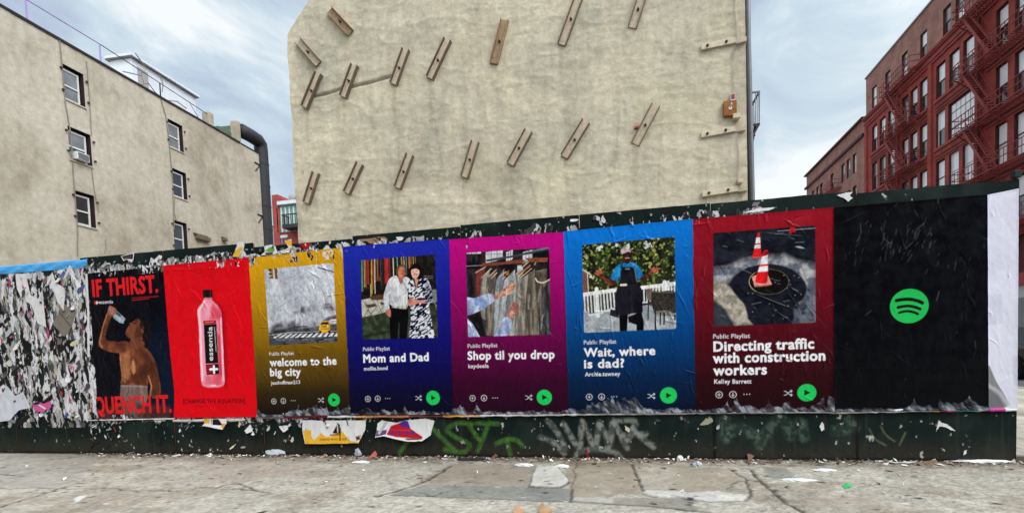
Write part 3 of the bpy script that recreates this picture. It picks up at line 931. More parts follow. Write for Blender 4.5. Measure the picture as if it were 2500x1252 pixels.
# ------------------------------------------------------------------ layers of torn paper
def build_torn():
    def sheet(x0, x1, z0, z1, dens, seed, res=0.006, big=1.0):
        xs, zs = np.arange(x0, x1, res), np.arange(z0, z1, res * 1.15)
        X, Z = np.meshgrid(xs, zs, indexing='ij')
        mask = np.zeros(X.shape, bool)
        C = np.zeros(X.shape + (3,))
        C[:] = lin((24, 26, 26))
        H = np.zeros(X.shape)
        D = dens(X, Z)
        pal = [((58, 60, 58), 3.4, .47), ((150, 150, 153), 2.8, .535), ((96, 93, 90), 4.6, .55), ((26, 28, 29), 3.6, .55), ((150, 150, 152), 4.6, .545), ((196, 196, 200), 5.2, .585),
               ((132, 128, 122), 6.2, .60), ((150, 66, 66), 6.5, .72), ((62, 74, 112), 7.0, .73), ((28, 29, 30), 7.2, .53), ((160, 160, 162), 7.6, .56), ((196, 196, 200), 8.4, .60), ((172, 166, 150), 10.0, .66),
               ((76, 76, 76), 9.0, .60), ((208, 208, 212), 12.0, .60), ((186, 70, 120), 9.0, .76), ((92, 112, 84), 8.0, .74), ((22, 23, 24), 13.0, .565), ((204, 204, 208), 16.0, .635)]
        for i, (c, sc, th) in enumerate(pal):
            wx = X + 0.06 * fbm(X * 9, Z * 9, seed + i, 3) + 0.16 * (Z - z0) * (0.25 if i % 2 else -0.18)
            sc2 = sc * big * (0.66 if sc < 8 else .8)
            q = fbm(wx * sc2 * 1.7, Z * sc2 * 0.5, seed + 31 * i, 4, 0.55)
            fr = 0.07 * (vnoise(X * 75, Z * 22, seed + i) - 0.5)
            a = (q + fr) > th + (0.5 - D) * 0.34
            C[a] = (lin(c) * (0.82 + 0.36 * vnoise(X * 11, Z * 8, seed + 3 * i))[..., None])[a]
            H[a] += 0.0009
            if lin(c)[0] > 0.02: mask |= a
            elif i: mask |= a & mask
        H += 0.004 * ridge(X * 9, Z * 6, seed + 91, 3) ** 3 + 0.002 * fbm(X * 40, Z * 25, seed + 92, 2)
        V = np.stack([X, -(0.002 + H), Z], -1).reshape(-1, 3)
        Q = grid_quads(len(xs), len(zs))[:, ::-1]
        keep = mask.reshape(-1)[Q].all(1)
        return V, Q[keep], np.clip(C * 0.96, 0.004, .74).reshape(-1, 3)
    parts = []
    lx = on_fence(222, 850)[0]
    edge = lambda X, Z: 0.47 * sstep(2.36, 2.2, Z + 0.1 * (fbm(X * 5, Z * 2, 4, 3) - .5)) * sstep(0.36, 0.50, Z + 0.16 * (fbm(X * 6, Z * 3, 5, 3) - .5)) + 0.04
    parts.append(sheet(-8.9, lx + 0.05, 0.34, 2.36, edge, 200))
    # what shows above and below the fresh posters
    def top(X, Z):
        zt = np.interp(X, [-6.5, -4.3, -3.0, -1.6, -0.5, 0.7, 2], [2.26, 2.27, 2.29, 2.29, 2.29, 2.29, 2.29])
        d = np.interp(X, [-6.5, -4.6, -2.9, -2.0, -0.4, .6, 1.4, 1.9], [.46, .46, .42, .16, .02, .14, .10, -.6])
        return -1.5 + (d + 1.5) * sstep(zt + 0.13, zt + 0.03, Z + 0.11 * (vnoise(X * 16, Z * 4, 3) - .5))
    parts.append(sheet(-6.42, 1.95, 2.18, 2.385, top, 400, 0.006, 1.5))

    def bot(X, Z):
        d = np.interp(X, [-6.5, -5, -3.9, -3.6, -2.6, -2, 0, 2, 3], [.22, .28, .32, .32, .10, -.3, -1.2, -1.5, -1.5])
        return -1.5 + (d + 1.5) * sstep(0.33, 0.42, Z + 0.09 * (vnoise(X * 12, Z * 5, 13) - .5))
    parts.append(sheet(-6.42, 3.0, 0.33, 0.50, bot, 600, 0.006, 1.5))
    # curling flakes, pulled away from the board
    r = np.random.default_rng(21)
    n = 560
    vs, qs, cs = [], [], []
    k = 0
    pal = np.array([lin(c) for c in ((202, 202, 204), (170, 170, 174), (140, 140, 142), (106, 103, 98), (64, 64, 66), (30, 31, 33), (150, 60, 58), (196, 188, 160), (176, 90, 136), (70, 84, 128))])
    pw = np.array([.2, .15, .13, .14, .14, .16, .02, .025, .015, .015])
    pw /= pw.sum()
    for i in range(n):
        u = r.random()
        if u < .60:
            x, z = r.uniform(-8.8, lx - 0.02), r.uniform(0.42, 2.28)
        elif u < .78:
            x = -6.4 + 7.4 * r.random() ** 2.2
            z = float(np.interp(x, [-6.5, -4.3, -3.0, 2], [2.262, 2.275, 2.305, 2.30])) + r.uniform(0.03, 0.09)
        else:
            x = -6.5 + 7.5 * r.random() ** 2.6
            z = r.uniform(0.30, 0.46) if r.random() < .7 else r.uniform(0.08, 0.42)
        L, W = (r.uniform(0.015, 0.06), r.uniform(0.006, 0.018)) if r.random() < .55 else (r.uniform(.06, .16), r.uniform(.015, .035))
        if u > .78: L, W = L * .5, W * .5
        elif u > .6: L, W = L * .55, W * .7
        ang = r.normal(pi / 2, 0.75)
        m = 5
        c = pal[r.choice(len(pal), p=pw)]
        curl = r.uniform(0.0, 0.035) * (1 if r.random() < .6 else .3)
        for j in range(m):
            t = j / (m - 1)
            wj = W * (0.25 + 0.9 * sin(pi * min(max(t * r.uniform(.8, 1.2) + .1, 0), 1))) * r.uniform(.7, 1.2)
            px, pz = x + cos(ang) * L * (t - .5) + r.normal(0, .003), z + sin(ang) * L * (t - .5)
            nx, nz_ = -sin(ang), cos(ang)
            yy = -(0.010 + curl * (1 - t) ** 2 if sin(ang) > 0 else 0.010 + curl * t ** 2)
            vs += [(px - nx * wj, yy - r.uniform(0, .004), pz - nz_ * wj), (px + nx * wj, yy, pz + nz_ * wj)]
            cs += [c * r.uniform(.85, 1.05), c]
        for j in range(m - 1):
            a = k + 2 * j
            qs.append((a, a + 1, a + 3, a + 2))
        k += 2 * m
    parts.append((np.array(vs), np.array(qs), np.clip(np.array(cs), 0.004, .76)))
    off = 0
    Vs, Qs, Cs = [], [], []
    for V, Q, C in parts:
        ids, inv = np.unique(Q.ravel(), return_inverse=True)
        Vs.append(V[ids]); Cs.append(C[ids]); Qs.append(inv.reshape(Q.shape) + off)
        off += len(ids)
    o = np_mesh('torn_paper', np.concatenate(Vs), np.concatenate(Qs), MAT['scrap'], None, np.concatenate(Cs), smooth=False)
    tag(o, 'layers of ragged white, grey and black torn paper stuck to the hoarding', 'torn paper', kind='stuff')


build_torn()
for (a_, b_, w_) in (((-30, 820), (56, 752), .085), ((-30, 962), (106, 853), .10), ((40, 1040), (212, 900), .10)):  # dark bars stand in for gaps in the torn paper
    A, B = on_fence(*a_), on_fence(*b_)
    m = MB()
    m.bar((A[0], -0.006, A[1]), (B[0], -0.006, B[1]), 0.010, w_ * .62)
    m.build('paper_gap_bar', MAT['gap_black'], fence, bevel=.003)


# ------------------------------------------------------------------ walls with openings
def wall_holes(F, u0, u1, z0, z1, holes, depth, w=0.0):
    """front face cut round its openings, with reveals"""
    us = sorted({u0, u1, *[h[0] for h in holes], *[h[1] for h in holes]})
    zs = sorted({z0, z1, *[h[2] for h in holes], *[h[3] for h in holes]})
    m = MB()
    for a, b in zip(us[:-1], us[1:]):
        for c, d in zip(zs[:-1], zs[1:]):
            mu, mz = (a + b) / 2, (c + d) / 2
            if any(h[0] < mu < h[1] and h[2] < mz < h[3] for h in holes): continue
            m.quad(F(a, c, w), F(b, c, w), F(b, d, w), F(a, d, w))
    rvs = []
    for a, b, c, d in holes:
        rv = MB()
        rvs.append(rv)
        for p, q in (((a, c), (b, c)), ((b, c), (b, d)), ((b, d), (a, d)), ((a, d), (a, c))):
            rv.quad(F(p[0], p[1], w), F(q[0], q[1], w), F(q[0], q[1], w - depth), F(p[0], p[1], w - depth))
        rv.quad(F(a, c, w - depth), F(b, c, w - depth), F(b, d, w - depth), F(a, d, w - depth))
    return m, rvs


def sash(F, parent, a, b, c, d, w, up, low, fr, t=0.07, split=0.5, label=None):
    """double-hung window: frame, meeting rail, upper and lower pane"""
    m = MB()
    mid = c + (d - c) * split
    m.fbox(F, a, a + t, c, d, w, w + .06)
    m.fbox(F, b - t, b, c, d, w, w + .06)
    m.fbox(F, a + t, b - t, d - t, d, w, w + .06)
    m.fbox(F, a + t, b - t, c, c + t, w, w + .07)
    m.fbox(F, a + t, b - t, mid - t * .45, mid + t * .45, w, w + .065)
    o = m.build('window', fr, parent)
    if label: o['label'] = label
    for z0_, z1_, mt, dw in ((mid + t * .45, d - t, up, .03), (c + t, mid - t * .45, low, .018)):
        p = MB()
        p.fbox(F, a + t, b - t, z0_, z1_, w + dw - .012, w + dw)
        p.build('pane', mt, o)
    return o


# ------------------------------------------------------------------ building on the left
FL = Frame((-25, 15, 0), radians(-2.726))
left = thing('stucco_building', 'tall grey rendered building on the left with six sash windows and a dark roof edge', 'building', (-25, 15, 0))
UL0, UL1, ZR = -30.0, 13.9, 16.1
LW = []
for (x0, y0, x1, y1) in ((151.6, 154.8, 209, 264), (164.6, 306.8, 226, 408), (181.5, 464, 235, 558), (409, 289, 449, 374), (420, 409.5, 458, 490), (422, 536, 460, 622)):
    a, d = FL.at(x0, y0)
    b, c = FL.at(x1, y1)
    LW.append((a, b, c, d))
m, rv = wall_holes(FL, UL0, UL1, -0.05, ZR, LW, 0.28)
wl_o = m.build('wall', MAT['stucco_left'], left)
for q_ in rv: q_.build('window_reveal', MAT['dark_reveal'], left)
m = MB()
m.fbox(FL, UL0, UL1, -0.05, ZR - 0.02, -14, -0.35)
m.build('wall', MAT['stucco_left'], left)
m = MB()
for k in range(44):                                               # uneven tar edge of the roof
    u = UL0 + (UL1 - 2.1 - UL0) * k / 44
    dz = 0.03 * random.random()
    m.fbox(FL, u, u + (UL1 - 2.1 - UL0) / 44, ZR - 0.02 - dz, ZR + 0.07, -0.3, 0.05 + 0.02 * random.random())
m.fbox(FL, 11.9, UL1, ZR - .02, ZR + .05, -.3, .04)
m.build('roof_edge', MAT['coping'], left)
for i, (a, b, c, d) in enumerate(LW):
    up = MAT['glass_grey'] if i in (0,) else MAT['glass_dark'] if i in (2, 4, 5) else MAT['glass_grey']
    low = MAT['glass_grey'] if i in (0, 3) else MAT['glass_dark']
    sash(FL, left, a + .05, b - .13, c + .04, d - .13, -0.2, up, low, MAT['white_frame'], 0.075, 0.47)
    m = MB()
    m.fbox(FL, a - .03, b + .03, c - .06, c - .002, -.02, .05)
    m.build('sill', MAT['stucco_left'], left)
    for uu, zz in ((a - .10, d - .25), (b + .12, d - .3), (a - .08, c + .35), (b + .13, c + .3)):
        m = MB()                                                  # stubs of the old shutter pins
        m.fbox(FL, uu - .035, uu + .035, zz - .04, zz + .04, -.01, .09)
        m.build('shutter_pin', MAT['bolt'], left)
# parapet stubs, roof hut, green box
for (x0, y0, x1, y1) in ((509, 272, 522, 309), (577, 294, 588, 345)):
    a, d = FL.at(x0, y0)
    b, _ = FL.at(x1, y1)
    m = MB()
    m.fbox(FL, a, b, ZR + .02, d, -.5, .03)
    m.build('parapet_pier', MAT['stucco_left'], left, bevel=.03)
a, _ = FL.at(528, 300, -.6)
b, d2 = FL.at(560, 293, -.6)
m = MB()
m.fbox(FL, a, b + .9, ZR, ZR + .62, -1.2, -.45)
m.fbox(FL, b - .1, b + 1.0, ZR + .62, ZR + 1.15, -1.4, -.5)
m.build('roof_box', MAT['green_metal'], left)
a, d = FL.at(320, 133, -1.6)
b, d3 = FL.at(476, 232, -1.6)
m = MB()
m.fbox(FL, a, b, ZR, d - .14, -3.0, -1.6)
hut = m.build('roof_hut', MAT['white_wall'], left)
m = MB()
m.fbox(FL, a - .18, b + .18, d - .14, d, -3.2, -1.42)
m.build('hut_roof', MAT['white_wall'], hut)
m = MB()
m.fbox(FL, a - .16, b + .16, d - .20, d - .143, -3.18, -1.44)
m.build('roof_fascia', MAT['grey_metal'], hut)
m = MB()
m.fbox(FL, a + .35, a + 1.05, ZR, d - .5, -1.61, -1.57)
m.build('hut_door', MAT['grey_wall'], hut)
# conduits and cables down the wall
for pts, r in (([(143, 92), (150, 160), (158, 250), (172, 330), (178, 430), (188, 560), (188, 625)], .026), ([(392, 243), (404, 285), (412, 350), (420, 440), (424, 560)], .026),
               ([(210, 150), (218, 250), (222, 330)], .018), ([(222, 410), (230, 470), (240, 520)], .018), ([(256, 585), (258, 600), (254, 618)], .014), ([(426, 480), (424, 520), (430, 540)], .016)):
    P = [FL(*FL.at(x, y), .03) for x, y in pts]
    m = MB()
    m.tube(P, r, 6)
    m.build('conduit', MAT['conduit'], left)
for (x, y, sx, sz, lab) in ((492, 582, .55, .22, 'lamp_box'), (545, 585, .16, .16, 'wall_lamp')):
    u, z = FL.at(x, y)
    m = MB()
    m.fbox(FL, u - sx, u + sx, z - sz * .6, z + sz * .6, .0, .22)
    m.fbox(FL, u - sx * 1.25, u + sx * .8, z + sz * .62, z + sz * 1.0, .0, .14)
    m.build(lab, MAT['channel'], left, bevel=.03)

# roof railing: three posts, top rail, sagging wire
rail = thing('roof_railing', 'thin lilac and black metal railing along the roof edge of the left building', 'railing', FL(0, ZR, 0))
pts = []
for k, (x, yt, yb) in enumerate(((62, -2, 42), (243, 108, 150), (390, 203, 240), (520, 288, 308))):
    u, zt = FL.at(x, yt, -.12)
    if k < 3:
        m = MB()
        m.tube([FL(u, ZR, -.12), FL(u, zt, -.12)], .035, 6)
        m.build('post', MAT['purple'] if k < 2 else MAT['black_metal'], rail)
    pts.append(FL(u, zt, -.12))
m = MB()
m.tube([FL(FL.at(-60, -90, -.12)[0], FL.at(62, -2, -.12)[1], -.12)] + pts[:2], .026, 6)
m.build('rail', MAT['purple'], rail)
m = MB()
m.tube(pts[1:], .022, 6)
m.build('rail', MAT['black_metal'], rail)
p = [FL(*FL.at(x, y, -.2), -.2) for x, y in ((300, 175), (345, 185), (352, 205), (338, 208), (362, 203), (378, 225), (400, 245), (432, 248), (455, 265))]
m = MB()
m.tube(p, .03, 5)
m.build('loose_cable', MAT['conduit'], rail)
p = [FL(*FL.at(x, y, -.2), -.2) for x, y in ((330, 130), (358, 168), (345, 180))]
m = MB()
m.tube(p, .03, 5)
m.build('loose_cable', MAT['conduit'], rail)
p = [FL(*FL.at(x, y, -.2), -.2) for x, y in ((390, 185), (398, 205), (396, 225))]
m = MB()
m.tube(p, .03, 5)
m.build('loose_cable', MAT['conduit'], rail)
p = [FL(*FL.at(x, y, -.2), -.2) for x, y in ((462, 250), (474, 270), (490, 298))]
m = MB()
m.tube(p, .02, 5)
m.build('loose_cable', MAT['conduit'], rail)

# air conditioner in the second window
a, b, c, d = LW[1]
ac = thing('air_conditioner', 'white air conditioner set in the open sash of a left building window', 'air conditioner', FL((a + b) / 2, c, 0))
m = MB()
m.fbox(FL, a + .18, b - .32, c + .06, c + .42, -.19, .22)
m.build('case', MAT['white_frame'], ac, bevel=.02)
m = MB()
for k in range(6):
    m.fbox(FL, a + .22, b - .36, c + .10 + k * .05, c + .125 + k * .05, .221, .235)
m.build('grille', MAT['grey_metal'], ac)

# black flue at the corner
duct = thing('flue', 'fat black round metal flue running down the corner of the left building', 'flue', FL(14.3, 0, -.2))
u1_, z1_ = FL.at(622, 345, -.1)
R_ = 0.47
P = [FL(12.2, 17.10, -.1), FL(13.2, 17.14, -.1), FL(13.98, 17.12, -.1), FL(14.30, 16.92, -.1), FL(14.33, 16.45, -.1), FL(14.34, 15.5, -.1), FL(14.36, 8, -.1), FL(14.38, 0.1, -.1)]
m = MB()
m.tube(P, [R_] * 8, 18)
m.build('pipe', MAT['duct'], duct, smooth=True)
for z in (15.5, 13.9, 12.4, 10.7, 9.0, 7.2):
    m = MB()
    m.tube([FL(14.35, z - .035, -.1), FL(14.35, z + .035, -.1)], R_ + .025, 18)
    m.build('joint_band', MAT['duct'], duct)
for z in (15.3, 11.6):
    m = MB()
    m.bar(FL(13.3, z, .04), FL(14.2, z, .04), .06, .06)
    m.bar(FL(13.35, z - .6, .04), FL(13.9, z - .02, .04), .05, .05)
    m.build('bracket', MAT['black_metal'], duct)

# ------------------------------------------------------------------ middle building: blind party wall
YM = 12.8
mx = lambda px, py, y=YM: on_fence(px, py, y)
mid_b = thing('party_wall_building', 'tall building with a big blind buff rendered party wall facing the empty lot', 'building', (0, YM, 0))
XL, XR, ZT = -12.06, 4.08, 17.2


def xl_at(z):
    zc_ = mx(700, 85)[1]
    x1_, z1 = mx(757, 0)
    return np.where(z < zc_, np.interp(z, [0, mx(728, 580)[1], zc_], [mx(728, 580)[0], mx(728, 580)[0], mx(700, 85)[0]]), XL + (z - zc_) * (x1_ - XL) / (z1 - zc_))


zs = np.concatenate([np.linspace(-.05, 5, 8), np.arange(5.1, ZT, 0.045)])
S = np.linspace(0, 1, 420)
Zg = np.broadcast_to(zs[None], (420, len(zs)))
xl = xl_at(zs) + 0.05 * (fbm(zs * 1.2, zs * 0, 4, 4) - .5) * 2
Xg = xl[None] * (1 - S[:, None]) + XR * S[:, None]
hh = 0.08 * (fbm(Xg * 0.4, Zg * 0.5, 3, 3) - .5) + 0.026 * (fbm(Xg * 3.2, Zg * 3.6, 6, 4) - .5) + 0.022 * ridge(Xg * 0.55 + 0.25 * Zg, Zg * 1.5, 8, 4) ** 5
# ragged step where the render stops short of the corner
xe = mx(1798, 300)[0] + 0.10 * (fbm(Zg * 1.7, Zg * 0 + 2, 9, 3) - .5) * 2 - 0.12 * sstep(8.3, 8.5, Zg) * sstep(10.6, 10.3, Zg)
hh = hh - 0.09 * sstep(0, 0.05, Xg - xe)
# crack ledge between three of the channels
ck = [mx(*p) for p in ((766, 236), (800, 228), (832, 217), (850, 214), (900, 203), (955, 188))]
dck = np.full(Xg.shape, 9.0)
for p, q in zip(ck[:-1], ck[1:]): dck = np.minimum(dck, Canvas.segd(Xg, Zg, p, q))
hh = hh - 0.09 * np.exp(-(dck / 0.045) ** 2)
# weathering with shapes of its own: patch repairs, hairline cracks, runs below the ironwork; darker along the ragged edge
wc = Canvas(Xg, Zg, (255, 255, 255))
wc.h = 0.05
wc.C[:] = 1.0
r_ = np.random.default_rng(77)
for k in range(34):
    cx_, cz_ = r_.uniform(XL, XR), r_.uniform(4, 15.5)
    sx_, sz_ = r_.uniform(.3, 1.9), r_.uniform(.25, 1.2)
    th = np.sort(r_.uniform(0, 2 * pi, 9))
    q_ = r_.uniform(.6, 1.15, 9)
    g_ = r_.uniform(.86, 1.07)
    t_ = np.array([g_, g_ * r_.uniform(.985, 1.01), g_ * r_.uniform(.95, 1.02)])
    wc.poly(np.c_[cx_ + sx_ * q_ * np.cos(th), cz_ + sz_ * q_ * np.sin(th)], lambda x, z, t_=t_: np.broadcast_to(t_, x.shape + (3,)), .85, r_.uniform(.12, .5))
for k in range(46):
    cx_, cz_ = r_.uniform(XL, XR), r_.uniform(4.5, 15.5)
    a_ = r_.normal(0.12, .18) if r_.random() < .75 else r_.normal(1.5, .2)
    p_ = [(cx_, cz_)]
    for j in range(r_.integers(4, 12)):
        p_.append((p_[-1][0] + .22 * cos(a_), p_[-1][1] + .22 * sin(a_) + r_.normal(0, .045)))
    g_ = r_.uniform(.62, .84)
    wc.line(p_, r_.uniform(.012, .035), lambda x, z, g_=g_: np.full(x.shape + (3,), g_), .75, .06)
for k in range(240):                                              # pits and spatters
    cx_, cz_ = r_.uniform(XL, XR), r_.uniform(4.5, 15.5)
    wc.line([(cx_, cz_), (cx_ + r_.normal(0, .05), cz_ + .01)], r_.uniform(.02, .05), lambda x, z: np.full(x.shape + (3,), .6), r_.uniform(.3, .8), .05)
for a, b in [((745, 263), 1), ((839, 237), 1), ((962, 206), 1), ((1050, 192), 1), ((1206, 156), 1), ((1372, 110), 1), ((750, 496), 1), ((848, 472), 1), ((972, 459), 1), ((1135, 433), 1), ((1247, 402), 1), ((1378, 384), 1), ((1551, 353), 1)]:
    o_ = mx(*a)
    for j in range(3):
        x_ = o_[0] + r_.normal(0, .08)
        L_n = r_.uniform(.4, 1.8)
        wc.line([(x_, o_[1]), (x_ + r_.normal(0, .03), o_[1] - L_n)], r_.uniform(.04, .12), lambda x, z: np.broadcast_to(np.array([.80, .76, .70]), x.shape + (3,)), r_.uniform(.25, .6), .14)
wc.C *= (0.84 + 0.20 * fbm(Xg * 6, Zg * 5, 71, 4) + 0.12 * fbm(Xg * 3.5, Zg * .5, 74, 4))[..., None] * (0.955 + 0.09 * hash2(np.floor(Xg * 17), np.floor(Zg * 17), 5))[..., None]
wc.C *= (1 - 0.10 * sstep(.5, .75, fbm(Xg * .8, Zg * .5, 72, 4)))[..., None] * np.array([0.985, 1.0, 0.985])
dg = np.abs(Xg - xe)
wc.C *= (1 - 0.25 * np.exp(-(dg / .06) ** 2))[..., None]
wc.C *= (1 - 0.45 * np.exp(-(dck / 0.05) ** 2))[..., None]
V = np.stack([Xg, YM - hh, Zg], -1).reshape(-1, 3)
np_mesh('party_wall', V, grid_quads(420, len(zs))[:, ::-1], MAT['stucco_mid'], mid_b, np.clip(wc.C, .2, 1.12).reshape(-1, 3))
m = MB()
ol = [(XL + .02, -.05), (XL + .02, float(mx(700, 85)[1])), (float(xl_at(np.array(ZT))) + .02, ZT), (XR - .02, ZT), (XR - .02, -.05)]
k = len(ol)
for x, z in ol: m.v.append((x, YM + .13, z))
for x, z in ol: m.v.append((x, YM + 24, z))
m.f += [tuple(range(k)), tuple(range(2 * k - 1, k - 1, -1))]
for i in range(k): m.f.append((i, k + i, k + (i + 1) % k, (i + 1) % k))
m.build('body', MAT['brick_brown'], mid_b)
m = MB()                                                          # side returns of the render
xs_ = [float(v) for v in xl]
for i in range(len(zs) - 1):
    m.quad((xs_[i], YM + .14, zs[i]), (xs_[i], YM - hh[0, i], zs[i]), (xs_[i + 1], YM - hh[0, i + 1], zs[i + 1]), (xs_[i + 1], YM + .14, zs[i + 1]))
    m.quad((XR, YM - hh[-1, i], zs[i]), (XR, YM + .14, zs[i]), (XR, YM + .14, zs[i + 1]), (XR, YM - hh[-1, i + 1], zs[i + 1]))
m.build('render_return', MAT['plate'], mid_b)

CH = [((805, 26), (856, 81), 'two', 'weathered brown steel channel tilted left, highest at the left of the blind wall'),
      ((729, 101), (777, 156), 'one', 'steel channel tilted left beside the sloping left corner of the blind wall'),
      ((779, 180), (745, 263), 'one', 'leftmost steel channel of the upper row, where the wall crack begins'),
      ((867, 160), (839, 237), 'one', 'steel channel in the middle of the long wall crack'),
      ((992, 122), (962, 206), 'one', 'steel channel at the right end of the long wall crack'),
      ((1094, 98), (1050, 192), 'one', 'steel channel of the upper row just right of the cracked stretch'),
      ((1233, 50), (1206, 156), 'two', 'brown weathered steel channel standing almost upright in the upper row'),
      ((1417, -14), (1372, 110), 'one', 'long steel channel at the top of the wall above the bright blue poster'),
      ((1572, -20), (1544, 69), 'one', 'rightmost steel channel of the upper row, cut by the top of the picture'),
      ((773, 422), (750, 496), 'one', 'leftmost steel channel of the lower row, low by the wall corner'),
      ((880, 400), (848, 472), 'one', 'second steel channel of the lower row, above the gap of the royal blue poster'),
      ((1002, 378), (972, 459), 'one', 'third steel channel of the lower row from the left'),
      ((1161, 346), (1135, 433), 'one', 'fourth steel channel of the lower row, standing steepest of its row'),
      ((1291, 320), (1247, 402), 'one', 'fifth steel channel of the lower row from the left'),
      ((1431, 297), (1378, 384), 'one', 'second steel channel from the right in the lower row'),
      ((1601, 258), (1551, 353), 'one', 'rightmost steel channel of the lower row with a red smear beside it')]
for a, b, kind, lab in CH:
    A, B = mx(*a, YM - .06), mx(*b, YM - .06)
    t = thing('steel_channel', lab, 'wall channel', ((A[0] + B[0]) / 2, YM - .06, (A[1] + B[1]) / 2), 'steel anchor channels bolted to the blind wall')
    d = (B - A) / np.hypot(*(B - A))
    nrm = np.array([-d[1], d[0]])
    hw, dep = 0.125, 0.105
    mt = MAT['channel_rust'] if kind == 'two' else MAT['channel']
    jit = 0.25 * (vnoise(np.array([A[0] * 3.3]), np.array([A[1] * 2.1]), 5)[0] - .5)

    def cbox(m, s0, s1, w0, w1, y0, y1):
        p = []
        for yy in (y0, y1):
            for s_, w_ in ((s0, w0), (s1, w0), (s1, w1), (s0, w1)):
                q = A + d * s_ + nrm * w_
                p.append((q[0], yy, q[1]))
        m.hexa(p)
    L = np.hypot(*(B - A))
    m = MB()
    cbox(m, 0, L, -hw, hw, YM - .05, YM - .075)
    m.build('web', MAT['channel_rust'] if kind == 'two' else MAT['channel_web'], t, bevel=.004)
    for s_ in (-1, 1):
        m = MB()
        cbox(m, 0, L, s_ * hw, s_ * (hw + .022), YM + .02, YM - .075 - dep)
        m.build('flange', mt, t, bevel=.004)
    m = MB()
    q = A + d * L * (0.52 + jit * .2)
    m.tube([(q[0], YM - .07, q[1]), (q[0], YM - .20, q[1] - .005)], .022, 8)
    m.tube([(q[0], YM - .08, q[1]), (q[0], YM - .11, q[1])], .045, 6)
    m.build('bolt', MAT['bolt'], t)

for (p, q, q2, lab) in (((1712, 116), (1797, 98), (1825, 90), 'uppermost long bolted tie plate at the right edge of the blind wall'), ((1712, 330), (1795, 314), (1822, 308), 'middle long bolted tie plate under the rusty square at the wall edge'),
                        ((1715, 474), (1802, 460), (1826, 456), 'lowest long bolted tie plate just above the hoarding')):
    A, B, C_ = mx(*p, YM - .1), mx(*q, YM - .1), mx(*q2, YM - .1)
    t = thing('tie_plate', lab, 'tie plate', (A[0], YM - .1, A[1]), 'bolted tie plates at the edge of the blind wall')
    m = MB()
    h2 = .085
    m.hexa([(A[0], YM + .05, A[1] - h2), (B[0], YM + .05, B[1] - h2), (B[0], YM - .12, B[1] - h2), (A[0], YM - .12, A[1] - h2),
            (A[0], YM + .05, A[1] + h2), (B[0], YM + .05, B[1] + h2), (B[0], YM - .12, B[1] + h2), (A[0], YM - .12, A[1] + h2)])
    m.build('plate', MAT['plate'], t, bevel=.008)
    m = MB()
    h2 = .07
    m.hexa([(B[0] + .01, YM + .1, B[1] - h2 - .02), (C_[0], YM + .1, C_[1] - h2 - .02), (C_[0], YM - .05, C_[1] - h2 - .02), (B[0] + .01, YM - .05, B[1] - h2 - .02),
            (B[0] + .01, YM + .1, B[1] + h2 - .02), (C_[0], YM + .1, C_[1] + h2 - .02), (C_[0], YM - .05, C_[1] + h2 - .02), (B[0] + .01, YM - .05, B[1] + h2 - .02)])
    m.build('strap', MAT['plate'], t, bevel=.006)
    for f in (.18, .72):
        o_ = A + (B - A) * f
        m = MB()
        m.tube([(o_[0], YM - .1, o_[1]), (o_[0], YM - .2, o_[1])], .022, 7)
        m.tube([(o_[0], YM - .125, o_[1]), (o_[0], YM - .15, o_[1])], .045, 6)
        m.build('bolt', MAT['bolt'], t)


def wall_box(name, label, cat, x0, y0, x1, y1, mat, t0=.02, t1=.12, extra=None):
    a, d = mx(x0, y0, YM - .08)
    b, c = mx(x1, y1, YM - .08)
    t = thing(name, label, cat, ((a + b) / 2, YM - .1, c))
    m = MB()
    m.box(a, b, YM - t1, YM + t0, c, d)
    m.build('plate', MAT[mat], t, bevel=.01)
    if extra: extra(t, a, b, c, d)
    return t


def rust_extra(t, a, b, c, d):
    m = MB()
    m.tube([((a + b) / 2, YM - .11, (c + d) / 2), ((a + b) / 2 + .02, YM - .26, (c + d) / 2 + .09)], .022, 7)
    m.tube([((a + b) / 2, YM - .12, (c + d) / 2), ((a + b) / 2, YM - .15, (c + d) / 2)], .06, 6)
    m.build('bolt', MAT['white_frame'], t)


wall_box('rusty_plate', 'square orange rusty anchor plate near the right edge of the blind wall', 'anchor plate', 1766, 250, 1798, 282, 'rust', .05, .14, rust_extra)


def red_extra(t, a, b, c, d):
    m = MB()
    m.box(a + .02, b - .01, YM - .15, YM - .122, c + (d - c) * .35, d - .02)
    m.build('red_cover', MAT['red_paint'], t, bevel=.01)


wall_box('alarm_box', 'small white and red box mounted above the rusty square plate', 'wall box', 1783, 231, 1794, 250, 'white_frame', .05, .12, red_extra)
wall_box('brick_stub', 'small projecting stone stub under the rusty square plate', 'masonry stub', 1788, 282, 1806, 291, 'plate', .1, .22)
wall_box('brick_stub', 'small projecting stone stub above the lowest tie plate', 'masonry stub', 1800, 440, 1812, 448, 'plate', .1, .22)
wall_box('red_stub', 'short red strip of metal beside the rightmost lower channel', 'metal strip', 1549, 309, 1560, 313, 'red_paint', .05, .1)
# pipes on the street corner
m = MB()
x0_, z0_ = mx(1838, 478, 12.5)
x1_, z1_ = mx(1828, 95, 12.5)
m.tube([(x0_ + .02, 12.5, 0), (x0_, 12.5, z0_), ((x0_ + x1_) / 2, 12.5, (z0_ + z1_) / 2), (x1_, 12.5, z1_), (x1_, 12.5, 17)], .062, 10)
tag(m.build('vent_pipe', MAT['grey_metal'], smooth=True), 'slim grey steel pipe rising past the right corner of the blind wall', 'pipe')
m = MB()
m.tube([(XR + .07, YM + .25, 0.1), (XR + .07, YM + .25, 17)], .06, 8)
tag(m.build('downpipe', MAT['black_metal'], smooth=True), 'black downpipe tight against the right corner of the blind wall', 'pipe')

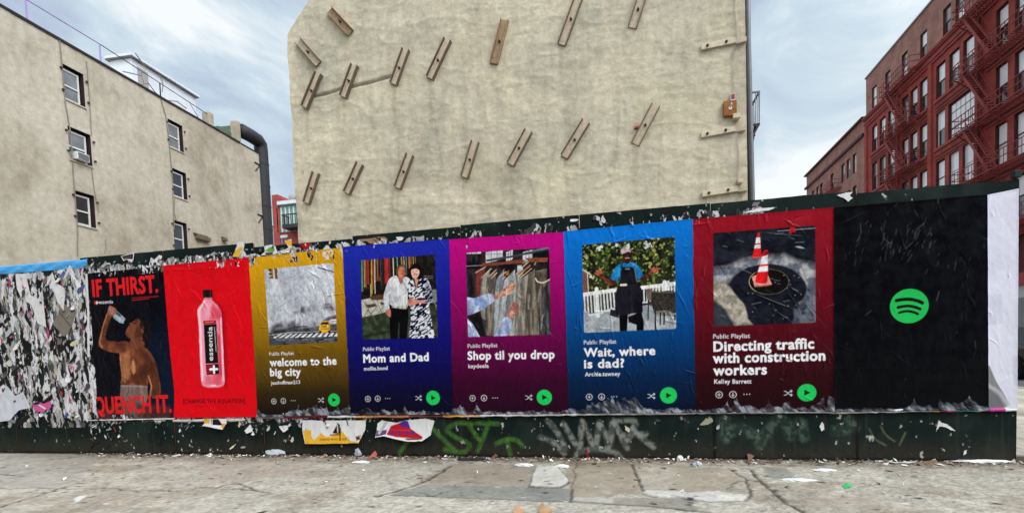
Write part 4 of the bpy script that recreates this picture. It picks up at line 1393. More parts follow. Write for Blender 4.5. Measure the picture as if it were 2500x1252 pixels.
# fire escape balcony round the corner
fe = thing('fire_escape', 'black iron fire escape balcony peeping out behind the right corner of the blind wall', 'fire escape', (XR, 15, 0))
for zz in (float(mx(1840, 318, 14.5)[1]),):
    y0_, y1_ = 14.0, 17.0
    xo = float(mx(1853, 280, 14.0)[0])
    m = MB()
    for k in range(7): m.bar((XR, y0_ + .02 + k * .48, zz), (xo, y0_ + .02 + k * .48, zz), .05, .05)
    m.bar((xo, y0_, zz), (xo, y1_, zz), .06, .06)
    m.bar((XR + .02, y0_, zz), (XR + .02, y1_, zz), .06, .06)
    m.bar((XR, y0_, zz - 1.2), (xo, y0_, zz), .06, .06)
    m.build('platform', MAT['black_metal'], fe)
    m = MB()
    ht = float(mx(1840, 226, 14.0)[1]) - zz
    for k in range(6):
        xx = XR + (xo - XR) * k / 5
        m.bar((xx, y0_, zz), (xx + .03, y0_, zz + ht), .022)
    for k in range(14): m.bar((xo, y0_ + k * .23, zz), (xo, y0_ + k * .23, zz + ht), .022)
    m.bar((XR, y0_, zz + ht), (xo + .03, y0_, zz + ht), .05)
    m.bar((xo + .02, y0_, zz + ht), (xo + .02, y1_, zz + ht), .05)
    m.build('railing', MAT['grey_metal'], fe)
    m = MB()
    for k in range(9): m.bar((XR + .15, 14.2 + k * .28, zz - .3 - k * .28), (xo - .08, 14.2 + k * .28, zz - .3 - k * .28), .1, .03)
    m.bar((xo - .1, 14.1, zz), (xo - .1, 16.8, zz - 2.8), .06)
    m.build('stair', MAT['black_metal'], fe)

# ------------------------------------------------------------------ far building in the gap
YF = 55.0
fx = lambda px, py: on_fence(px, py, YF)
far = thing('brick_building', 'small red brick building with pale green cladding between the two rendered walls', 'building', (-45, YF, 0))
KF = lambda x, y: fx(640 + x * .1278, 440 + y * .1278)
a, b = KF(180, 285), KF(300, 300)
m = MB()
m.box(a[0], b[0], YF, YF + 12, 0, a[1])
m.build('brick_pier', MAT['brick_red'], far)
c = KF(280, 1000)
e = KF(700, 500)
m = MB()
m.box(b[0] + .003, e[0] + 14, YF + .2, YF + 12, 0, c[1])
m.build('brick_base', MAT['brick_red'], far)
t_ = KF(300, 530)
m = MB()
m.box(b[0] + .004, e[0] + 14, YF + .15, YF + 11.8, c[1] + .003, t_[1] + .3)
m.build('cladding', MAT['teal'], far)
m = MB()
for k in range(8):
    x = KF(290 + 78 * k, 700)[0]
    m.box(x - .07, x + .07, YF, YF + .148, c[1], t_[1])
m.build('mullions', MAT['white_frame'], far)
m = MB()
m.box(b[0] + .01, e[0] + 14, YF - .3, YF + 12, t_[1] + .303, t_[1] + .75)
m.build('parapet', MAT['white_wall'], far)
m = MB()
g0, g1, g2 = KF(300, 330), KF(540, 435), KF(300, 430)
m.v += [(g0[0], YF + .4, g0[1]), (g1[0], YF + .4, g1[1]), (g2[0], YF + .4, g2[1] - .2), (g0[0], YF + 8, g0[1]), (g1[0], YF + 8, g1[1]), (g2[0], YF + 8, g2[1] - .2)]
m.f += [(0, 2, 1), (3, 4, 5), (0, 1, 4, 3), (0, 3, 5, 2), (1, 2, 5, 4)]
m.build('gable', MAT['brick_red'], far)
m = MB()
for x in (345, 415):
    p, q = KF(x, 1085), KF(x + 38, 1130)
    m.box(p[0], q[0], YF + .1, YF + .21, q[1] - .6, p[1])
m.build('window', MAT['glass_grey'], far)
m = MB()
p, q = KF(325, 1075), KF(480, 1090)
m.box(p[0], q[0], YF + .05, YF + .2, q[1], p[1] + .15)
m.build('lintel', MAT['white_wall'], far)
sd_ = thing('satellite_dish', 'grey satellite dish on the roof of the far brick building', 'satellite dish', (float(KF(450, 300)[0]), YF + 2, float(t_[1]) + .7))
o = KF(440, 270)
m = MB()
n = 14
for i, rr in enumerate((0.02, .3, .55, .75)):
    for j in range(n):
        th = 2 * pi * j / n
        m.v.append((o[0] + rr * cos(th) * 1.15, YF + 2 + .25 * rr * rr - .1 + .2 * rr * cos(th), o[1] + rr * sin(th) * .7 - .35 * rr * cos(th)))
for i in range(3):
    for j in range(n): m.f.append((i * n + j, i * n + (j + 1) % n, (i + 1) * n + (j + 1) % n, (i + 1) * n + j))
m.build('dish', MAT['grey_wall'], sd_)
m = MB()
p1, p2 = KF(450, 310), KF(445, 380)
m.tube([(p1[0], YF + 2.1, p1[1]), (p2[0], YF + 2.1, p2[1] - 1)], .07, 6)
p3 = KF(508, 258)
m.tube([(o[0], YF + 1.9, o[1] - .3), (p3[0], YF + 1.4, p3[1])], .06, 6)
m.build('mast', MAT['grey_metal'], sd_)
bl = thing('balcony', 'dark iron balcony in front of the far green cladding', 'balcony', (float(KF(520, 900)[0]), YF - 1.5, float(KF(520, 900)[1])))
p, q = KF(520, 720), KF(540, 900)
m = MB()
m.box(p[0], p[0] + 8, YF - 1.6, YF - .02, q[1] - .45, q[1])
m.build('slab', MAT['duct'], bl)
m = MB()
for k in range(22): m.bar((p[0] + .05 + k * .3, YF - 1.55, q[1]), (p[0] + .05 + k * .3, YF - 1.55, p[1]), .06)
for k in range(5): m.bar((p[0] + .05, YF - 1.55 + k * .3, q[1]), (p[0] + .05, YF - 1.55 + k * .3, p[1]), .06)
m.bar((p[0], YF - 1.55, p[1]), (p[0] + 8, YF - 1.55, p[1]), .12)
m.bar((p[0] + .05, YF - 1.55, p[1]), (p[0] + .05, YF - .1, p[1]), .12)
m.build('railing', MAT['black_metal'], bl)
gb = thing('grey_building', 'plain grey building behind the black flue in the gap', 'building', (-50, 62, 0))
p, q = on_fence(652, 553, 62), on_fence(672, 560, 62)
m = MB()
m.box(p[0] - 6, q[0] + .5, 62, 72, 0, p[1])
m.build('wall', MAT['grey_wall'], gb, bevel=.02)
m = MB()
m.box(p[0] - 6.2, q[0] + .7, 61.8, 72.2, p[1] + .003, p[1] + .3)
m.build('coping', MAT['white_wall'], gb)

# ------------------------------------------------------------------ red loft building across the side street
FR = Frame((25, 0, 0), radians(1.888), -1)
red = thing('brick_loft_building', 'big red brick loft building across the street with rows of tall sash windows', 'building', (25, 40, 0))
U0, U1 = 14.0, 60.2
ZRF, ZC0, ZC1 = 29.45, 24.15, 25.25
rowsR = [(20.88, 23.62), (16.86, 19.72), (12.86, 15.71), (8.8, 11.6), (5.0, 7.6)]
cols = [(57.98, .62), (56.12, .66), (54.2, .66), (51.45, .60), (49.85, .62), (48.2, .62), (45.52, .66), (43.6, .68), (41.75, .68), (38.0, .62), (36.0, .72), (34.0, .72), (31.4, .66), (29.5, .66), (27.6, .66), (24.5, .66), (22.6, .66), (20.7, .66), (17.6, .66)]
att = [58.16, 55.07, 51.66, 48.31, 44.74, 43.0, 38.6, 36.4, 31.0, 27.5, 23.4, 19.8]
holes, wins = [], []
for ri, (z0, z1) in enumerate(rowsR):
    for ci, (u, hw) in enumerate(cols):
        if ri == 1 and ci == 7: continue
        if ri == 1 and ci == 8:
            holes.append((41.0, 44.4, z0, z1)); wins.append((41.0, 44.4, z0, z1, 'wide', ri, ci)); continue
        holes.append((u - hw, u + hw, z0, z1)); wins.append((u - hw, u + hw, z0, z1, 'sash', ri, ci))
m, rv = wall_holes(FR, U0, U1, 0, ZC0, holes, 0.26)
m.build('wall', MAT['brick_red'], red)
for q_ in rv: q_.build('window_reveal', MAT['trim_dark'], red)
ah = [(u - .56, u + .56, 25.3, 27.72) for u in att]
m, rv = wall_holes(FR, U0, U1, ZC0, ZRF, ah, 0.22, -0.05)
m.build('attic_wall', MAT['brick_brown'], red)
for q_ in rv: q_.build('window_reveal', MAT['trim_dark'], red)
m = MB()
m.fbox(FR, U0 + .02, U1 - .02, 0, ZRF - .1, -18, -0.5)
m.fbox(FR, U1 - .45, U1 - .003, 0, ZRF - .02, -.5, -.055)
m.build('body', MAT['brick_brown'], red)
m = MB()
m.fbox(FR, U0, U1 + .1, ZRF, ZRF + .14, -.4, .06)
m.build('coping', MAT['grey_wall'], red)
m = MB()
for z0, z1, w in ((24.16, 24.4, .12), (24.403, 24.55, .2), (24.553, 24.85, .14), (24.853, 25.0, .28), (25.003, 25.22, .36)):
    m.fbox(FR, U0, U1 + .02, z0, z1, 0.002, w)
m.build('cornice', MAT['trim_red'], red)
for u in (60.0, 52.9, 47.0, 40.35, 32.6, 26.0, 19.0):               # brick piers between the bays
    m = MB()
    m.fbox(FR, u - .34, u + .16, 0, 24.15, .003, .16)
    m.build('pier', MAT['brick_red'], red)
bays = [(53.3, 58.9), (47.4, 52.3), (40.8, 46.4), (33.2, 39.8), (26.6, 32.1), (19.5, 25.4)]
for z0, z1 in rowsR[:4]:
    for a, b in bays:
        m = MB()
        m.fbox(FR, a, b, z0 - .26, z0 - .03, .003, .12)
        m.build('sill_course', MAT['trim_red'], red)
        m = MB()
        for (p, q, r_, s_) in ((a + .2, b - .2, z0 - .72, z0 - .62), (a + .2, b - .2, z0 - 1.0, z0 - .94)):
            m.fbox(FR, p, q, r_, s_, .003, .06)
        m.build('spandrel_moulding', MAT['trim_dark'], red)
rr_ = random.Random(4)
wf = simple('dark_sash', (74, 52, 52), .6, 0, .3, .2, 3)
for a, b, z0, z1, kind, ri, ci in wins:
    if ri >= 4 or (a + b) / 2 < 20: continue
    if kind == 'wide':
        m = MB()
        m.fbox(FR, a, b, z0, z1, -.25, -.18)
        m.build('window', MAT['trim_dark'], red)
        w_ = red.children[-1]
        m = MB()
        for i in range(4):
            for j in range(5):
                du, dz = (b - a - .3) / 5, (z1 - z0 - .3) / 4
                m.fbox(FR, a + .15 + j * du + .04, a + .15 + (j + 1) * du - .04, z0 + .15 + i * dz + .04, z0 + .15 + (i + 1) * dz - .04, -.178, -.165)
        m.build('panes', MAT['blind'], w_)
        continue
    white = (ri, ci) in ((1, 6), (2, 0), (2, 1), (2, 2), (2, 7), (2, 8))
    up = MAT['blind'] if rr_.random() < .86 else MAT['glass_grey']
    low = MAT['glass_dark'] if rr_.random() < .7 else MAT['glass_grey']
    if ri == 2 and rr_.random() < .5: low = MAT['blind']
    sash(FR, red, a + .02, b - .02, z0 + .02, z1 - .02, -.22, up, low, MAT['white_frame'] if white else wf, .09, .5)
for a, b, z0, z1 in ah:
    if (a + b) / 2 < 30: continue
    sash(FR, red, a + .02, b - .02, z0 + .02, z1 - .02, -.24, MAT['blind'] if rr_.random() < .8 else MAT['glass_grey'], MAT['glass_dark'] if rr_.random() < .5 else MAT['blind'], wf, .08, .52)
m = MB()
m.fbox(FR, 28, 44, .1, 4.2, .01, .35)
m.build('shopfront', MAT['shop'], red)
m = MB()
m.fbox(FR, 28, 44, 4.205, 5.0, .01, .5)
m.build('shop_fascia', MAT['red_paint'], red)
m = MB()
for k in range(8): m.fbox(FR, 28.4 + k * 2, 29.9 + k * 2, .6, 3.4, .351, .37)
m.build('shop_glass', MAT['glass_dark'], red)


def red_fire_escape(label, levels, ua, ub, first, dout=1.15, stair_dir=1):
    t = thing('fire_escape', label, 'fire escape', FR((ua + ub) / 2, levels[-1], .5), 'red iron fire escapes on the loft building')
    I = MAT['iron_red']
    for z in levels:
        m = MB()
        n = int((ub - ua) / .3)
        for k in range(n + 1):
            u = ua + (ub - ua) * k / n
            m.bar(FR(u, z, .02), FR(u, z, dout), .06, .03)
        for w in (.05, .4, .75, dout): m.bar(FR(ua, z - .03, w), FR(ub, z - .03, w), .07, .06)
        for u in (ua + .2, (ua + ub) / 2, ub - .2): m.bar(FR(u, z - .9, .03), FR(u, z - .05, dout - .1), .07, .07)
        m.build('platform', I, t)
        m = MB()
        for zz in (z + .5, z + 1.0):
            m.bar(FR(ua, zz, dout), FR(ub, zz, dout), .05)
            m.bar(FR(ua, zz, .02), FR(ua, zz, dout), .05)
            m.bar(FR(ub, zz, .02), FR(ub, zz, dout), .05)
        for k in range(int((ub - ua) / .42) + 1): m.bar(FR(ua + k * .42, z, dout), FR(ua + k * .42, z + 1.0, dout), .03)
        m.build('railing', I, t)
    for za, zb in zip(levels[:-1], levels[1:]):
        m = MB()
        if stair_dir > 0: u_top, u_bot = ub + .35, ub - 2.6
        else: u_top, u_bot = ua + .2, ua + 3
        u_top, u_bot = first
        for w in (.35, .95):
            m.bar(FR(u_top, za, w), FR(u_bot, zb + .05, w), .05, .2)
            m.bar(FR(u_top, za + .9, w), FR(u_bot, zb + .95, w), .04)
        for k in range(15):
            f = (k + .5) / 15
            m.bar(FR(u_top + (u_bot - u_top) * f, za + (zb - za) * f, .35), FR(u_top + (u_bot - u_top) * f, za + (zb - za) * f, .95), .24, .035)
        m.build('stair', I, t)
    return t


red_fire_escape('left red iron fire escape zigzagging down the middle of the loft building', [24.75, 20.55, 16.5, 12.5, 8.5], 48.0, 53.9, (53.5, 50.2))
red_fire_escape('right red iron fire escape nearest the camera on the loft building', [28.6, 24.4, 20.3, 16.3, 12.3, 8.3], 33.0, 41.4, (40.6, 37.6), 1.25)
m = MB()
m.tube([FR(40.1, .1, .22), FR(40.1, 24.1, .22)], .09, 8)
m.build('rain_pipe', MAT['trim_dark'], red)

# lower brick neighbour beyond it
nb = thing('low_brick_building', 'lower brown brick building beyond the red loft building with its own fire escape', 'building', (27, 70, 0))
NB0, NB1, NZ = 60.5, 81.0, 25.4
nh = []
for (x, y0, y1) in ((2086, 351, 390), (2071, 360, 397), (2058, 372, 408), (2031, 402, 424), (2005, 426, 455), (1996, 436, 464), (1985, 447, 470)):
    u, zt = FR.at(x, y0)
    _, zb = FR.at(x, y1)
    nh.append((u - .55, u + .55, 20.3, 22.5))
nh2 = [(a, b, 16.4, 18.8) for a, b, _, _ in nh]
m, rv = wall_holes(FR, NB0, NB1, 0, NZ, nh + nh2, .35)
m.build('wall', MAT['brick_brown'], nb)
for q_ in rv: q_.build('window_reveal', MAT['trim_dark'], nb)
m = MB()
m.fbox(FR, NB0 + .02, NB1 - .02, 0, NZ - .05, -16, -.45)
m.build('body', MAT['brick_brown'], nb)
m = MB()
m.fbox(FR, NB0, NB1 + .3, NZ - 1.9, NZ - 1.6, .003, .25)
m.fbox(FR, NB0, NB1 + .3, NZ + .003, NZ + .2, -.3, .3)
m.build('cornice', MAT['trim_dark'], nb)
for a, b, c, d in nh + nh2:
    sash(FR, nb, a + .02, b - .02, c + .02, d - .02, -.3, MAT['blind'], MAT['blind'] if rr_.random() < .6 else MAT['glass_dark'], MAT['white_frame'] if rr_.random() < .4 else wf, .08)
red_fire_escape('small dark fire escape on the lower brick building beyond', [19.9, 15.9, 11.9], 67.2, 71.8, (71.4, 73.9))

# ------------------------------------------------------------------ parked car down the side street
def car():
    cx_, cy_ = 11.2, 12.6
    root = thing('parked_car', 'dark parked car just visible past the right end of the hoarding', 'car', (cx_, cy_, -.14))
    # side profile along Y, extruded across X with tumblehome
    prof = [(-2.2, .35), (-2.25, .62), (-2.1, .82), (-1.15, .95), (-.55, 1.38), (.75, 1.42), (1.5, 1.02), (2.15, .92), (2.25, .6), (2.2, .34)]
    m = MB()
    n = len(prof)
    for sx in (-1, 1):
        for y, z in prof:
            w = .9 if z < 1.0 else .68
            m.v.append((cx_ + sx * w, cy_ + y, z - .14))
    m.f += [tuple(range(n))[::-1], tuple(range(n, 2 * n))]
    for i in range(n): m.f.append((i, (i + 1) % n, n + (i + 1) % n, n + i))
    m.build('body', MAT['car'], root, bevel=.05)
    for sx in (-1, 1):
        for ya, yb, zt in ((-.95, -.08, 1.31), (.02, 1.05, 1.31)):
            g = MB()
            g.poly([(cx_ + sx * .905, cy_ + ya, .84), (cx_ + sx * .905, cy_ + yb, .84), (cx_ + sx * .735, cy_ + (yb if yb < .5 else .75), zt - .14), (cx_ + sx * .735, cy_ + (ya if ya > -.5 else -.5), zt - .14)])
            g.build('side_window', MAT['glass_grey'], root)
    for sx in (-1, 1):
        for y in (-1.4, 1.4):
            w = MB()
            w.tube([(cx_ + sx * .72, cy_ + y, .18), (cx_ + sx * .93, cy_ + y, .18)], .32, 20)
            o = w.build('wheel', MAT['tyre'], root)
            w = MB()
            w.tube([(cx_ + sx * .925, cy_ + y, .18), (cx_ + sx * .94, cy_ + y, .18)], .2, 16)
            w.build('rim', MAT['alloy'], o)
    for sx in (-1, 1):
        w = MB()
        w.box(cx_ + sx * .75 - .13, cx_ + sx * .75 + .13, cy_ - 2.27, cy_ - 2.2, .42, .58)
        w.build('tail_lamp', MAT['lamp_red'], root, bevel=.01)


car()


# ------------------------------------------------------------------ tenements added out of view, for the posters to reflect
for x0, x1, h, mt, lab in ((-46, -22, 15.5, 'brick_brown', 'unseen brown brick tenement added for reflections, facing the left end of the hoarding'), (-21.9, -4, 18.5, 'brick_red', 'unseen red brick tenement added for reflections, directly facing the hoarding'), (-3.9, 20, 14.0, 'brick_brown', 'unseen low brown brick tenement added for reflections, facing the right end of the hoarding')):
    FO = Frame((x0, -21, 0), radians(90), -1)
    t = thing('added_tenement', lab, 'building', (x0, -21, 0))
    hs = []
    for fl in range(int(h / 3.3)):
        for k in range(int((x1 - x0) / 2.6)):
            hs.append((.9 + k * 2.6, 2.1 + k * 2.6, .9 + fl * 3.3, 2.7 + fl * 3.3))
    sgn = 1
    m, rv = wall_holes(FO, 0, x1 - x0, -.14, h, hs, .25)
    m.build('wall', MAT[mt], t)
    for q_ in rv: q_.build('window_reveal', MAT['glass_dark'], t)
    m = MB()
    m.fbox(FO, .02, x1 - x0 - .02, -.14, h - .1, -11, -.4)
    m.build('body', MAT[mt], t)
    m = MB()
    m.fbox(FO, 0, x1 - x0, h, h + .5, -.4, .5)
    m.build('cornice', MAT['trim_dark'], t)


# ------------------------------------------------------------------ paste-ups on the hoarding
SHEET, PICTURE, LETTERS, BUTTON, LOGO, FIGURE, STRAP, ICONS = range(8)
PART_NAMES = {SHEET: 'sheet', PICTURE: 'printed_picture', LETTERS: 'lettering', BUTTON: 'play_button', LOGO: 'round_logo',
              FIGURE: 'printed_bottle', STRAP: 'heading', ICONS: 'icon',
              8: 'title', 9: 'user_name', 10: 'heading', 11: 'icon', 12: 'icon', 13: 'icon', 14: 'title', 15: 'title'}


def wrinkles(X, Z, seed, amp=1.0, creases=70, lean=0.12):
    """relief of pasted paper: soft cockling, long slanting creases, a few sharp folds"""
    r = np.random.default_rng(seed)
    xs = X + lean * Z
    h = 0.0045 * (fbm(xs * 6.0, Z * 1.8, seed, 3) - 0.5)
    h += 0.0014 * (ridge(xs * 9, Z * 3.0, seed + 3, 3) ** 4) * sstep(.35, .7, fbm(X * 2, Z * 2, seed + 4, 2))
    h += 0.0016 * (fbm(xs * 34, Z * 20, seed + 5, 3) - 0.5)
    h *= amp * 2.0
    x0, x1, z0, z1 = X.min(), X.max(), Z.min(), Z.max()
    for k in range(creases):
        cx, cz = r.uniform(x0, x1), r.uniform(z0, z1)
        ang = r.normal(pi / 2 + 0.2, 0.33) if r.random() < 0.72 else r.uniform(0, pi)
        L = r.uniform(0.04, 0.30) * (1.6 if r.random() < 0.15 else 1)
        wd = r.uniform(0.005, 0.011)
        A = r.uniform(0.0018, 0.0075) * amp * (1 if r.random() < 0.75 else -0.7)
        n = 5
        pts = []
        for i in range(n + 1):
            t = i / n - 0.5
            pts.append((cx + cos(ang) * L * t + r.normal(0, 0.006), cz + sin(ang) * L * t))
        pad = 0.03
        px_, pz_ = [p[0] for p in pts], [p[1] for p in pts]
        m = (X > min(px_) - pad) & (X < max(px_) + pad) & (Z > min(pz_) - pad) & (Z < max(pz_) + pad)
        if not m.any(): continue
        xx, zz = X[m], Z[m]
        d = np.full(xx.shape, 9.0)
        for p, q in zip(pts[:-1], pts[1:]):
            d = np.minimum(d, Canvas.segd(xx, zz, p, q))
        tt = np.abs((xx - cx) * cos(ang) + (zz - cz) * sin(ang)) / (L / 2)
        h[m] += A * np.exp(-(d / wd) ** 2) * np.clip(1.15 - tt, 0, 1)
    return h


def make_poster(name, label, corners, base, paint, seed, off=0.005, amp=1.0, creases=70, crumple=0.0, right_edge=None,
                left_edge=None, res=0.0037, wave=0.004, group='posters pasted side by side on the hoarding'):
    TL, TR, BR, BL = [on_fence(*c) for c in corners]
    n = int((TR[0] - TL[0]) / res) + 2
    m = int((TL[1] - BL[1]) / res) + 2
    s, t = np.meshgrid(np.linspace(0, 1, n), np.linspace(0, 1, m), indexing='ij')      # t from the top down
    L = TL[None, None] * (1 - t[..., None]) + BL[None, None] * t[..., None]
    R = TR[None, None] * (1 - t[..., None]) + BR[None, None] * t[..., None]
    if right_edge is not None:
        e_ = smooth_pts(FULL(right_edge), 4)
        R[..., 0] = np.interp(-R[..., 1], -e_[:, 1], e_[:, 0])
    if left_edge is not None:
        e_ = smooth_pts(FULL(left_edge), 4)
        L[..., 0] = np.interp(-L[..., 1], -e_[:, 1], e_[:, 0])
    P = L * (1 - s[..., None]) + R * s[..., None]
    X, Z = P[..., 0], P[..., 1]
    cv = Canvas(X, Z, (0, 0, 0))
    cv.S, cv.T = s, t
    base(cv, s, t)
    paint(cv)
    h = wrinkles(X, Z, seed, amp, creases)
    zb = Z - Z[:, -1:]
    if crumple:
        # the loose bottom edge: torn, scuffed, its sky glare painted grey, kicked outward in small sharp folds
        jag = crumple * (0.1 + 2.2 * ridge(X * 5.0, Z * 1.2, seed + 9, 4) ** 5 * sstep(.3, .65, fbm(X * 2.6, Z * 0, seed + 77, 2)) + 0.75 * fbm(X * 24, Z * 5, seed + 8, 3))
        mk = sstep(0, 0.016, jag - zb)
        scuff_glare = fbm(X * 22 + Z * 14, Z * 15, seed + 21, 4)
        grey = lin((104, 107, 114)) * (0.25 + 1.5 * sstep(0.32, 0.7, scuff_glare))[..., None]
        a = (mk * (0.12 + 0.86 * sstep(0.36, 0.60, fbm(X * 11 + Z * 9, Z * 14, seed + 31, 4))))[..., None]
        cv.C[:] = cv.C * (1 - a) + grey * a
        h += mk * (0.013 * ridge(X * 18 + 8 * Z, Z * 9, seed + 12, 3) ** 2 + 0.012 * sstep(0.05, 0.0, zb))
    h += wave * np.sin(s * 5 + seed) * 0.3
    edge = np.minimum(np.minimum(s, 1 - s) * (X[-1, 0] - X[0, 0]), np.minimum(t, 1 - t) * 1.8)
    h += 0.0035 * sstep(0.02, 0.0, edge) * fbm(X * 8, Z * 8, seed + 40, 2)
    # slightly uneven cut edges
    V = np.stack([X, -(off + np.maximum(h + 0.003, 0.0004)), Z], -1).reshape(-1, 3)
    Q = grid_quads(n, m)[:, ::-1]
    C = np.clip(cv.C, 0.0018, 0.86).reshape(-1, 3)
    # paper never prints quite evenly
    C *= (0.93 + 0.14 * fbm(X * 7, Z * 7, seed + 50, 4)).reshape(-1, 1)
    c0 = (TL + TR + BR + BL) / 4
    root = thing(name, label, 'poster', (c0[0], -off, BL[1]), group)
    fid = cv.ID.reshape(-1)[Q[:, 0]]
    for pid in np.unique(fid):
        sub_mesh(PART_NAMES[int(pid)], V, Q, fid == pid, MAT['paper'], root, C)
    return root


def vgrad(stops):
    ts = [a for a, _ in stops]
    cs = np.array([lin(c) for _, c in stops])

    def f(cv, s, t):
        for k in range(3):
            cv.C[..., k] = np.interp(t, ts, cs[:, k])
    return f


def playlist(cv, R, title, head, user, plus, down, dots, shuf, play, pr, white=(232, 232, 236)):
    """the lettering and the row of controls, all measured points"""
    w1 = R.w(*plus, 1)
    for (s_, p0, p1, cap, bold), pid_ in zip([head] + title + [user], [LETTERS] + [8, 14, 15][:len(title)] + [9]):
        A, B = R(p0, p1)
        cv.text(s_, A, B, cap * R.w(*p0, 1), white, bold, pid_)
    g = tuple(int(c * 0.86) for c in white)
    ring_r = 0.030
    for c, kind in ((plus, 0), (down, 1)):
        o = R(c)[0]
        th = np.linspace(0, 2 * pi, 25)
        cv.line(np.c_[o[0] + ring_r * np.cos(th), o[1] + ring_r * np.sin(th)], 0.0062, g, pid=ICONS if kind == 0 else 11)
        cv.line([(o[0], o[1] - 0.015), (o[0], o[1] + 0.015)], 0.006, g, pid=ICONS if kind == 0 else 11)
        if kind == 0:
            cv.line([(o[0] - 0.015, o[1]), (o[0] + 0.015, o[1])], 0.006, g, pid=ICONS if kind == 0 else 11)
        else:
            cv.line([(o[0] - 0.010, o[1] - 0.005), (o[0], o[1] - 0.015), (o[0] + 0.010, o[1] - 0.005)], 0.006, g, pid=ICONS if kind == 0 else 11)
    o = R(dots)[0]
    for k in (-1, 0, 1):
        cv.line([(o[0] + k * 0.025, o[1]), (o[0] + k * 0.025 + 0.0004, o[1])], 0.0095, g, pid=12)
    o = R(shuf)[0]
    for sg in (1, -1):
        cv.line(smooth_pts([(o[0] - .034, o[1] - sg * .018), (o[0] - .018, o[1] - sg * .015), (o[0] + .014, o[1] + sg * .016), (o[0] + .032, o[1] + sg * .018)]), 0.006, g, pid=13)
        cv.line([(o[0] + .022, o[1] + sg * .018 + .010), (o[0] + .033, o[1] + sg * .018), (o[0] + .022, o[1] + sg * .018 - .010)], 0.006, g, pid=13)
    o = R(play)[0]
    r = pr
    th = np.linspace(0, 2 * pi, 33)[:-1]
    cv.poly(np.c_[o[0] + r * np.cos(th), o[1] + r * np.sin(th)], (30, 196, 92), pid=BUTTON)
    k = r * 0.36
    cv.poly([(o[0] - k * .75, o[1] + k), (o[0] - k * .75, o[1] - k), (o[0] + k * 1.05, o[1])], (14, 18, 14), pid=BUTTON)


def blobs(cv, region, col_fn, n, size, seed, a=1.0):
    r = np.random.default_rng(seed)
    region = np.asarray(region)
    lo, hi = region.min(0), region.max(0)
    for k in range(n):
        c = r.uniform(lo, hi)
        s = size * r.uniform(0.5, 1.5)
        m = 7
        th = np.sort(r.uniform(0, 2 * pi, m))
        cv.poly(np.c_[c[0] + s * r.uniform(.5, 1.2, m) * np.cos(th), c[1] + s * r.uniform(.5, 1.2, m) * np.sin(th)], col_fn(r), a, pid=PICTURE)


def mixn(c1, c2, fx, fz, seed, lo=0.35, hi=0.65, octs=4):
    a, b = lin(c1), lin(c2)
    return lambda x, z: a + (b - a) * sstep(lo, hi, fbm(x * fx, z * fz, seed, octs))[..., None]


class Clip:
    """paint a picture, keep it only inside its rounded frame"""
    def __init__(s, cv, quad):
        s.cv, s.quad = cv, np.asarray(quad)
        s.keepC, s.keepI = cv.C.copy(), cv.ID.copy()

    def done(s):
        cv = s.cv
        q = s.quad
        c = q.mean(0)
        pts = []
        for i in range(4):                                       # small rounded corners
            a, b, d = q[i - 1], q[i], q[(i + 1) % 4]
            ua, ud = (a - b) / np.hypot(*(a - b)), (d - b) / np.hypot(*(d - b))
            r = 0.022
            for t in np.linspace(0, 1, 5):
                pts.append(b + ua * r * (1 - t) ** 2 + ud * r * t ** 2)
        mcv = Canvas(cv.X, cv.Z, (0, 0, 0))
        mcv.C[:] = 0
        mcv.poly(np.array(pts), (255, 255, 255), pid=1)
        a = mcv.C[..., :1]
        # the grain and unevenness of a photograph
        X_, Z_ = cv.X, cv.Z
        sd_ = int(abs(c[0]) * 1000) % 991
        g = 0.40 + 0.74 * fbm(X_ * 22, Z_ * 17, sd_, 5, .66) + 0.46 * fbm(X_ * 70, Z_ * 60, sd_ + 7, 2)
        cv.C *= g[..., None]
        cv.C[:] = np.clip(cv.C, 0, 1) ** 1.06 * 1.06
        cv.C[:] = s.keepC * (1 - a) + cv.C * a
        cv.ID[:] = np.where(mcv.ID == 1, PICTURE, s.keepI)


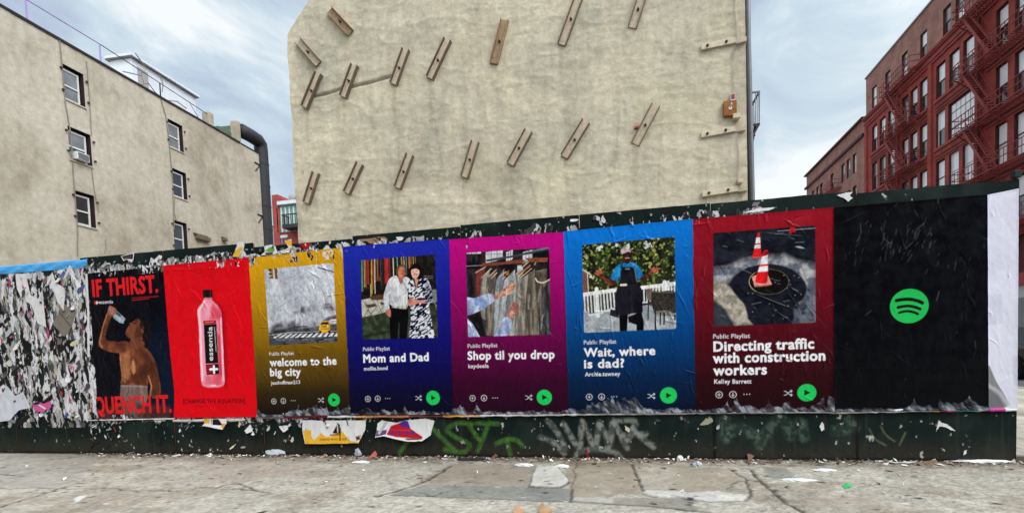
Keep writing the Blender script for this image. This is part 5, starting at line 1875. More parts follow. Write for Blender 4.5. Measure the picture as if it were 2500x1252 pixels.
# ---- poster: man drinking
def paint_drink(cv):
    R = Ref(215, 650, 215 / 708.0)
    w = lambda n: R.w(300, 600, n)
    skin = mixn((86, 46, 32), (124, 70, 46), 11, 5, 5)
    dark = (66, 34, 26)
    lite = (188, 126, 84)
    cv.poly(R((5, 700), (60, 640), (250, 700), (270, 1000), (60, 1250), (0, 1250)), (9, 11, 20), 0.7, 0.12)
    # trousers
    cv.poly(R((272, 945), (480, 950), (488, 1040), (440, 1235), (280, 1235), (262, 1040)), (118, 98, 92), pid=PICTURE)
    cv.poly(R((100, 1180), (240, 1090), (660, 1120), (665, 1235), (90, 1235)), (74, 40, 36), 0.85, 0.05, pid=PICTURE)
    cv.poly(R((300, 1080), (390, 1050), (420, 1235), (285, 1235)), (96, 78, 74), 0.9, 0.03)
    cv.line(R((272, 960), (480, 965)), w(10), (142, 124, 116))
    for x in (330, 360, 455): cv.line(R((x, 965), (x, 1025)), w(7), (80, 66, 64))
    # torso
    cv.poly(smooth_pts(R((255, 690), (262, 640), (250, 610), (300, 600), (350, 615), (420, 640), (470, 655), (520, 715), (555, 790), (572, 880), (588, 960), (585, 1030), (540, 1060), (500, 1030), (512, 960), (490, 890), (482, 955), (380, 945), (272, 948), (278, 880), (268, 780)), 3, True), skin, pid=PICTURE)
    cv.poly(R((420, 660), (500, 700), (545, 800), (500, 860), (470, 955), (400, 940), (380, 860), (450, 760)), dark, 0.75, 0.06)
    cv.poly(R((285, 700), (340, 680), (345, 860), (300, 930), (280, 880)), lite, 0.5, 0.05)
    cv.poly(smooth_pts(R((372, 745), (386, 800), (384, 855), (364, 862), (352, 800)), 3, True), (196, 136, 88), 0.9, 0.012)
    cv.line(R((272, 700), (268, 780), (284, 900)), w(9), lite, 0.7, 0.012)
    cv.line(R((490, 880), (515, 960), (508, 1030)), w(13), lite, 0.8, 0.012)
    cv.line(R((545, 850), (570, 930), (575, 1000)), w(10), (60, 34, 28), 0.7, 0.02)
    cv.line(R((280, 890), (330, 925), (470, 935)), w(7), dark, 0.7, 0.015)
    cv.line(R((352, 690), (360, 840), (370, 930)), w(6), dark, 0.6, 0.012)
    # raised arm
    cv.poly(smooth_pts(R((160, 372), (205, 385), (185, 430), (160, 500), (152, 590), (250, 606), (350, 640), (300, 690), (190, 690), (110, 655), (90, 625), (105, 540), (140, 440)), 3, True), skin, pid=PICTURE)
    cv.line(R((158, 390), (128, 480), (98, 610), (120, 650)), w(9), lite, 0.75, 0.015)
    cv.line(R((150, 600), (250, 615), (300, 640)), w(14), dark, 0.5, 0.03)
    # neck and head
    cv.poly(smooth_pts(R((355, 570), (440, 540), (455, 640), (350, 650)), 3, True), (112, 64, 44), pid=PICTURE)
    cv.poly(smooth_pts(R((418, 424), (450, 440), (520, 480), (522, 550), (480, 610), (445, 600), (430, 500)), 3, True), (22, 15, 16), 1, 0.02, pid=PICTURE)
    cv.poly(smooth_pts(R((405, 420), (372, 440), (352, 452), (338, 458), (346, 470), (330, 482), (318, 500), (312, 520), (308, 545), (340, 580), (400, 580), (440, 545), (452, 500), (435, 440)), 3, True), (116, 66, 48), pid=PICTURE)
    cv.poly(R((400, 480), (452, 500), (440, 560), (380, 585), (370, 540)), (64, 34, 28), 0.75, 0.025)
    cv.line(R((330, 485), (336, 508), (318, 515)), w(9), (150, 74, 66), 0.9)
    cv.line(R((360, 458), (386, 452)), w(8), (34, 20, 18), 0.9)
    cv.line(R((385, 440), (400, 430)), w(6), (28, 18, 16))
    cv.poly(R((405, 418), (440, 424), (470, 450), (430, 505), (412, 470), (430, 445)), (24, 17, 17), 0.9, 0.012)
    cv.line(R((432, 510), (446, 530)), w(14), (130, 76, 56), 0.8)
    # bottle and hand
    cv.poly(R((205, 395), (240, 360), (290, 405), (306, 422), (296, 440), (290, 460), (262, 452), (215, 418)), (150, 158, 172), pid=PICTURE)
    cv.line(R((222, 395), (282, 440)), w(9), (200, 206, 214), 0.8)
    cv.line(R((208, 350), (262, 395)), w(20), (40, 40, 48), 0.9)
    cv.poly(smooth_pts(R((165, 360), (178, 318), (200, 322), (235, 345), (232, 375), (205, 400), (170, 385)), 3, True), (150, 96, 80), pid=PICTURE)
    for y in (335, 352, 370): cv.line(R((180, y), (212, y + 14)), w(5), (196, 168, 160), 0.7)
    # grain and mottling over the printed figure
    m_ = cv.ID == PICTURE
    g = 0.30 + 1.0 * fbm(cv.X * 13, cv.Z * 8, 17, 5, .62) + 0.42 * fbm(cv.X * 60, cv.Z * 50, 19, 2)
    cv.C[m_] *= g[m_][:, None]
    # lettering
    red = (214, 30, 36)
    t1, b1 = R((50, 243), (566, 207)), 0
    cv.text('IF THIRST.', t1[0], t1[1], w(134), red, 0.045, STRAP)
    t2 = R((66, 1180), (676, 1168))
    cv.text('QUENCH IT.', t2[0], t2[1], w(136), red, 0.045, 10)
    t3 = R((97, 301), (208, 297))
    cv.text('essentia', t3[0], t3[1], w(27), (226, 226, 230), 0.04, LETTERS)
    cv.line(R((56, 282), (74, 281)), w(6), red, pid=LETTERS)
    cv.line(R((56, 293), (74, 292)), w(6), red, pid=LETTERS)
    cv.line(R((58, 303), (74, 303)), w(6), red, pid=LETTERS)
    cv.line(R((70, 293), (90, 292)), w(8), (226, 226, 230), pid=LETTERS)
    cv.line(R((80, 282), (80, 304)), w(8), (226, 226, 230), pid=LETTERS)
    for y, a_, b_ in ((250, 360, 575), (268, 360, 500)):
        q = R((a_, y + 6), (b_, y - 10))
        r_ = np.random.default_rng(y)
        for k in range(22):
            f = k / 22
            p = q[0] * (1 - f) + q[1] * f
            cv.line([p, p + (q[1] - q[0]) * r_.uniform(.012, .036)], w(9), (150, 26, 32), 0.8, pid=LETTERS)


def base_drink(cv, s, t):
    a, b = lin((9, 10, 18)), lin((10, 22, 40))
    k = sstep(0.25, 0.9, s) * sstep(0.2, 0.6, t)
    cv.C[:] = a + (b - a) * k[..., None]


# ---- poster: bottle on red
def paint_bottle(cv):
    R = Ref(410, 630, 230 / 720.0)
    w = lambda n: R.w(330, 600, n)
    # printed shade to the right of the bottle
    cv.poly(smooth_pts(R((350, 260), (360, 330), (420, 380), (440, 480), (452, 700), (456, 930), (440, 970), (400, 600)), 3, True), (132, 6, 18), 0.8, 0.06)
    body = smooth_pts(R((286, 305), (340, 303), (344, 322), (380, 355), (408, 395), (418, 440), (420, 520), (426, 600), (432, 760), (440, 900), (438, 955), (415, 980), (350, 984), (290, 980), (264, 950), (256, 820), (248, 640), (240, 500), (230, 410), (245, 370), (280, 335)), 3, True)
    pink = mixn((226, 92, 120), (238, 146, 166), 8, 3, 3)
    cv.poly(body, pink, pid=FIGURE)
    cv.poly(R((355, 350), (395, 400), (405, 470), (330, 470), (335, 380)), (214, 40, 66), 0.8, 0.05, pid=FIGURE)
    cv.poly(R((380, 560), (412, 600), (425, 900), (395, 900)), (196, 30, 62), 0.75, 0.03)
    cv.poly(R((290, 895), (420, 890), (415, 965), (290, 965)), (222, 74, 102), 0.6, 0.04)
    cv.line(R((244, 400), (256, 560), (264, 760), (272, 930)), w(16), (253, 220, 228), 0.9, 0.022)
    cv.line(R((268, 480), (282, 700), (290, 890)), w(9), (248, 190, 204), 0.55, 0.02)
    cv.line(R((410, 460), (418, 600), (426, 780), (430, 930)), w(10), (253, 222, 230), 0.85, 0.018)
    cv.line(R((292, 320), (262, 372), (246, 400)), w(14), (250, 226, 232), 0.75, 0.02)
    cv.poly(R((300, 350), (330, 350), (326, 440), (290, 450)), (244, 180, 196), 0.6, 0.04)
    cv.poly(R((296, 972), (420, 966), (400, 984), (310, 984)), (244, 160, 178), 0.8, 0.02)
    cv.line(R((343, 972), (368, 971)), w(16), (250, 214, 220), 0.8)
    cv.line(R((292, 312), (338, 310)), w(12), (200, 120, 140), 0.9, pid=FIGURE)
    cv.poly(R((272, 246), (300, 240), (344, 243), (348, 298), (320, 304), (275, 300)), (24, 19, 21), pid=FIGURE)
    cv.line(R((330, 250), (332, 296)), w(8), (66, 60, 62), 0.8, 0.01)
    cv.line(R((284, 252), (286, 296)), w(5), (56, 50, 52), 0.8, 0.01)
    # label
    cv.poly(R((276, 478), (374, 474), (375, 500), (278, 506)), (176, 14, 34), pid=FIGURE)
    cv.line(R((294, 491), (355, 487)), w(5), (232, 150, 160), 0.8)
    cv.poly(R((280, 508), (377, 501), (392, 800), (297, 806)), (22, 18, 22), pid=FIGURE)
    cv.poly(R((298, 812), (394, 806), (398, 884), (303, 890)), (22, 18, 22), pid=FIGURE)
    q = R((352, 782), (343, 524))
    cv.text('essentia', q[0], q[1], w(42), (236, 232, 236), 0.03, LETTERS)
    q = R((376, 712), (362, 522))
    for k in range(15):
        f = k / 15
        p = q[0] * (1 - f) + q[1] * f
        cv.line([p, p + (q[1] - q[0]) * 0.04], w(7), (188, 186, 192), 0.75, pid=LETTERS)
    for y in (825, 846, 868): cv.line(R((310, y + 2), (338, y)), w(12), (196, 18, 36), pid=FIGURE)
    cv.line(R((332, 848), (383, 846)), w(18), (240, 236, 240), pid=LETTERS)
    cv.line(R((357, 824), (360, 874)), w(18), (240, 236, 240), pid=LETTERS)
    ink = (96, 6, 18)
    q = R((138, 1107), (586, 1104))
    cv.text("[CHANGE THE EQUATION]", q[0] - (0.02, 0), q[1] + (0.02, 0), w(33), ink, 0.05, LETTERS)
    q = R((186, 1138), (535, 1135))
    cv.text('FROM SUPERCHARGED HYDRATION', q[0], q[1], w(17), ink, 0.01, LETTERS, 0.75)
    q = R((170, 102), (410, 92))
    cv.text('SATURATED SEALING MAY', q[0], q[1], w(16), ink, 0.01, LETTERS, 0.8)
    q = R((215, 122), (365, 114))
    cv.text('LOOK TO OTHERS', q[0], q[1], w(13), ink, 0.01, LETTERS, 0.8)
    q = R((255, 150), (340, 146))
    cv.text('ABOVE', q[0], q[1], w(20), ink, 0.01, LETTERS, 0.8)


# ---- poster: winter crossing
def paint_city(cv):
    R = Ref(630, 630, 220 / 1198.0)
    w = lambda n: R.w(600, 600, n)
    quad = R((90, 150), (1008, 66), (1064, 1112), (160, 1160))
    ck = Clip(cv, quad)
    cv.poly(quad, mixn((196, 199, 206), (176, 180, 190), 10, 2.5, 4), pid=PICTURE)
    # steam and snow in streaks
    cv.poly(R((140, 620), (1040, 600), (1060, 900), (150, 1000)), mixn((188, 190, 197), (158, 161, 170), 12, 5, 8), 0.8, 0.1)
    r = np.random.default_rng(3)
    for k in range(26):
        x, y = r.uniform(120, 1000), r.uniform(150, 700)
        cv.line(R((x, y), (x + r.uniform(5, 40), y + r.uniform(80, 260))), w(r.uniform(5, 14)), (150, 155, 166) if k % 2 else (222, 224, 230), 0.4, 0.014)
    # street
    cv.poly(R((150, 1000), (400, 950), (700, 915), (1060, 870), (1080, 1200), (150, 1200)), mixn((86, 88, 94), (48, 49, 54), 14, 30, 6), 1, 0.02)
    cv.poly(smooth_pts(R((150, 985), (200, 900), (280, 860), (380, 880), (480, 850), (560, 900), (660, 880), (660, 930), (450, 950), (300, 985), (160, 1020)), 3, True), mixn((120, 121, 128), (60, 60, 66), 20, 20, 9), 0.9, 0.05)
    cv.poly(R((170, 1005), (240, 960), (400, 930), (520, 900), (560, 925), (400, 960), (180, 1025)), (26, 26, 30), 0.9, 0.03)
    cv.poly(R((430, 840), (505, 820), (505, 905), (440, 915)), (78, 79, 84), 0.7, 0.04)
    # van
    cv.poly(R((505, 735), (610, 732), (655, 780), (662, 900), (515, 905)), mixn((196, 199, 205), (170, 173, 180), 14, 14, 3))
    cv.poly(R((512, 870), (560, 860), (562, 905), (512, 908)), (120, 124, 130), 0.8)
    cv.line(R((575, 745), (600, 780)), w(16), (110, 112, 118), 0.8)
    cv.line(R((520, 908), (662, 905)), w(12), (30, 30, 34), 0.9)
    # trees and signs in the white
    cv.poly(R((560, 690), (580, 650), (620, 650), (622, 730), (575, 730)), (52, 53, 58), 0.85, 0.03)
    cv.poly(R((470, 720), (520, 700), (560, 712), (540, 735), (480, 735)), (82, 84, 90), 0.8, 0.04)
    cv.poly(R((668, 650), (700, 645), (710, 700), (665, 710)), (96, 98, 104), 0.7, 0.05)
    cv.poly(R((735, 655), (765, 665), (760, 705), (730, 690)), (88, 90, 96), 0.7, 0.04)
    cv.poly(R((865, 660), (890, 610), (960, 605), (1000, 650), (1030, 690), (990, 705), (900, 690)), mixn((130, 131, 136), (58, 60, 66), 24, 24, 5), 0.85, 0.04)
    cv.line(R((900, 620), (950, 610), (1000, 670)), w(11), (40, 41, 46), 0.8, 0.012)
    cv.line(R((900, 660), (980, 650), (1000, 690)), w(11), (46, 47, 52), 0.8, 0.012)
    cv.line(R((918, 600), (905, 500)), w(18), (150, 151, 157), 0.6, 0.03)
    cv.line(R((900, 560), (960, 500)), w(10), (130, 131, 138), 0.5, 0.03)
    cv.line(R((920, 690), (920, 820)), w(13), (206, 208, 213), 0.9)
    cv.poly(R((690, 870), (760, 840), (800, 870), (790, 920), (690, 920)), (120, 122, 128), 0.7, 0.05)
    # cars on the right
    cv.poly(R((860, 840), (940, 780), (1050, 755), (1055, 840), (960, 850)), mixn((70, 72, 78), (26, 27, 30), 24, 24, 2), 0.9, 0.02)
    cv.poly(R((950, 830), (990, 812), (1052, 808), (1055, 850), (955, 852)), (208, 210, 214), 0.95)
    cv.line(R((955, 842), (1052, 836)), w(8), (60, 62, 68), 0.9)
    # kerb line and crossing
    cv.line(R((160, 1022), (400, 990), (1060, 965)), w(7), (196, 198, 203), 0.85)
    for k in range(12):
        x = 200 + k * 74
        cv.poly(R((x, 1062 - k * 2), (x + 40 + k, 1062 - k * 2), (x + 128 - k * 5, 1008 - k * 2), (x + 100 - k * 5, 1008 - k * 2)), (214, 215, 219), 0.95)
    for k in range(16):
        x, y = r.uniform(160, 1020), r.uniform(1065, 1110)
        cv.line(R((x, y), (x + r.uniform(20, 90), y - 4)), w(7), (150, 153, 160) if k % 2 else (56, 58, 62), 0.7, 0.012)
    cv.poly(R((150, 1090), (320, 1100), (300, 1170), (150, 1170)), (62, 70, 80), 0.7, 0.04)
    # taxi
    cv.poly(smooth_pts(R((822, 900), (835, 860), (862, 838), (935, 834), (962, 858), (972, 910), (970, 965), (940, 985), (825, 985)), 3, True), (224, 170, 46))
    cv.poly(R((852, 852), (940, 846), (955, 880), (838, 884)), (44, 48, 48))
    cv.poly(R((828, 900), (850, 898), (850, 915), (832, 915)), (240, 226, 170))
    cv.poly(R((920, 893), (945, 892), (940, 915), (922, 914)), (240, 226, 170))
    cv.line(R((850, 910), (920, 908)), w(12), (96, 66, 24))
    cv.line(R((838, 940), (950, 938)), w(10), (150, 96, 30))
    cv.line(R((965, 870), (968, 965)), w(10), (120, 74, 24), 0.9)
    cv.poly(R((822, 955), (850, 965), (850, 994), (822, 990)), (18, 18, 20))
    cv.poly(R((935, 965), (968, 958), (965, 985), (938, 990)), (18, 18, 20))
    # signal head and wire
    cv.poly(R((145, 150), (205, 130), (212, 270), (165, 262), (180, 240), (155, 218), (178, 195), (150, 180)), (150, 112, 52))
    cv.poly(R((222, 132), (258, 128), (272, 180), (262, 215), (278, 278), (235, 280)), (108, 78, 40))
    cv.line(R((150, 150), (176, 160)), w(22), (48, 36, 24)); cv.line(R((156, 205), (182, 210)), w(20), (48, 36, 24)); cv.line(R((162, 262), (205, 262)), w(18), (48, 36, 24))
    cv.line(R((216, 132), (226, 278)), w(9), (196, 198, 203))
    cv.line(R((800, 125), (1012, 186)), w(12), (24, 24, 28))
    ck.done()
    R = Ref(560, 560, 570 / 1274.0)
    playlist(cv, R, [('welcome to the', (226, 745), (587, 735), 42, 0.055), ('big city', (228, 798), (391, 795), 42, 0.055)],
             ('Public Playlist', (221, 688), (355, 683), 19, 0.035), ('jesshoffman213', (231, 845), (388, 840), 19, 0.045),
             (246, 936), (297, 934), (351, 932), (502, 930), (573, 928), 0.072)


# ---- poster: couple
def paint_couple(cv):
    R = Ref(860, 610, 230 / 1200.0)
    w = lambda n: R.w(600, 600, n)
    quad = R((106, 136), (1062, 60), (1100, 1116), (142, 1140))
    ck = Clip(cv, quad)
    cv.poly(quad, mixn((24, 22, 22), (40, 36, 32), 20, 20, 4), pid=PICTURE)
    # lawn
    cv.poly(R((100, 830), (480, 800), (1110, 690), (1110, 1160), (100, 1160)), mixn((66, 76, 56), (46, 56, 42), 26, 26, 5), 1, 0.02)
    cv.poly(R((140, 1085), (300, 1060), (500, 1010), (520, 1040), (300, 1090), (150, 1120)), (24, 30, 22), 0.7, 0.02)
    cv.poly(R((1000, 860), (1100, 820), (1105, 850), (1010, 890)), (26, 32, 24), 0.7, 0.02)
    # hanging ribbons
    rb = [(130, 26, (96, 130, 108), 520), (160, 16, (150, 150, 90), 470), (178, 16, (178, 74, 52), 470), (205, 26, (150, 52, 44), 430), (236, 12, (70, 40, 34), 480), (252, 16, (182, 160, 70), 560), (272, 14, (160, 60, 48), 500), (292, 11, (216, 206, 190), 555), (325, 20, (150, 86, 58), 350), (365, 14, (70, 72, 80), 330), (392, 12, (44, 52, 50), 300), (425, 22, (160, 44, 46), 420), (450, 34, (172, 52, 52), 430), (480, 14, (120, 60, 52), 330), (528, 12, (216, 212, 200), 350), (578, 14, (120, 164, 150), 240), (632, 18, (178, 128, 62), 180), (662, 10, (206, 200, 184), 190), (692, 14, (96, 126, 120), 240), (730, 22, (172, 110, 72), 230), (752, 10, (140, 90, 60), 240), (780, 8, (190, 160, 110), 180), (806, 10, (130, 100, 70), 170)]
    for x, ww, c, y1 in rb:
        cv.line(R((x, 90), (x + 6, y1)), w(ww), c, 0.95)
    cv.line(R((240, 440), (246, 600)), w(10), (196, 176, 120))
    for k, y in enumerate((330, 355)):
        cv.line(R((910, y), (1030, y + 8)), w(6), (150, 148, 142), 0.7)
    cv.poly(R((310, 350), (375, 345), (375, 395), (312, 400)), (110, 70, 46), 0.8)
    cv.line(R((380, 390), (385, 500)), w(7), (96, 62, 42))
    # white tables, chairs
    cv.poly(R((118, 640), (250, 612), (430, 640), (440, 790), (300, 826), (134, 856)), (178, 178, 168), 1, 0.008)
    cv.poly(R((1010, 510), (1085, 500), (1090, 660), (1020, 680)), (120, 128, 124), 0.9, 0.01)
    cv.line(R((1040, 640), (1078, 722)), w(8), (150, 150, 140))
    cv.poly(smooth_pts(R((240, 600), (300, 575), (420, 575), (420, 625), (270, 640)), 3, True), (86, 60, 40), 0.95)
    cv.poly(R((175, 700), (290, 682), (322, 715), (215, 740)), (74, 48, 36), 0.95)
    cv.poly(R((355, 670), (415, 662), (418, 700), (380, 705)), (80, 54, 40), 0.95)
    ch = (104, 82, 54)
    for a_, b_ in (((140, 640), (300, 900)), ((320, 720), (180, 900)), ((175, 640), (190, 720)), ((240, 620), (330, 720)), ((160, 850), (220, 740)), ((320, 640), (380, 800)), ((420, 700), (345, 800)), ((200, 760), (290, 880))):
        cv.line(R(a_, b_), w(9), ch, 0.9)
    # man
    cv.poly(R((480, 700), (720, 715), (722, 860), (700, 1140), (610, 1140), (600, 930), (580, 1140), (492, 1140), (478, 860)), (13, 13, 17))
    cv.line(R((600, 930), (600, 1130)), w(16), (52, 60, 46), 0.9)
    shirt = mixn((214, 215, 215), (180, 184, 190), 26, 10, 7, 0.3, 0.75)
    cv.poly(smooth_pts(R((570, 330), (480, 370), (440, 470), (405, 600), (425, 775), (480, 745), (478, 690), (560, 735), (690, 750), (715, 690), (712, 600), (730, 480), (745, 380), (670, 345), (625, 440)), 3, True), shirt)
    cv.line(R((488, 560), (478, 690)), w(9), (120, 122, 130), 0.8, 0.01)
    cv.line(R((630, 450), (650, 740)), w(6), (166, 170, 178), 0.7, 0.01)
    for x0, y0, x1, y1 in ((520, 450, 545, 700), (580, 480, 570, 720), (690, 470, 680, 700), (600, 560, 640, 700)):
        cv.line(R((x0, y0), (x1, y1)), w(8), (168, 171, 178), 0.55, 0.015)
    cv.line(R((520, 725), (690, 742)), w(22), (190, 186, 170), 0.9)
    for x in (525, 590, 640, 700): cv.line(R((x, 716), (x, 748)), w(10), (30, 28, 30), 0.9)
    cv.poly(R((582, 340), (665, 340), (628, 440)), (176, 108, 84))
    cv.poly(smooth_pts(R((566, 270), (580, 215), (640, 190), (695, 220), (706, 290), (690, 330), (580, 330)), 3, True), (92, 78, 62))
    cv.poly(smooth_pts(R((590, 260), (612, 222), (660, 222), (680, 270), (668, 330), (630, 352), (596, 330)), 3, True), (190, 118, 92))
    cv.poly(R((655, 240), (690, 260), (675, 330), (645, 345)), (128, 76, 58), 0.6, 0.015)
    cv.line(R((605, 262), (622, 260)), w(6), (70, 44, 36)); cv.line(R((648, 262), (664, 264)), w(6), (70, 44, 36))
    cv.line(R((634, 270), (634, 294)), w(6), (150, 84, 64)); cv.line(R((618, 312), (650, 312)), w(6), (140, 66, 58))
    cv.poly(smooth_pts(R((430, 775), (490, 755), (496, 850), (470, 850), (440, 810)), 3, True), (182, 116, 94))
    # woman
    cv.poly(smooth_pts(R((740, 230), (790, 182), (850, 190), (905, 250), (915, 350), (870, 390), (760, 380), (735, 320)), 3, True), (24, 16, 17))
    Wd = smooth_pts(R((775, 375), (720, 420), (712, 520), (730, 600), (770, 640), (745, 740), (755, 900), (742, 1140), (1036, 1140), (1020, 930), (985, 700), (1030, 660), (1025, 560), (985, 410), (920, 355), (860, 385), (820, 490)), 3, True)
    la, lb = lin((208, 210, 218)), lin((24, 24, 48))

    def zebra(x, z):
        q = fbm((x * 0.86 + z * 0.5) * 34 + 1.6 * fbm(x * 18, z * 18, 4, 2), (z - x * 0.6) * 62, 11, 2, 0.4)
        return la + (lb - la) * sstep(0.47, 0.53, q)[..., None]
    cv.poly(Wd, zebra)
    cv.poly(R((940, 400), (985, 410), (1025, 560), (1030, 660), (970, 690), (930, 620)), (30, 30, 62), 0.45, 0.02)
    cv.poly(R((800, 370), (850, 375), (822, 490)), (196, 140, 116))
    cv.poly(smooth_pts(R((756, 270), (790, 236), (850, 250), (862, 300), (840, 345), (815, 372), (775, 350)), 3, True), (222, 178, 162))
    cv.poly(R((742, 262), (770, 210), (850, 215), (862, 262), (820, 240), (775, 250)), (22, 15, 16), 1, 0.01)
    cv.line(R((772, 276), (788, 274)), w(6), (70, 50, 46)); cv.line(R((826, 272), (842, 272)), w(6), (70, 50, 46))
    cv.line(R((795, 322), (828, 318)), w(8), (176, 70, 72)); cv.line(R((806, 282), (806, 304)), w(5), (190, 140, 124))
    cv.poly(smooth_pts(R((715, 640), (770, 615), (850, 640), (930, 640), (935, 680), (850, 680), (780, 710), (720, 705)), 3, True), (196, 136, 116))
    for y in (640, 660, 682): cv.line(R((722, y), (775, y + 4)), w(4), (140, 84, 72), 0.8)
    ck.done()
    R = Ref(560, 560, 570 / 1274.0)
    playlist(cv, R, [('Mom and Dad', (736, 725), (1089, 715), 44, 0.055)],
             ('Public Playlist', (733, 662), (878, 658), 20, 0.035), ('mollie.bond', (738, 768), (866, 764), 20, 0.045),
             (759, 923), (812, 921), (866, 920), (1035, 918), (1114, 917), 0.077)


# ---- poster: clothes rail
def paint_rail(cv):
    R = Ref(1120, 590, 240 / 1202.0)
    w = lambda n: R.w(600, 600, n)
    quad = R((90, 140), (1108, 72), (1130, 1132), (118, 1164))
    ck = Clip(cv, quad)
    cv.poly(quad, mixn((22, 20, 24), (46, 40, 42), 16, 9, 4), pid=PICTURE)
    for a_, b_ in ((100, 275), (332, 540), (582, 662), (785, 900)):
        cv.poly(R((a_, 130), (b_, 100), (b_, 210 if a_ > 300 else 150), (a_, 270 if a_ > 300 else 150)), (200, 202, 206))
        for x in np.linspace(a_, b_, 4)[1:-1]: cv.line(R((x, 95), (x, 260)), w(7), (60, 58, 62), 0.9)
        cv.line(R((a_, 155), (b_, 150)), w(6), (60, 58, 62), 0.9)
    cv.poly(R((280, 100), (330, 100), (335, 260), (285, 260)), (58, 34, 36), 0.9)
    cv.line(R((350, 232), (640, 185), (1110, 88)), w(26), (62, 68, 74))
    cv.line(R((900, 115), (1108, 76)), w(20), (110, 134, 150), 0.8)
    cv.line(R((90, 300), (300, 290)), w(8), (150, 150, 156))
    # garments from left to right
    G = [((95, 340), (200, 330), (190, 690), (120, 690), (24, 23, 27), (48, 48, 54)),
         ((210, 350), (330, 310), (250, 670), (196, 670), (124, 62, 58), (92, 44, 44)),
         ((290, 430), (385, 330), (330, 1150), (240, 700), (160, 156, 146), (118, 114, 106)),
         ((350, 440), (460, 340), (420, 1150), (330, 1140), (134, 122, 108), (84, 78, 72)),
         ((460, 470), (560, 330), (500, 1150), (425, 1150), (164, 170, 170), (112, 120, 126)),
         ((560, 470), (690, 340), (640, 1150), (480, 1010), (176, 180, 178), (128, 138, 144)),
         ((640, 480), (790, 300), (720, 1150), (560, 1150), (160, 164, 158), (112, 114, 110)),
         ((735, 480), (880, 370), (830, 1150), (690, 1150), (158, 150, 136), (106, 100, 92)),
         ((860, 400), (930, 330), (990, 1140), (810, 1140), (126, 118, 104), (78, 72, 64)),
         ((935, 360), (1080, 330), (1060, 700), (1000, 1140), (122, 112, 96), (70, 64, 58)),
         ((1040, 560), (1115, 470), (1125, 1140), (1010, 1140), (88, 88, 90), (44, 42, 46))]
    for k, (a_, b_, c_, d_, c1, c2) in enumerate(G):
        cv.poly(R(a_, b_, ((b_[0] + c_[0]) / 2 + 14, 640), c_, d_, ((a_[0] + d_[0]) / 2 - 10, 700)), mixn(c1, c2, 46, 5, 20 + k, 0.3, 0.7, 3), 1, 0.008)
        cv.line(R(a_, ((a_[0] + d_[0]) / 2 - 10, 700), d_), w(7), tuple(int(v * 0.45) for v in c2), 0.7, 0.012)
    r = np.random.default_rng(8)
    for k in range(34):
        x, y = r.uniform(260, 1080), r.uniform(470, 1050)
        cv.line(R((x, y), (x - r.uniform(0, 40), y + r.uniform(60, 200))), w(r.uniform(5, 12)), (60, 58, 56) if k % 2 else (190, 188, 180), 0.45, 0.012)
    # wooden hangers
    cv.poly(R((288, 262), (570, 250), (575, 232), (810, 222), (812, 262), (600, 275), (290, 306)), (126, 66, 46), 0.95)
    cv.poly(R((810, 200), (1096, 196), (1080, 248), (866, 252)), (134, 76, 54), 0.95)
    for (a_, b_) in (((210, 380), (330, 310)), ((280, 440), (400, 330)), ((370, 430), (460, 345)), ((400, 450), (470, 380)), ((500, 430), (580, 370)), ((540, 460), (570, 430)), ((700, 400), (830, 260)), ((740, 420), (870, 290)), ((760, 440), (890, 330)), ((800, 300), (850, 250)), ((930, 280), (945, 255))):
        cv.line(R(a_, b_), w(11), (204, 176, 146), 0.9)
    cv.line(R((740, 390), (870, 300)), w(22), (150, 92, 66), 0.9)
    cv.poly(R((575, 380), (615, 345), (620, 400), (575, 420)), (164, 104, 46), 0.9)
    cv.line(smooth_pts(R((940, 450), (970, 490), (1040, 500), (1115, 460))), w(16), (206, 196, 176), 0.9)
    cv.poly(R((980, 380), (1060, 340), (1080, 420), (1040, 460), (985, 440)), mixn((120, 104, 86), (66, 56, 50), 50, 50, 3), 0.8, 0.02)
    cv.poly(R((720, 290), (770, 290), (780, 340), (715, 360)), (196, 204, 208), 0.95)
    # arms and hands
    slv = mixn((184, 194, 216), (124, 142, 180), 22, 16, 9, 0.3, 0.7)
    cv.poly(smooth_pts(R((90, 690), (180, 690), (260, 665), (380, 630), (445, 660), (440, 720), (380, 770), (250, 850), (110, 905), (90, 900)), 3, True), slv)
    cv.poly(smooth_pts(R((420, 665), (500, 620), (560, 570), (640, 500), (685, 465), (650, 520), (700, 500), (690, 560), (640, 600), (685, 610), (620, 645), (540, 670), (450, 705)), 3, True), mixn((206, 158, 138), (158, 102, 90), 24, 24, 5))
    for a_, b_ in (((560, 590), (680, 470)), ((600, 570), (690, 525)), ((610, 600), (690, 575))): cv.line(R(a_, b_), w(6), (126, 74, 66), 0.8)
    cv.poly(smooth_pts(R((570, 920), (620, 840), (640, 780), (690, 735), (735, 770), (735, 840), (700, 890), (640, 950)), 3, True), mixn((204, 156, 138), (140, 88, 80), 24, 24, 6))
    for x in (670, 695, 715): cv.line(R((x, 750 + (x - 670) // 3), (x - 18, 800)), w(6), (120, 72, 66), 0.8)
    cv.poly(smooth_pts(R((430, 1170), (520, 1030), (560, 920), (640, 950), (640, 1060), (580, 1170)), 3, True), slv)
    cv.poly(R((100, 930), (180, 1010), (270, 1170), (100, 1170)), slv)
    cv.poly(R((120, 900), (230, 900), (340, 960), (330, 1160), (270, 1160), (180, 1000)), (22, 19, 22), 0.85, 0.02)
    ck.done()
    R = Ref(1080, 500, 640 / 1292.0)
    playlist(cv, R, [('Shop til you drop', (128, 762), (552, 755), 41, 0.055)],
             ('Public Playlist', (127, 704), (272, 700), 19, 0.035), ('kaydeela', (130, 803), (229, 801), 19, 0.045),
             (150, 951), (206, 950), (261, 950), (427, 948), (503, 947), 0.078)


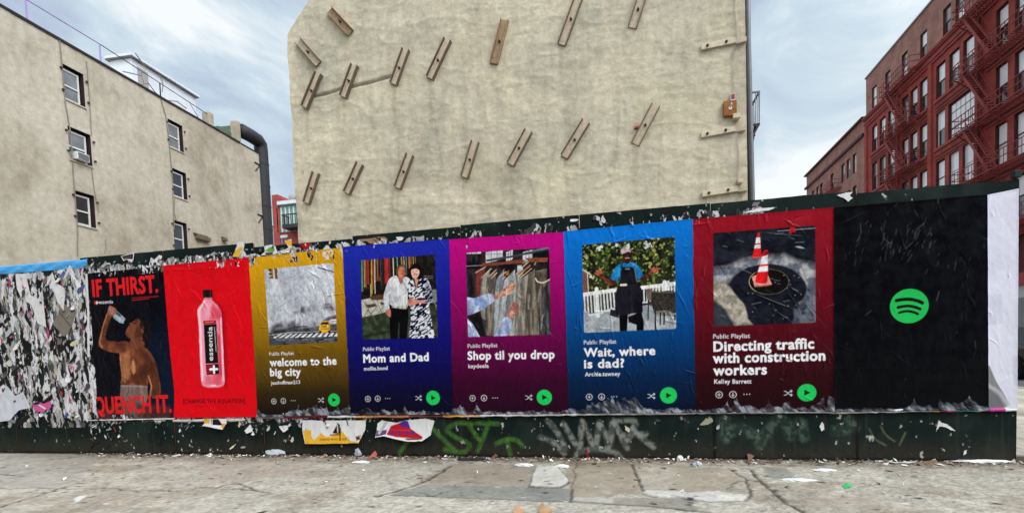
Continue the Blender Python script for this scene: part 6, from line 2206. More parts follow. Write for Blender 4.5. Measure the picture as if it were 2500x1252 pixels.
# ---- poster: man in apron on a deck
def paint_deck(cv):
    R = Ref(1400, 560, 280 / 1348.0)
    w = lambda n: R.w(600, 600, n)
    quad = R((102, 186), (1190, 86), (1206, 1166), (126, 1214))
    ck = Clip(cv, quad)
    cv.poly(quad, mixn((44, 50, 32), (20, 24, 20), 14, 14, 4), pid=PICTURE)
    r = np.random.default_rng(12)
    pal = [(96, 112, 52), (130, 140, 66), (58, 72, 38), (160, 164, 96), (34, 44, 28), (76, 96, 44), (20, 24, 18)]
    reg = R((100, 90), (1200, 90), (1200, 720), (100, 720))
    blobs(cv, reg, lambda q: pal[q.integers(len(pal))], 620, 0.016, 5, 0.9)
    for c_, s_ in (((310, 230), .03), ((640, 190), .02), ((850, 190), .035), ((500, 190), .02), ((205, 560), .02)):
        p = R(c_)[0]
        for k in range(5):
            th = np.sort(r.uniform(0, 2 * pi, 7))
            q = p + r.normal(0, s_ * 0.6, 2)
            cv.poly(np.c_[q[0] + s_ * .6 * np.cos(th), q[1] + s_ * .6 * np.sin(th)], (214, 218, 212), 0.85)
    for a_, b_, c_ in (((930, 110), (870, 300), (760, 330)), ((820, 250), (760, 320), (700, 400)), ((1140, 90), (980, 190), (900, 260)), ((560, 180), (500, 330), (520, 400))):
        cv.line(R(a_, b_, c_), w(14), (26, 24, 20), 0.85)
    blobs(cv, reg, lambda q: pal[q.integers(4)], 160, 0.011, 15, 0.9)
    # shed
    cv.poly(R((100, 480), (160, 520), (172, 960), (105, 960)), (132, 82, 64))
    cv.line(R((104, 470), (200, 530)), w(18), (190, 188, 180)); cv.line(R((166, 530), (178, 760)), w(12), (196, 194, 186))
    # deck floor
    cv.poly(R((110, 1020), (480, 930), (1210, 850), (1210, 1230), (110, 1230)), mixn((168, 174, 178), (148, 156, 160), 10, 10, 3))
    for k in range(9):
        cv.line(R((130 + k * 120, 1230), (420 + k * 95, 940)), w(4), (112, 118, 122), 0.8)
    # railing
    cv.poly(R((110, 760), (520, 700), (520, 930), (110, 1040)), (60, 62, 54), 0.6, 0.01)
    for k in range(11):
        x = 128 + k * 38
        cv.line(R((x, 790 - k * 6), (x + 14, 1010 - k * 10)), w(17), (214, 215, 214))
    cv.line(R((115, 768), (520, 710)), w(46), (222, 223, 222))
    cv.line(R((180, 1010), (520, 925)), w(30), (204, 206, 206))
    cv.line(R((272, 700), (290, 1010)), w(44), (218, 219, 218))
    for k in range(12):
        x = 790 + k * 36
        cv.line(R((x, 690 - k * 4), (x + 6, 860 - k * 3)), w(15), (214, 215, 214))
    cv.line(R((780, 690), (1200, 636)), w(40), (222, 223, 222))
    cv.line(R((1070, 620), (1075, 740)), w(46), (216, 217, 216)); cv.line(R((1110, 620), (1115, 740)), w(34), (210, 211, 210))
    cv.line(R((815, 860), (960, 845)), w(20), (206, 207, 206))
    # grill, bucket
    cv.poly(R((435, 935), (530, 960), (535, 1040), (425, 1010)), (38, 38, 42))
    cv.poly(R((118, 960), (180, 960), (175, 1080), (125, 1095)), (150, 158, 166))
    # wicker chairs
    cv.poly(R((850, 705), (920, 700), (950, 830), (870, 840)), (112, 96, 84)); cv.poly(R((870, 840), (950, 850), (955, 900), (880, 890)), (64, 60, 56))
    cv.line(R((880, 840), (876, 1050)), w(15), (34, 31, 30))
    cv.poly(smooth_pts(R((915, 735), (1000, 735), (1210, 730), (1210, 980), (950, 990)), 2, True), mixn((62, 57, 52), (44, 41, 40), 60, 60, 3))
    cv.poly(R((970, 960), (1100, 950), (1210, 1000), (1210, 1030), (970, 1000)), (124, 120, 112))
    cv.line(R((916, 735), (1080, 742), (1210, 735)), w(13), (96, 92, 86))
    for x in (962, 1020, 1065): cv.line(R((x, 980), (x - (2 if x > 970 else 0), 1170 if x < 970 else 1115)), w(17), (36, 33, 33))
    cv.line(R((1190, 1010), (1190, 1060)), w(17), (36, 33, 33))
    # man: legs, shirt, arms, apron, head, cap
    cv.poly(R((535, 985), (640, 990), (630, 1195), (545, 1200)), (11, 11, 14)); cv.poly(R((640, 1030), (800, 960), (828, 1100), (825, 1190), (740, 1192), (740, 1120), (650, 1090)), (13, 13, 16))
    cv.poly(smooth_pts(R((595, 395), (500, 440), (470, 500), (440, 580), (510, 615), (540, 560), (740, 560), (765, 605), (825, 560), (790, 480), (760, 430), (690, 390)), 3, True), mixn((36, 148, 206), (22, 112, 172), 20, 12, 5))
    arm = mixn((134, 62, 46), (74, 32, 28), 18, 18, 7)
    cv.poly(smooth_pts(R((500, 610), (470, 665), (400, 640), (340, 580), (300, 550), (262, 530), (290, 490), (320, 490), (360, 560), (420, 590), (470, 600)), 3, True), arm)
    cv.poly(smooth_pts(R((765, 600), (830, 590), (890, 550), (930, 500), (1018, 465), (960, 455), (920, 460), (870, 530), (800, 560)), 3, True), arm)
    for a_, b_ in (((300, 540), (255, 515)), ((310, 520), (270, 495)), ((325, 520), (300, 480)), ((335, 520), (325, 485)), ((930, 490), (1015, 460)), ((925, 480), (985, 450)), ((915, 475), (945, 450)), ((920, 500), (990, 490))):
        cv.line(R(a_, b_), w(15), (176, 92, 74), 0.9)
    cv.line(R((870, 530), (895, 550)), w(16), (16, 14, 15))
    cv.poly(smooth_pts(R((560, 440), (600, 445), (690, 445), (720, 440), (745, 620), (800, 700), (812, 900), (805, 980), (700, 985), (505, 1000), (500, 740), (540, 640), (545, 540)), 3, True), mixn((30, 28, 38), (20, 18, 26), 18, 8, 6))
    cv.line(R((575, 400), (552, 450)), w(11), (26, 24, 32)); cv.line(R((672, 390), (720, 470), (740, 600)), w(9), (96, 120, 134))
    cv.line(R((560, 450), (545, 600)), w(7), (70, 100, 130), 0.8)
    for x in (610, 622, 636, 650): cv.line(R((x, 462), (x + 8, 470)), w(7), (170, 170, 180), 0.8)
    cv.line(R((560, 655), (618, 652)), w(26), (214, 206, 186), 0.95); cv.line(R((640, 630), (720, 630), (690, 645)), w(8), (14, 12, 18))
    cv.line(R((680, 660), (690, 980)), w(8), (48, 46, 58), 0.6, 0.012)
    cv.poly(smooth_pts(R((582, 270), (670, 265), (682, 330), (660, 390), (625, 405), (590, 380)), 3, True), (56, 28, 26))
    cv.line(R((612, 340), (655, 338)), w(13), (190, 140, 132)); cv.line(R((600, 305), (618, 303)), w(6), (20, 12, 12)); cv.line(R((642, 303), (660, 302)), w(6), (20, 12, 12))
    cv.line(R((632, 305), (632, 325)), w(9), (92, 48, 42))
    cv.poly(smooth_pts(R((560, 285), (562, 235), (600, 212), (650, 218), (678, 270), (640, 265), (600, 282)), 3, True), mixn((196, 178, 184), (164, 146, 154), 26, 26, 3))
    ck.done()
    R = Ref(1080, 500, 640 / 1292.0)
    playlist(cv, R, [('Wait, where', (700, 747), (1047, 737), 42, 0.055), ('is dad?', (701, 803), (895, 798), 42, 0.055)],
             ('Public Playlist', (698, 687), (857, 682), 20, 0.035), ('Archie.tawney', (704, 843), (876, 840), 20, 0.045),
             (724, 945), (785, 944), (846, 943), (1030, 940), (1114, 937), 0.079)


# ---- poster: cone on a manhole
def paint_cone(cv):
    R = Ref(1720, 540, 290 / 1297.0)
    w = lambda n: R.w(600, 600, n)
    quad = R((90, 132), (1208, 46), (1210, 1106), (100, 1150))
    ck = Clip(cv, quad)
    cv.poly(quad, mixn((34, 38, 48), (22, 24, 32), 9, 12, 4), pid=PICTURE)
    ell = lambda cx_, cy_, a_, b_, rot=0: R([(cx_ + a_ * cos(t) * cos(rot) - b_ * sin(t) * sin(rot), cy_ + a_ * cos(t) * sin(rot) + b_ * sin(t) * cos(rot)) for t in np.linspace(0, 2 * pi, 40)[:-1]])
    cv.poly(R((90, 520), (250, 500), (420, 420), (620, 395), (860, 370), (1010, 440), (1210, 470), (1210, 1110), (980, 1110), (1110, 800), (1040, 600), (700, 480), (400, 560), (300, 640), (90, 700)), mixn((176, 174, 176), (104, 110, 124), 14, 14, 6), 0.85, 0.06)
    cv.poly(R((90, 690), (230, 680), (310, 760), (430, 900), (520, 1120), (330, 1140), (220, 960), (90, 860)), mixn((178, 170, 156), (140, 132, 122), 24, 24, 8), 1, 0.03)
    cv.poly(R((90, 860), (200, 950), (320, 1150), (90, 1150)), (58, 62, 70), 0.9, 0.05)
    cv.poly(R((1110, 720), (1210, 700), (1210, 1110), (970, 1110), (960, 920)), mixn((92, 98, 112), (40, 44, 54), 16, 16, 9), 0.9, 0.05)
    cv.poly(smooth_pts(R((280, 660), (400, 540), (560, 480), (760, 470), (960, 530), (1090, 660), (1110, 760), (1060, 860), (960, 930), (940, 1110), (520, 1120), (440, 920), (320, 780)), 3, True), mixn((20, 23, 33), (28, 31, 42), 16, 16, 3), 1, 0.015)
    cv.poly(ell(700, 660, 215, 135, 0.03), (20, 18, 16))
    th = np.linspace(0, 2 * pi, 41)
    cv.line(R([(700 + 217 * cos(t), 662 + 137 * sin(t)) for t in th]), w(6), (112, 104, 84), 0.75)
    cv.line(R([(700 + 217 * cos(t), 662 + 137 * sin(t)) for t in np.linspace(2.3, 3.9, 12)]), w(7), (176, 170, 140), 0.8)
    r = np.random.default_rng(4)
    for k in range(34):
        x, y = r.uniform(100, 1200), r.uniform(130, 1100)
        a_ = r.uniform(-0.4, 0.5)
        L = r.uniform(20, 110)
        cv.line(R((x, y), (x + L * cos(a_), y + L * sin(a_))), w(r.uniform(3, 7)), (132, 138, 150) if k % 3 else (66, 70, 82), 0.5, 0.012)
    for k in range(26):
        x, y = r.uniform(300, 1050), r.uniform(520, 1090)
        cv.line(R((x, y), (x + 5, y)), w(7), (170, 172, 168), 0.7)
    cv.poly(smooth_pts(R((980, 280), (1040, 275), (1095, 300), (1040, 296)), 2, True), (176, 180, 188), 0.8)
    # cones
    red, wht = (214, 30, 36), (214, 216, 222)
    cv.poly(R((510, 390), (620, 385), (622, 400), (520, 412)), (20, 18, 20)); cv.poly(R((516, 388), (620, 380), (618, 398), (520, 404)), (210, 120, 112))
    cv.poly(R((578, 128), (600, 128), (618, 390), (518, 398), (535, 330)), red)
    cv.poly(R((562, 182), (604, 180), (606, 240), (553, 244)), wht); cv.poly(R((547, 262), (608, 256), (608, 296), (540, 300)), wht)
    cv.poly(R((512, 606), (560, 590), (690, 590), (732, 690), (690, 704), (545, 718)), (222, 148, 132))
    cv.poly(R((545, 706), (732, 686), (732, 696), (548, 720)), (168, 96, 86))
    cv.poly(smooth_pts(R((648, 325), (690, 330), (688, 450), (684, 650), (650, 680), (590, 675), (552, 650), (580, 540), (620, 400)), 3, True), red)
    cv.poly(R((648, 330), (690, 328), (690, 368), (640, 386)), (140, 22, 28))
    cv.poly(R((622, 392), (688, 370), (686, 466), (604, 476)), wht); cv.poly(R((598, 496), (690, 488), (690, 546), (580, 556)), wht)
    cv.poly(R((660, 560), (688, 560), (684, 650), (650, 676)), (150, 16, 26), 0.7, 0.02)
    cv.poly(R((935, 68), (985, 62), (990, 125), (955, 120), (930, 145), (920, 125)), (190, 30, 40), 0.95)
    cv.line(R((795, 110), (930, 100)), w(7), (150, 156, 168), 0.8); cv.line(R((985, 95), (1205, 78)), w(7), (150, 156, 168), 0.8)
    ck.done()
    R = Ref(1640, 440, 860 / 1560.0)
    playlist(cv, R, [('Directing traffic', (186, 757), (627, 743), 44, 0.055), ('with construction', (184, 808), (676, 796), 44, 0.055), ('workers', (186, 862), (418, 857), 44, 0.055)],
             ('Public Playlist', (183, 700), (345, 697), 19, 0.035), ('Kelley Barrett', (188, 899), (351, 898), 19, 0.045),
             (209, 948), (270, 947), (331, 946), (515, 941), (597, 939), 0.080)


# ---- poster: round logo on black
def paint_black(cv):
    R = Ref(1640, 440, 860 / 1560.0)
    w = lambda n: R.w(1048, 557, n)
    o = R((1048, 557))[0]
    th = np.linspace(0, 2 * pi, 49)[:-1]
    rr = 0.150
    cv.poly(np.c_[o[0] + rr * np.cos(th), o[1] + rr * np.sin(th)], (34, 184, 86), pid=LOGO)
    for pts, ww in ((((992, 533), (1020, 528), (1050, 527), (1082, 533), (1106, 543)), 15), (((999, 563), (1025, 558), (1050, 557), (1075, 562), (1096, 570)), 13), (((1004, 587), (1025, 581), (1048, 580), (1070, 585), (1086, 592)), 11)):
        cv.line(smooth_pts(R(*pts)), w(ww), (14, 18, 16), pid=LOGO)
    r = np.random.default_rng(11)
    for k in range(90):                                          # short grey streaks
        x, y = r.normal(1010, 130), r.normal(270, 60)
        if r.random() < 0.25: x, y = r.uniform(730, 1380), r.uniform(200, 900)
        L = r.uniform(8, 45)
        a_ = r.normal(1.25, 0.35)
        cv.line(R((x, y), (x + L * cos(a_), y - L * sin(a_))), w(r.uniform(2, 5)), (66, 68, 74), r.uniform(.25, .7), 0.008)


def paint_white(cv):
    R = FULL
    g = (150, 150, 154)
    cv.poly(smooth_pts(FULL((2409, 890), (2430, 930), (2452, 965), (2458, 985), (2450, 993), (2410, 993)), 3, True), (128, 128, 132), 1, pid=PICTURE)
    cv.line(smooth_pts(FULL((2410, 940), (2438, 958), (2458, 985))), 0.03, (176, 176, 178), 0.9, 0.02)
    cv.poly(FULL((2409, 945), (2435, 965), (2450, 993), (2410, 993)), (104, 104, 108), 0.8, 0.02)
    cv.poly(FULL((2412, 720), (2444, 718), (2446, 790), (2412, 794)), (196, 198, 214), 0.7, 0.008)
    cv.poly(FULL((2470, 870), (2482, 868), (2482, 940), (2472, 940)), (190, 192, 206), 0.6, 0.02)
    cv.poly(FULL((2410, 560), (2440, 556), (2442, 680), (2412, 690)), (206, 208, 224), 0.6, 0.02)


make_poster('poster', 'dark navy poster of a bare-chested man drinking, red words IF THIRST and QUENCH IT',
            [(216, 668), (408, 649), (431, 1018), (222, 1022)], base_drink, paint_drink, 101, 0.006, 1.0, 55)
make_poster('poster', 'plain red poster showing one upright pink water bottle with a black label',
            [(400, 649), (609, 629), (632, 1017), (427, 1019)], vgrad([(0, (214, 12, 26)), (1, (218, 8, 24))]), paint_bottle, 102, 0.011, 1.1, 60,
            left_edge=[(400, 640), (401, 662), (405, 700), (415, 828), (424, 910), (429, 959), (428, 1000), (426, 1024)])
make_poster('poster', 'mustard yellow poster with a grey winter street picture titled welcome to the big city',
            [(608, 630), (839, 604), (858, 1011), (631, 1016)], vgrad([(0, (212, 158, 24)), (.3, (178, 130, 20)), (.62, (108, 80, 16)), (.85, (48, 36, 16)), (1, (18, 15, 14))]), paint_city, 103, 0.006, 1.15, 90, 0.05)
make_poster('poster', 'royal blue poster with a picture of a couple titled Mom and Dad',
            [(838, 603), (1098, 584), (1107, 1010), (857, 1012)], vgrad([(0, (32, 44, 166)), (.35, (22, 24, 128)), (.65, (16, 15, 92)), (.85, (11, 10, 50)), (1, (8, 8, 24))]), paint_couple, 104, 0.010, 0.9, 75, 0.045)
make_poster('poster', 'magenta poster with a picture of a clothes rail titled Shop til you drop',
            [(1097, 585), (1377, 567), (1389, 1008), (1106, 1011)], vgrad([(0, (192, 12, 128)), (.3, (146, 10, 98)), (.6, (96, 8, 66)), (.82, (54, 6, 38)), (1, (34, 6, 26))]), paint_rail, 105, 0.006, 0.9, 75, 0.055)
make_poster('poster', 'bright blue poster picturing a man in a black apron, titled Wait, where is dad',
            [(1376, 566), (1691, 535), (1698, 1006), (1388, 1008)], vgrad([(0, (12, 116, 210)), (.3, (8, 90, 168)), (.6, (6, 60, 116)), (.82, (6, 34, 70)), (1, (6, 16, 34))]), paint_deck, 106, 0.010, 1.15, 90, 0.07)
make_poster('poster', 'dark red poster with a picture of a traffic cone titled Directing traffic with construction workers',
            [(1690, 536), (2035, 507), (2036, 1003), (1697, 1006)], vgrad([(0, (146, 20, 34)), (.3, (116, 16, 30)), (.6, (78, 12, 24)), (.82, (46, 10, 18)), (1, (28, 8, 14))]), paint_cone, 107, 0.006, 1.1, 85, 0.055)
make_poster('poster', 'all black poster with one green round logo of three curved bars',
            [(2034, 508), (2408, 476), (2411, 1000), (2035, 1004)], vgrad([(0, (9, 10, 14)), (1, (9, 10, 14))]), paint_black, 108, 0.010, 0.42, 45, 0.05)
make_poster('poster', 'narrow blank white poster at the right end of the hoarding',
            [(2407, 477), (2485, 461), (2481, 1001), (2410, 1001)], vgrad([(0, (216, 216, 232)), (1, (212, 212, 226))]), paint_white, 109, 0.006, 0.6, 10)


# ------------------------------------------------------------------ torn remnants that read as pieces of their own
def flat_piece(name, label, cat, pts, layers, off=0.012, seed=1, curl=0.012, res=0.005, parent_group=None):
    """a scrap of poster: outline in photo points, painted layers, gently curled towards its lower edge"""
    P = FULL(pts)
    lo, hi = P.min(0) - res, P.max(0) + res
    xs, zs = np.arange(lo[0], hi[0], res), np.arange(lo[1], hi[1], res)
    X, Z = np.meshgrid(xs, zs, indexing='ij')
    cv = Canvas(X, Z, (0, 0, 0))
    cv.h = res
    cv.C[:] = 0
    cv.poly(P, (255, 255, 255), 1)
    inside = cv.C[..., 0] + 0.25 * (vnoise(X * 90, Z * 60, seed) - .5) > 0.5
    cv.C[:] = lin((212, 212, 212))
    for f in layers: f(cv)
    cv.C *= (0.88 + 0.2 * fbm(X * 14, Z * 14, seed, 3))[..., None]
    t = (hi[1] - Z) / (hi[1] - lo[1])
    h = off + curl * t ** 2 + 0.004 * ridge(X * 12, Z * 6, seed + 1, 2) ** 2
    V = np.stack([X, -h, Z], -1).reshape(-1, 3)
    Q = grid_quads(len(xs), len(zs))[:, ::-1]
    keep = inside.reshape(-1)[Q].all(1)
    o = sub_mesh(name, V, Q, keep, MAT['paper'], None, np.clip(cv.C, 0.004, .8).reshape(-1, 3))
    return tag(o, label, cat, parent_group)


K8 = lambda *p: [(640 + x * .192, 940 + y * .192) for x, y in p]
KT = lambda *p: [(560 + x * .176, 540 + y * .176) for x, y in p]
KL = lambda *p: [(200 + x * .176, 580 + y * .176) for x, y in p]
KB = lambda *p: [(420 + x * .136, 1000 + y * .136) for x, y in p]
P_ = lambda pts, col, a=1.0: (lambda cv: cv.poly(FULL(pts), col, a))
L_ = lambda pts, w, col: (lambda cv: cv.line(FULL(pts), w, col))
yel = (222, 170, 52)
G_SCRAP = 'torn scraps of older posters'
flat_piece('torn_poster', 'torn yellow and white poster remnant printed with a web address, below the yellow poster', 'torn poster',
           K8((520, 440), (1330, 440), (1325, 560), (1245, 730), (1000, 735), (565, 742), (518, 560)),
           [P_(K8((525, 575), (640, 560), (640, 640), (680, 700), (760, 600), (830, 650), (900, 640), (1000, 560), (1050, 600), (1140, 700), (1250, 715), (1240, 745), (560, 750)), yel),
            P_(K8((1205, 640), (1270, 625), (1255, 690), (1215, 690)), (190, 140, 60)), L_(K8((1215, 660), (1250, 672)), 0.02, (40, 34, 30)), L_(K8((1222, 690), (1242, 645)), 0.012, (40, 34, 30)),
            P_(K8((905, 605), (960, 500), (965, 470), (1000, 500), (1005, 610)), (36, 24, 26)), L_(K8((968, 500), (975, 590)), 0.012, (206, 206, 206)), L_(K8((880, 626), (1000, 622)), 0.012, (40, 30, 28)),
            L_(K8((1008, 540), (1006, 690)), 0.012, (50, 34, 28)), L_(K8((800, 440), (836, 540)), 0.012, (28, 32, 32)), L_(K8((1085, 440), (1100, 505)), 0.014, (28, 32, 32)),
            L_(K8((530, 580), (565, 735)), 0.012, (214, 208, 196)),
            lambda cv: cv.text('peeyew.net', *FULL(K8((750, 694), (1095, 692))), 0.034, (70, 46, 24), 0.05)], 0.014, 301, 0.02, parent_group=None)
flat_piece('torn_poster', 'torn red and blue poster remnant with a white curled lower edge beside green graffiti', 'torn poster',
           K8((1470, 480), (1530, 440), (1720, 470), (1820, 440), (1930, 430), (2080, 415), (2205, 445), (2165, 590), (2160, 630), (2060, 700), (1880, 710), (1720, 680), (1560, 640), (1450, 660), (1470, 560)),
           [P_(K8((1600, 610), (1650, 510), (1740, 480), (1820, 450), (1860, 450), (1890, 540), (1980, 600), (2060, 650), (2040, 680), (1880, 660), (1720, 650), (1600, 620)), (176, 26, 40)),
            P_(K8((1740, 480), (1820, 440), (1860, 450), (1895, 540), (1780, 520)), (72, 44, 130)),
            *[P_([(640 + (x + 24 * cos(t)) * .192, 940 + (596 + 26 * sin(t)) * .192) for t in np.linspace(0, 2 * pi, 10)[:-1]], (78, 48, 128)) for x in (1668, 1760, 1858, 1930)],
            L_(K8((1640, 560), (1900, 566)), 0.006, (210, 60, 70)), P_(K8((1470, 570), (1600, 560), (1590, 615), (1455, 655)), (98, 66, 116)), P_(K8((1840, 665), (2020, 660), (2010, 690), (1850, 690)), (110, 76, 62)),
            L_(K8((1450, 660), (1560, 640), (1720, 672), (1880, 702), (2050, 695)), 0.022, (226, 226, 226)), L_(K8((1500, 600), (1610, 440)), 0.03, (176, 176, 178))], 0.014, 302, 0.03)
flat_piece('torn_poster', 'white scrap above the yellow poster with a yellow torn lower half', 'torn poster',
           KT((50, 500), (110, 350), (125, 290), (190, 280), (225, 320), (205, 430), (210, 500)), [P_(KT((60, 505), (75, 430), (140, 370), (200, 355), (190, 430), (150, 505)), yel)], 0.010, 303, 0.004)
flat_piece('torn_poster', 'white scrap with a green smear above the yellow poster', 'torn poster',
           KT((485, 345), (600, 320), (650, 350), (690, 450), (600, 470), (440, 480), (500, 420)), [P_(KT((510, 410), (560, 370), (620, 360), (645, 400), (620, 430), (530, 430)), (96, 150, 60)), P_(KT((500, 440), (620, 432), (610, 462), (520, 468)), (30, 36, 34))], 0.010, 304, 0.004)
flat_piece('torn_poster', 'small yellow triangular scrap standing at the top of the hoarding', 'torn poster',
           KT((770, 275), (878, 245), (882, 440), (850, 400), (800, 320)), [P_(KT((770, 278), (878, 262), (880, 350), (830, 350)), (232, 178, 56)), P_(KT((850, 370), (880, 370), (882, 440), (862, 430)), (190, 140, 50))], 0.012, 305, 0.012)
flat_piece('torn_poster', 'dark red triangular scrap above the yellow poster', 'torn poster',
           KT((970, 320), (1150, 300), (1110, 380), (1060, 395), (1020, 370)), [P_(KT((960, 310), (1160, 290), (1160, 400), (960, 400)), (168, 18, 34)), L_(KT((1062, 318), (1070, 336)), 0.012, (214, 200, 200))], 0.010, 306, 0.004)
flat_piece('torn_poster', 'white crumpled scrap lying along the top edge of the yellow poster', 'torn poster',
           KT((715, 410), (790, 390), (860, 350), (850, 440), (740, 452)), [L_(KT((750, 420), (840, 400)), 0.01, (140, 140, 150))], 0.012, 307, 0.01)
flat_piece('torn_poster', 'brown torn patch with bare plywood showing above the royal blue poster', 'torn poster',
           KT((1800, 250), (1950, 240), (2050, 215), (2160, 215), (2215, 260), (2130, 290), (1960, 318), (1900, 280), (1820, 290)), [P_(KT((1790, 230), (2230, 200), (2230, 330), (1790, 330)), (150, 118, 94)), L_(KT((2040, 225), (2110, 280)), 0.02, (84, 62, 50)), L_(KT((2000, 260), (2090, 300)), 0.012, (96, 72, 58))], 0.005, 308, 0.0)
flat_piece('torn_poster', 'white jagged scrap above the royal blue poster next to the brown patch', 'torn poster',
           KT((2300, 225), (2390, 210), (2430, 230), (2400, 270), (2340, 280), (2330, 250)), [], 0.008, 309, 0.004)
flat_piece('torn_poster', 'dark torn pocket with white rim above the navy poster', 'torn poster',
           KL((550, 255), (740, 205), (735, 310), (710, 355), (640, 310), (590, 330)), [P_(KL((565, 262), (725, 225), (722, 300), (640, 300), (600, 310)), (28, 24, 28)), L_(KL((600, 285), (720, 265)), 0.012, (96, 88, 86))], 0.010, 310, 0.006)
flat_piece('torn_poster', 'white torn flap above the navy poster near its right corner', 'torn poster',
           KL((990, 330), (1080, 240), (1130, 250), (1120, 300), (1060, 320), (1120, 385), (985, 395)), [P_(KL((1010, 350), (1040, 340), (1060, 385), (1005, 388)), (32, 34, 34))], 0.010, 311, 0.006)
flat_piece('torn_poster', 'hanging scrap with a yellow stripe and dark print under the red bottle poster', 'torn poster',
           KB((585, 150), (1000, 150), (1005, 240), (955, 350), (640, 290), (560, 290), (600, 240)), [P_(KB((590, 150), (690, 150), (690, 240), (600, 235)), (206, 158, 50)), P_(KB((715, 160), (850, 160), (940, 270), (735, 275)), (34, 28, 28)), L_(KB((740, 165), (745, 270), (930, 285)), 0.012, (222, 222, 222)), P_(KB((930, 235), (1000, 245), (960, 330), (925, 300)), (206, 150, 50))], 0.014, 312, 0.03)
flat_piece('torn_poster', 'white folded scrap under the right corner of the red bottle poster', 'torn poster',
           KB((1320, 370), (1420, 240), (1480, 360), (1530, 430), (1500, 455), (1450, 430), (1480, 385), (1370, 420)), [], 0.014, 313, 0.03)
flat_piece('torn_poster', 'white folded scrap left of the yellow remnant', 'torn poster',
           KB((1925, 280), (2100, 270), (2110, 345), (2030, 400), (1950, 330)), [L_(KB((1990, 290), (2050, 350)), 0.008, (160, 160, 164))], 0.014, 314, 0.02)
flat_piece('torn_poster', 'small white pointed scrap low on the panel under the dark red poster', 'torn poster',
           [(2006, 1026), (2011, 1034), (2012, 1048), (2004, 1052), (1999, 1040)], [], 0.006, 315, 0.01)
flat_piece('torn_poster', 'buff peeled patch under the bright blue poster at a panel joint', 'torn poster',
           [(1706, 1036), (1722, 1020), (1738, 1018), (1742, 1028), (1728, 1036), (1712, 1038)], [P_([(1700, 1010), (1750, 1010), (1750, 1045), (1700, 1045)], (156, 150, 132))], 0.006, 316, 0.006)
flat_piece('torn_poster', 'white peeled fork-shaped patch under the black poster', 'torn poster',
           [(2282, 1055), (2290, 1022), (2298, 1030), (2312, 1034), (2334, 1052), (2320, 1050), (2306, 1042), (2294, 1040)], [], 0.006, 317, 0.004)
flat_piece('torn_poster', 'pale leaf-shaped flake at the foot of the right end panel', 'torn poster',
           [(2348, 1112), (2352, 1098), (2360, 1096), (2358, 1106)], [], 0.006, 318, 0.012)
flat_piece('torn_poster', 'ragged white patch at the top of the hoarding above the dark red poster', 'torn poster',
           [(2038, 477), (2066, 470), (2085, 468), (2074, 478), (2082, 484), (2070, 494), (2060, 486)], [], 0.006, 319, 0.004)
flat_piece('torn_poster', 'long thin white strip above the dark red poster', 'torn poster',
           [(1806, 522), (1850, 508), (1898, 506), (1880, 514), (1840, 520)], [], 0.006, 320, 0.004)
flat_piece('torn_poster', 'grey and white rag of paper above the joint of the two rightmost coloured posters', 'torn poster',
           [(1832, 506), (1838, 494), (1858, 492), (1850, 504)], [P_([(1825, 480), (1865, 480), (1865, 510), (1825, 510)], (120, 112, 118))], 0.006, 321, 0.004)
flat_piece('torn_poster', 'large grey diamond of bare board among the torn paper at the left', 'torn poster',
           [(130, 790), (160, 740), (190, 760), (172, 812), (160, 822)], [P_([(120, 730), (200, 730), (200, 830), (120, 830)], (124, 118, 108)), L_([(145, 760), (180, 800)], 0.02, (92, 88, 82))], 0.012, 322, 0.004)
flat_piece('torn_poster', 'long white torn poster strip high on the left panel', 'torn poster',
           [(40, 668), (66, 668), (78, 720), (110, 735), (118, 800), (96, 790), (80, 745), (56, 730), (44, 705)], [], 0.012, 323, 0.008)
flat_piece('torn_poster', 'white tapering torn strip left of the navy poster', 'torn poster',
           [(130, 660), (140, 690), (164, 705), (160, 760), (146, 740), (128, 700)], [], 0.012, 324, 0.008)
flat_piece('torn_poster', 'pink torn flower of paper low on the left panel', 'torn poster',
           [(80, 985), (95, 978), (110, 984), (128, 976), (130, 994), (108, 1006), (90, 1000)], [P_([(70, 970), (140, 970), (140, 1010), (70, 1010)], (190, 84, 140)), L_([(95, 985), (115, 996)], 0.02, (220, 200, 210))], 0.014, 325, 0.02)
flat_piece('torn_poster', 'pale bluish torn sheet low on the far left panel', 'torn poster',
           [(0, 975), (20, 940), (40, 965), (60, 955), (80, 995), (52, 1000), (30, 1025), (0, 1030)], [P_([(0, 930), (90, 930), (90, 1040), (0, 1040)], (196, 200, 208))], 0.012, 326, 0.016)


flat_piece('torn_poster', 'narrow white paper strip down the left edge of the navy poster', 'torn poster',
           [(211, 668), (217, 667), (222, 760), (224, 872), (217, 872), (216, 760)], [], 0.014, 327, 0.004)


def edge_strip(pts, segs, label, w=0.030, off=0.016):
    """the folded lower edge of the paste-ups, a long paper lip"""
    root = thing('paper_strip', label, 'paper strip', (0, 0, 0))
    px = [p[0] for p in pts]
    for a, b, c in segs:
        xs = np.linspace(a, b, max(int((b - a) / 2.2), 2))
        v, q, cc = [], [], []
        for x in xs:
            y = np.interp(x, px, [p[1] for p in pts])
            o = FULL((x, y))[0]
            jt = 0.005 * (vnoise(np.array([x * .11]), np.array([0.3]), 5)[0] - .5)
            ww = w * (0.62 + 0.55 * vnoise(np.array([x * .06]), np.array([1.7]), 5)[0])
            for t, dy in ((0, 0.0), (.35, .010), (.75, .013), (1, .004)):
                v.append((o[0], -(off + dy), o[1] + jt - ww * (t - .5)))
                cc.append(lin(c) * (0.85 + .15 * t))
        for i in range(len(xs) - 1):
            for j in range(3):
                k = i * 4 + j
                q.append((k, k + 1, k + 5, k + 4))
        np_mesh('strip', np.array(v), np.array(q), MAT['paper'], root, np.clip(np.array(cc), .004, .8))


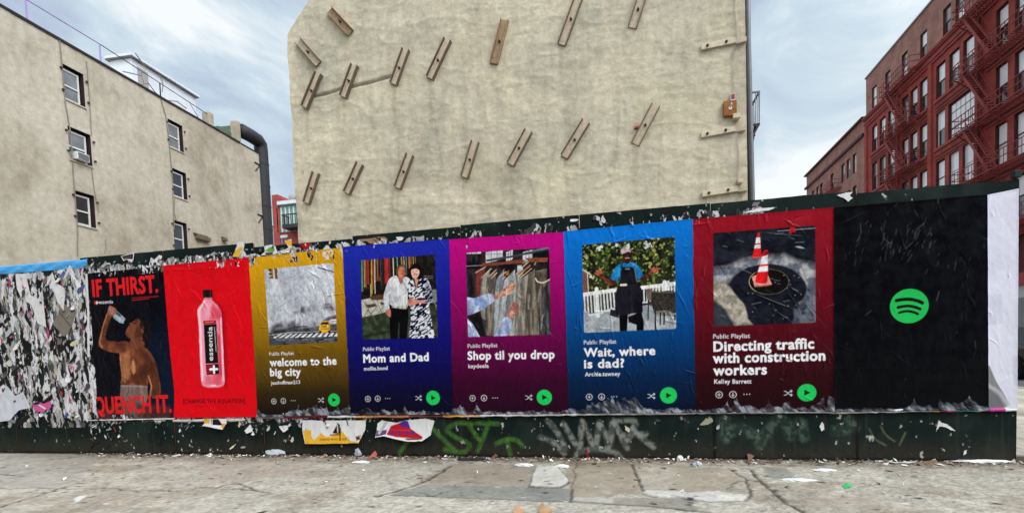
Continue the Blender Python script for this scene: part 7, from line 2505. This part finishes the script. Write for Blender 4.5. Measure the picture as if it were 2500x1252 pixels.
edge_strip([(640, 1018), (780, 1016), (1120, 1014), (1400, 1010), (1700, 1006), (2060, 1004), (2270, 1000), (2460, 999)],
           [(644, 695, (110, 110, 114)), (695, 803, (110, 22, 44)), (803, 872, (214, 214, 218)), (872, 912, (226, 170, 84)), (912, 1000, (196, 124, 92)), (1000, 1083, (120, 66, 56)), (1083, 1128, (230, 160, 76)), (1128, 1170, (226, 190, 140)),
            (1170, 1500, (216, 216, 218)), (1500, 1720, (196, 196, 200)), (1720, 2040, (150, 148, 150)), (2040, 2110, (200, 200, 204)), (2110, 2270, (212, 212, 220)), (2270, 2290, (222, 196, 60)), (2290, 2330, (196, 60, 130)), (2330, 2350, (60, 160, 190)), (2350, 2385, (90, 190, 190)), (2385, 2400, (216, 206, 90)), (2400, 2450, (196, 60, 150)), (2450, 2478, (216, 216, 224))],
           'long thin lip of white, orange and coloured paper along the bottom of the posters')
edge_strip([(222, 1025), (428, 1021)], [(218, 300, (196, 196, 190)), (300, 430, (206, 206, 206))], 'short white paper lip under the navy poster', 0.02, 0.004)
edge_strip([(430, 1026), (640, 1024)], [(424, 500, (196, 192, 190)), (500, 560, (160, 154, 150)), (560, 600, (190, 186, 184))], 'short ragged paper lip under the red bottle poster', 0.035, 0.004)


def tape():
    o0, o1 = FULL(((-40, 646), (214, 628)))
    n, m = 160, 12
    s, t = np.meshgrid(np.linspace(0, 1, n), np.linspace(0, 1, m), indexing='ij')
    X = o0[0] + (o1[0] - o0[0]) * s - 0.6 * (1 - s) * 0
    zt = 2.408 + 0.0 * X
    Z = zt + 0.012 - 0.10 * t - 0.012 * s * t
    sw = 0.008 * np.sin((s * 9 + t * 0.7) * 2 * pi * 0.6) * np.sin(t * pi) + 0.006 * ridge(X * 6 + Z * 8, Z * 20, 5, 3)
    Y = -(0.004 + sw + 0.004 * np.sin(t * pi)) + 0.03 * sstep(0.10, 0.0, t)
    o = np_mesh('tarp_strip', np.stack([X, Y, Z], -1).reshape(-1, 3), grid_quads(n, m)[:, ::-1], MAT['tarp'])
    tag(o, 'strip of rumpled bright blue tarp folded over the top left of the hoarding', 'tarp')


tape()


# ------------------------------------------------------------------ litter on the pavement
def build_litter():
    r = np.random.default_rng(33)
    vs, fs, cs = [], [], []
    k = 0
    pal = np.array([lin(c) for c in ((222, 221, 216), (206, 204, 196), (176, 172, 160), (140, 112, 84), (104, 78, 58), (66, 52, 42), (60, 60, 62), (160, 84, 74), (120, 130, 150))])
    pw = np.array([.24, .12, .08, .12, .20, .18, .04, .01, .01])
    pw /= pw.sum()
    for i in range(2300):
        if i < 1850:
            x = r.uniform(-6.6, 3.3)
            y = -0.012 - abs(r.normal(0, 0.11))
            L = r.uniform(0.005, 0.026) * (2.4 if r.random() < .06 else 1)
        else:
            x, y = r.uniform(-8, 4), r.uniform(-1.6, -0.1)
            if x < -6.2 and r.random() < .6: continue
            L = r.uniform(0.004, 0.018) * (1.8 if r.random() < .08 else 1)
        n = r.integers(4, 7)
        th = np.sort(r.uniform(0, 2 * pi, n)) + r.uniform(0, 6)
        asp = r.uniform(.25, 1)
        rot = r.uniform(0, pi)
        tx, ty = r.normal(0, .35, 2)
        z0 = 0.012 + r.uniform(0, .006)
        c = pal[r.choice(len(pal), p=pw)]
        ids = []
        for t in th:
            a, b = L * cos(t), L * asp * sin(t)
            dx, dy = a * cos(rot) - b * sin(rot), a * sin(rot) + b * cos(rot)
            vs.append((x + dx, y + dy, max(z0 + dx * tx + dy * ty + 0.2 * L * abs(sin(2 * t)), 0.006)))
            cs.append(c)
            ids.append(k)
            k += 1
        for j in range(1, n - 1): fs.append((ids[0], ids[j], ids[j + 1]))
    o = np_mesh('litter', np.array(vs), np.array(fs), MAT['litter'], None, np.clip(np.array(cs), .01, .78), smooth=False)
    tag(o, 'small scraps of paper and dead leaves swept along the foot of the hoarding', 'litter', kind='stuff')

    def crumple(name, label, cat, px, py, sx, sy, sz, mat, seed, z=None):
        q = on_ground(px, py)
        me = bpy.data.meshes.new(name)
        import bmesh
        bm = bmesh.new()
        bmesh.ops.create_icosphere(bm, subdivisions=3, radius=1)
        for v in bm.verts:
            d = v.co.copy()
            f = 0.62 + 0.75 * ridge(np.array([d.x * 2.1 + d.z * 1.3 + seed]), np.array([d.y * 2.1 - d.z]), seed, 3)[0] * 0.8
            v.co = Vector((d.x * sx * f, d.y * sy * f, max(d.z * f, -0.55) * sz))
        mz = min(v.co.z for v in bm.verts)
        for v in bm.verts: v.co += Vector((q[0], q[1], 0.006 - mz))
        bm.to_mesh(me)
        bm.free()
        o = link_mesh(name, me, MAT[mat])
        return tag(o, label, cat)
    crumple('plastic_bag', 'flattened clear plastic bag at the foot of the hoarding under the yellow poster', 'plastic bag', 672, 1112, .13, .05, .045, 'plastic', 3)
    crumple('plastic_cup', 'crushed pale plastic cup against the hoarding, right of the yellow remnant', 'cup', 878, 1113, .052, .045, .06, 'plastic', 5)
    crumple('crumpled_paper', 'crumpled white sheet lying below the crushed plastic cup', 'paper', 884, 1131, .085, .035, .015, 'white_paper', 7)
    crumple('crumpled_paper', 'crumpled whitish heap at the foot of the left green panels', 'paper', 290, 1104, .14, .05, .035, 'white_paper', 9)
    crumple('crumpled_paper', 'small white ball of paper against the panel below the bright blue poster', 'paper', 1660, 1127, .028, .022, .035, 'white_paper', 11)
    crumple('crumpled_paper', 'crumpled grey and white tissue out from the panel, right of the white ball', 'paper', 1702, 1140, .038, .03, .032, 'plastic', 13)
    crumple('crumpled_paper', 'long white crushed paper on the brown slab below the magenta poster', 'paper', 1280, 1139, .085, .03, .018, 'white_paper', 15)
    crumple('crumpled_paper', 'white and dark crushed wrapper beside the light concrete patch', 'paper', 1372, 1143, .06, .03, .022, 'white_paper', 17)
    crumple('crumpled_paper', 'flat white folded paper out on the right pavement', 'paper', 2012, 1150, .085, .04, .010, 'white_paper', 19)
    crumple('crumpled_paper', 'torn flat white strip on the right pavement left of the green wrapper', 'paper', 1950, 1174, .12, .04, .010, 'white_paper', 21)
    crumple('crumpled_paper', 'long pale ribbon of paper at the foot of the right end panel', 'paper', 2400, 1131, .22, .03, .018, 'white_paper', 23)
    crumple('dark_rag', 'dark flattened rag lying against the hoarding below the magenta poster', 'rag', 1155, 1125, .16, .03, .018, 'black_metal', 25)
    crumple('crumpled_paper', 'white scrap standing against the foot of the panels below the navy poster', 'paper', 409, 1101, .03, .02, .05, 'white_paper', 27)
    # flat bits with a fold
    def folded(name, label, cat, pts, mat, lift):
        m = MB()
        P = [on_ground(*p) for p in pts]
        c = np.mean(P, 0)
        th = 0.0025
        top = [(p[0], p[1], 0.010 + (lift if i % 2 else 0.002)) for i, p in enumerate(P)]
        n = len(top)
        m.v += top + [(x, y, z - th) for x, y, z in top] + [(c[0], c[1], 0.012 + lift * .9), (c[0], c[1], 0.012 + lift * .9 - th)]
        for i in range(n):
            j = (i + 1) % n
            m.f += [(i, j, 2 * n), (n + j, n + i, 2 * n + 1), (i, n + i, n + j, j)]
        return tag(m.build(name, MAT[mat]), label, cat)
    folded('wrapper', 'bright green wrapper lying alone on the right pavement', 'wrapper', [(2056, 1189), (2066, 1184), (2082, 1186), (2077, 1193), (2064, 1194)], 'green_wrap', .012)
    folded('cardboard_piece', 'left torn brown cardboard flap in the near foreground', 'cardboard', [(1250, 1252), (1262, 1243), (1274, 1243), (1282, 1256), (1266, 1262)], 'card', .02)
    folded('cardboard_piece', 'right torn brown cardboard flap in the near foreground', 'cardboard', [(1314, 1252), (1324, 1236), (1332, 1239), (1352, 1256), (1330, 1262)], 'card', .035)


build_litter()
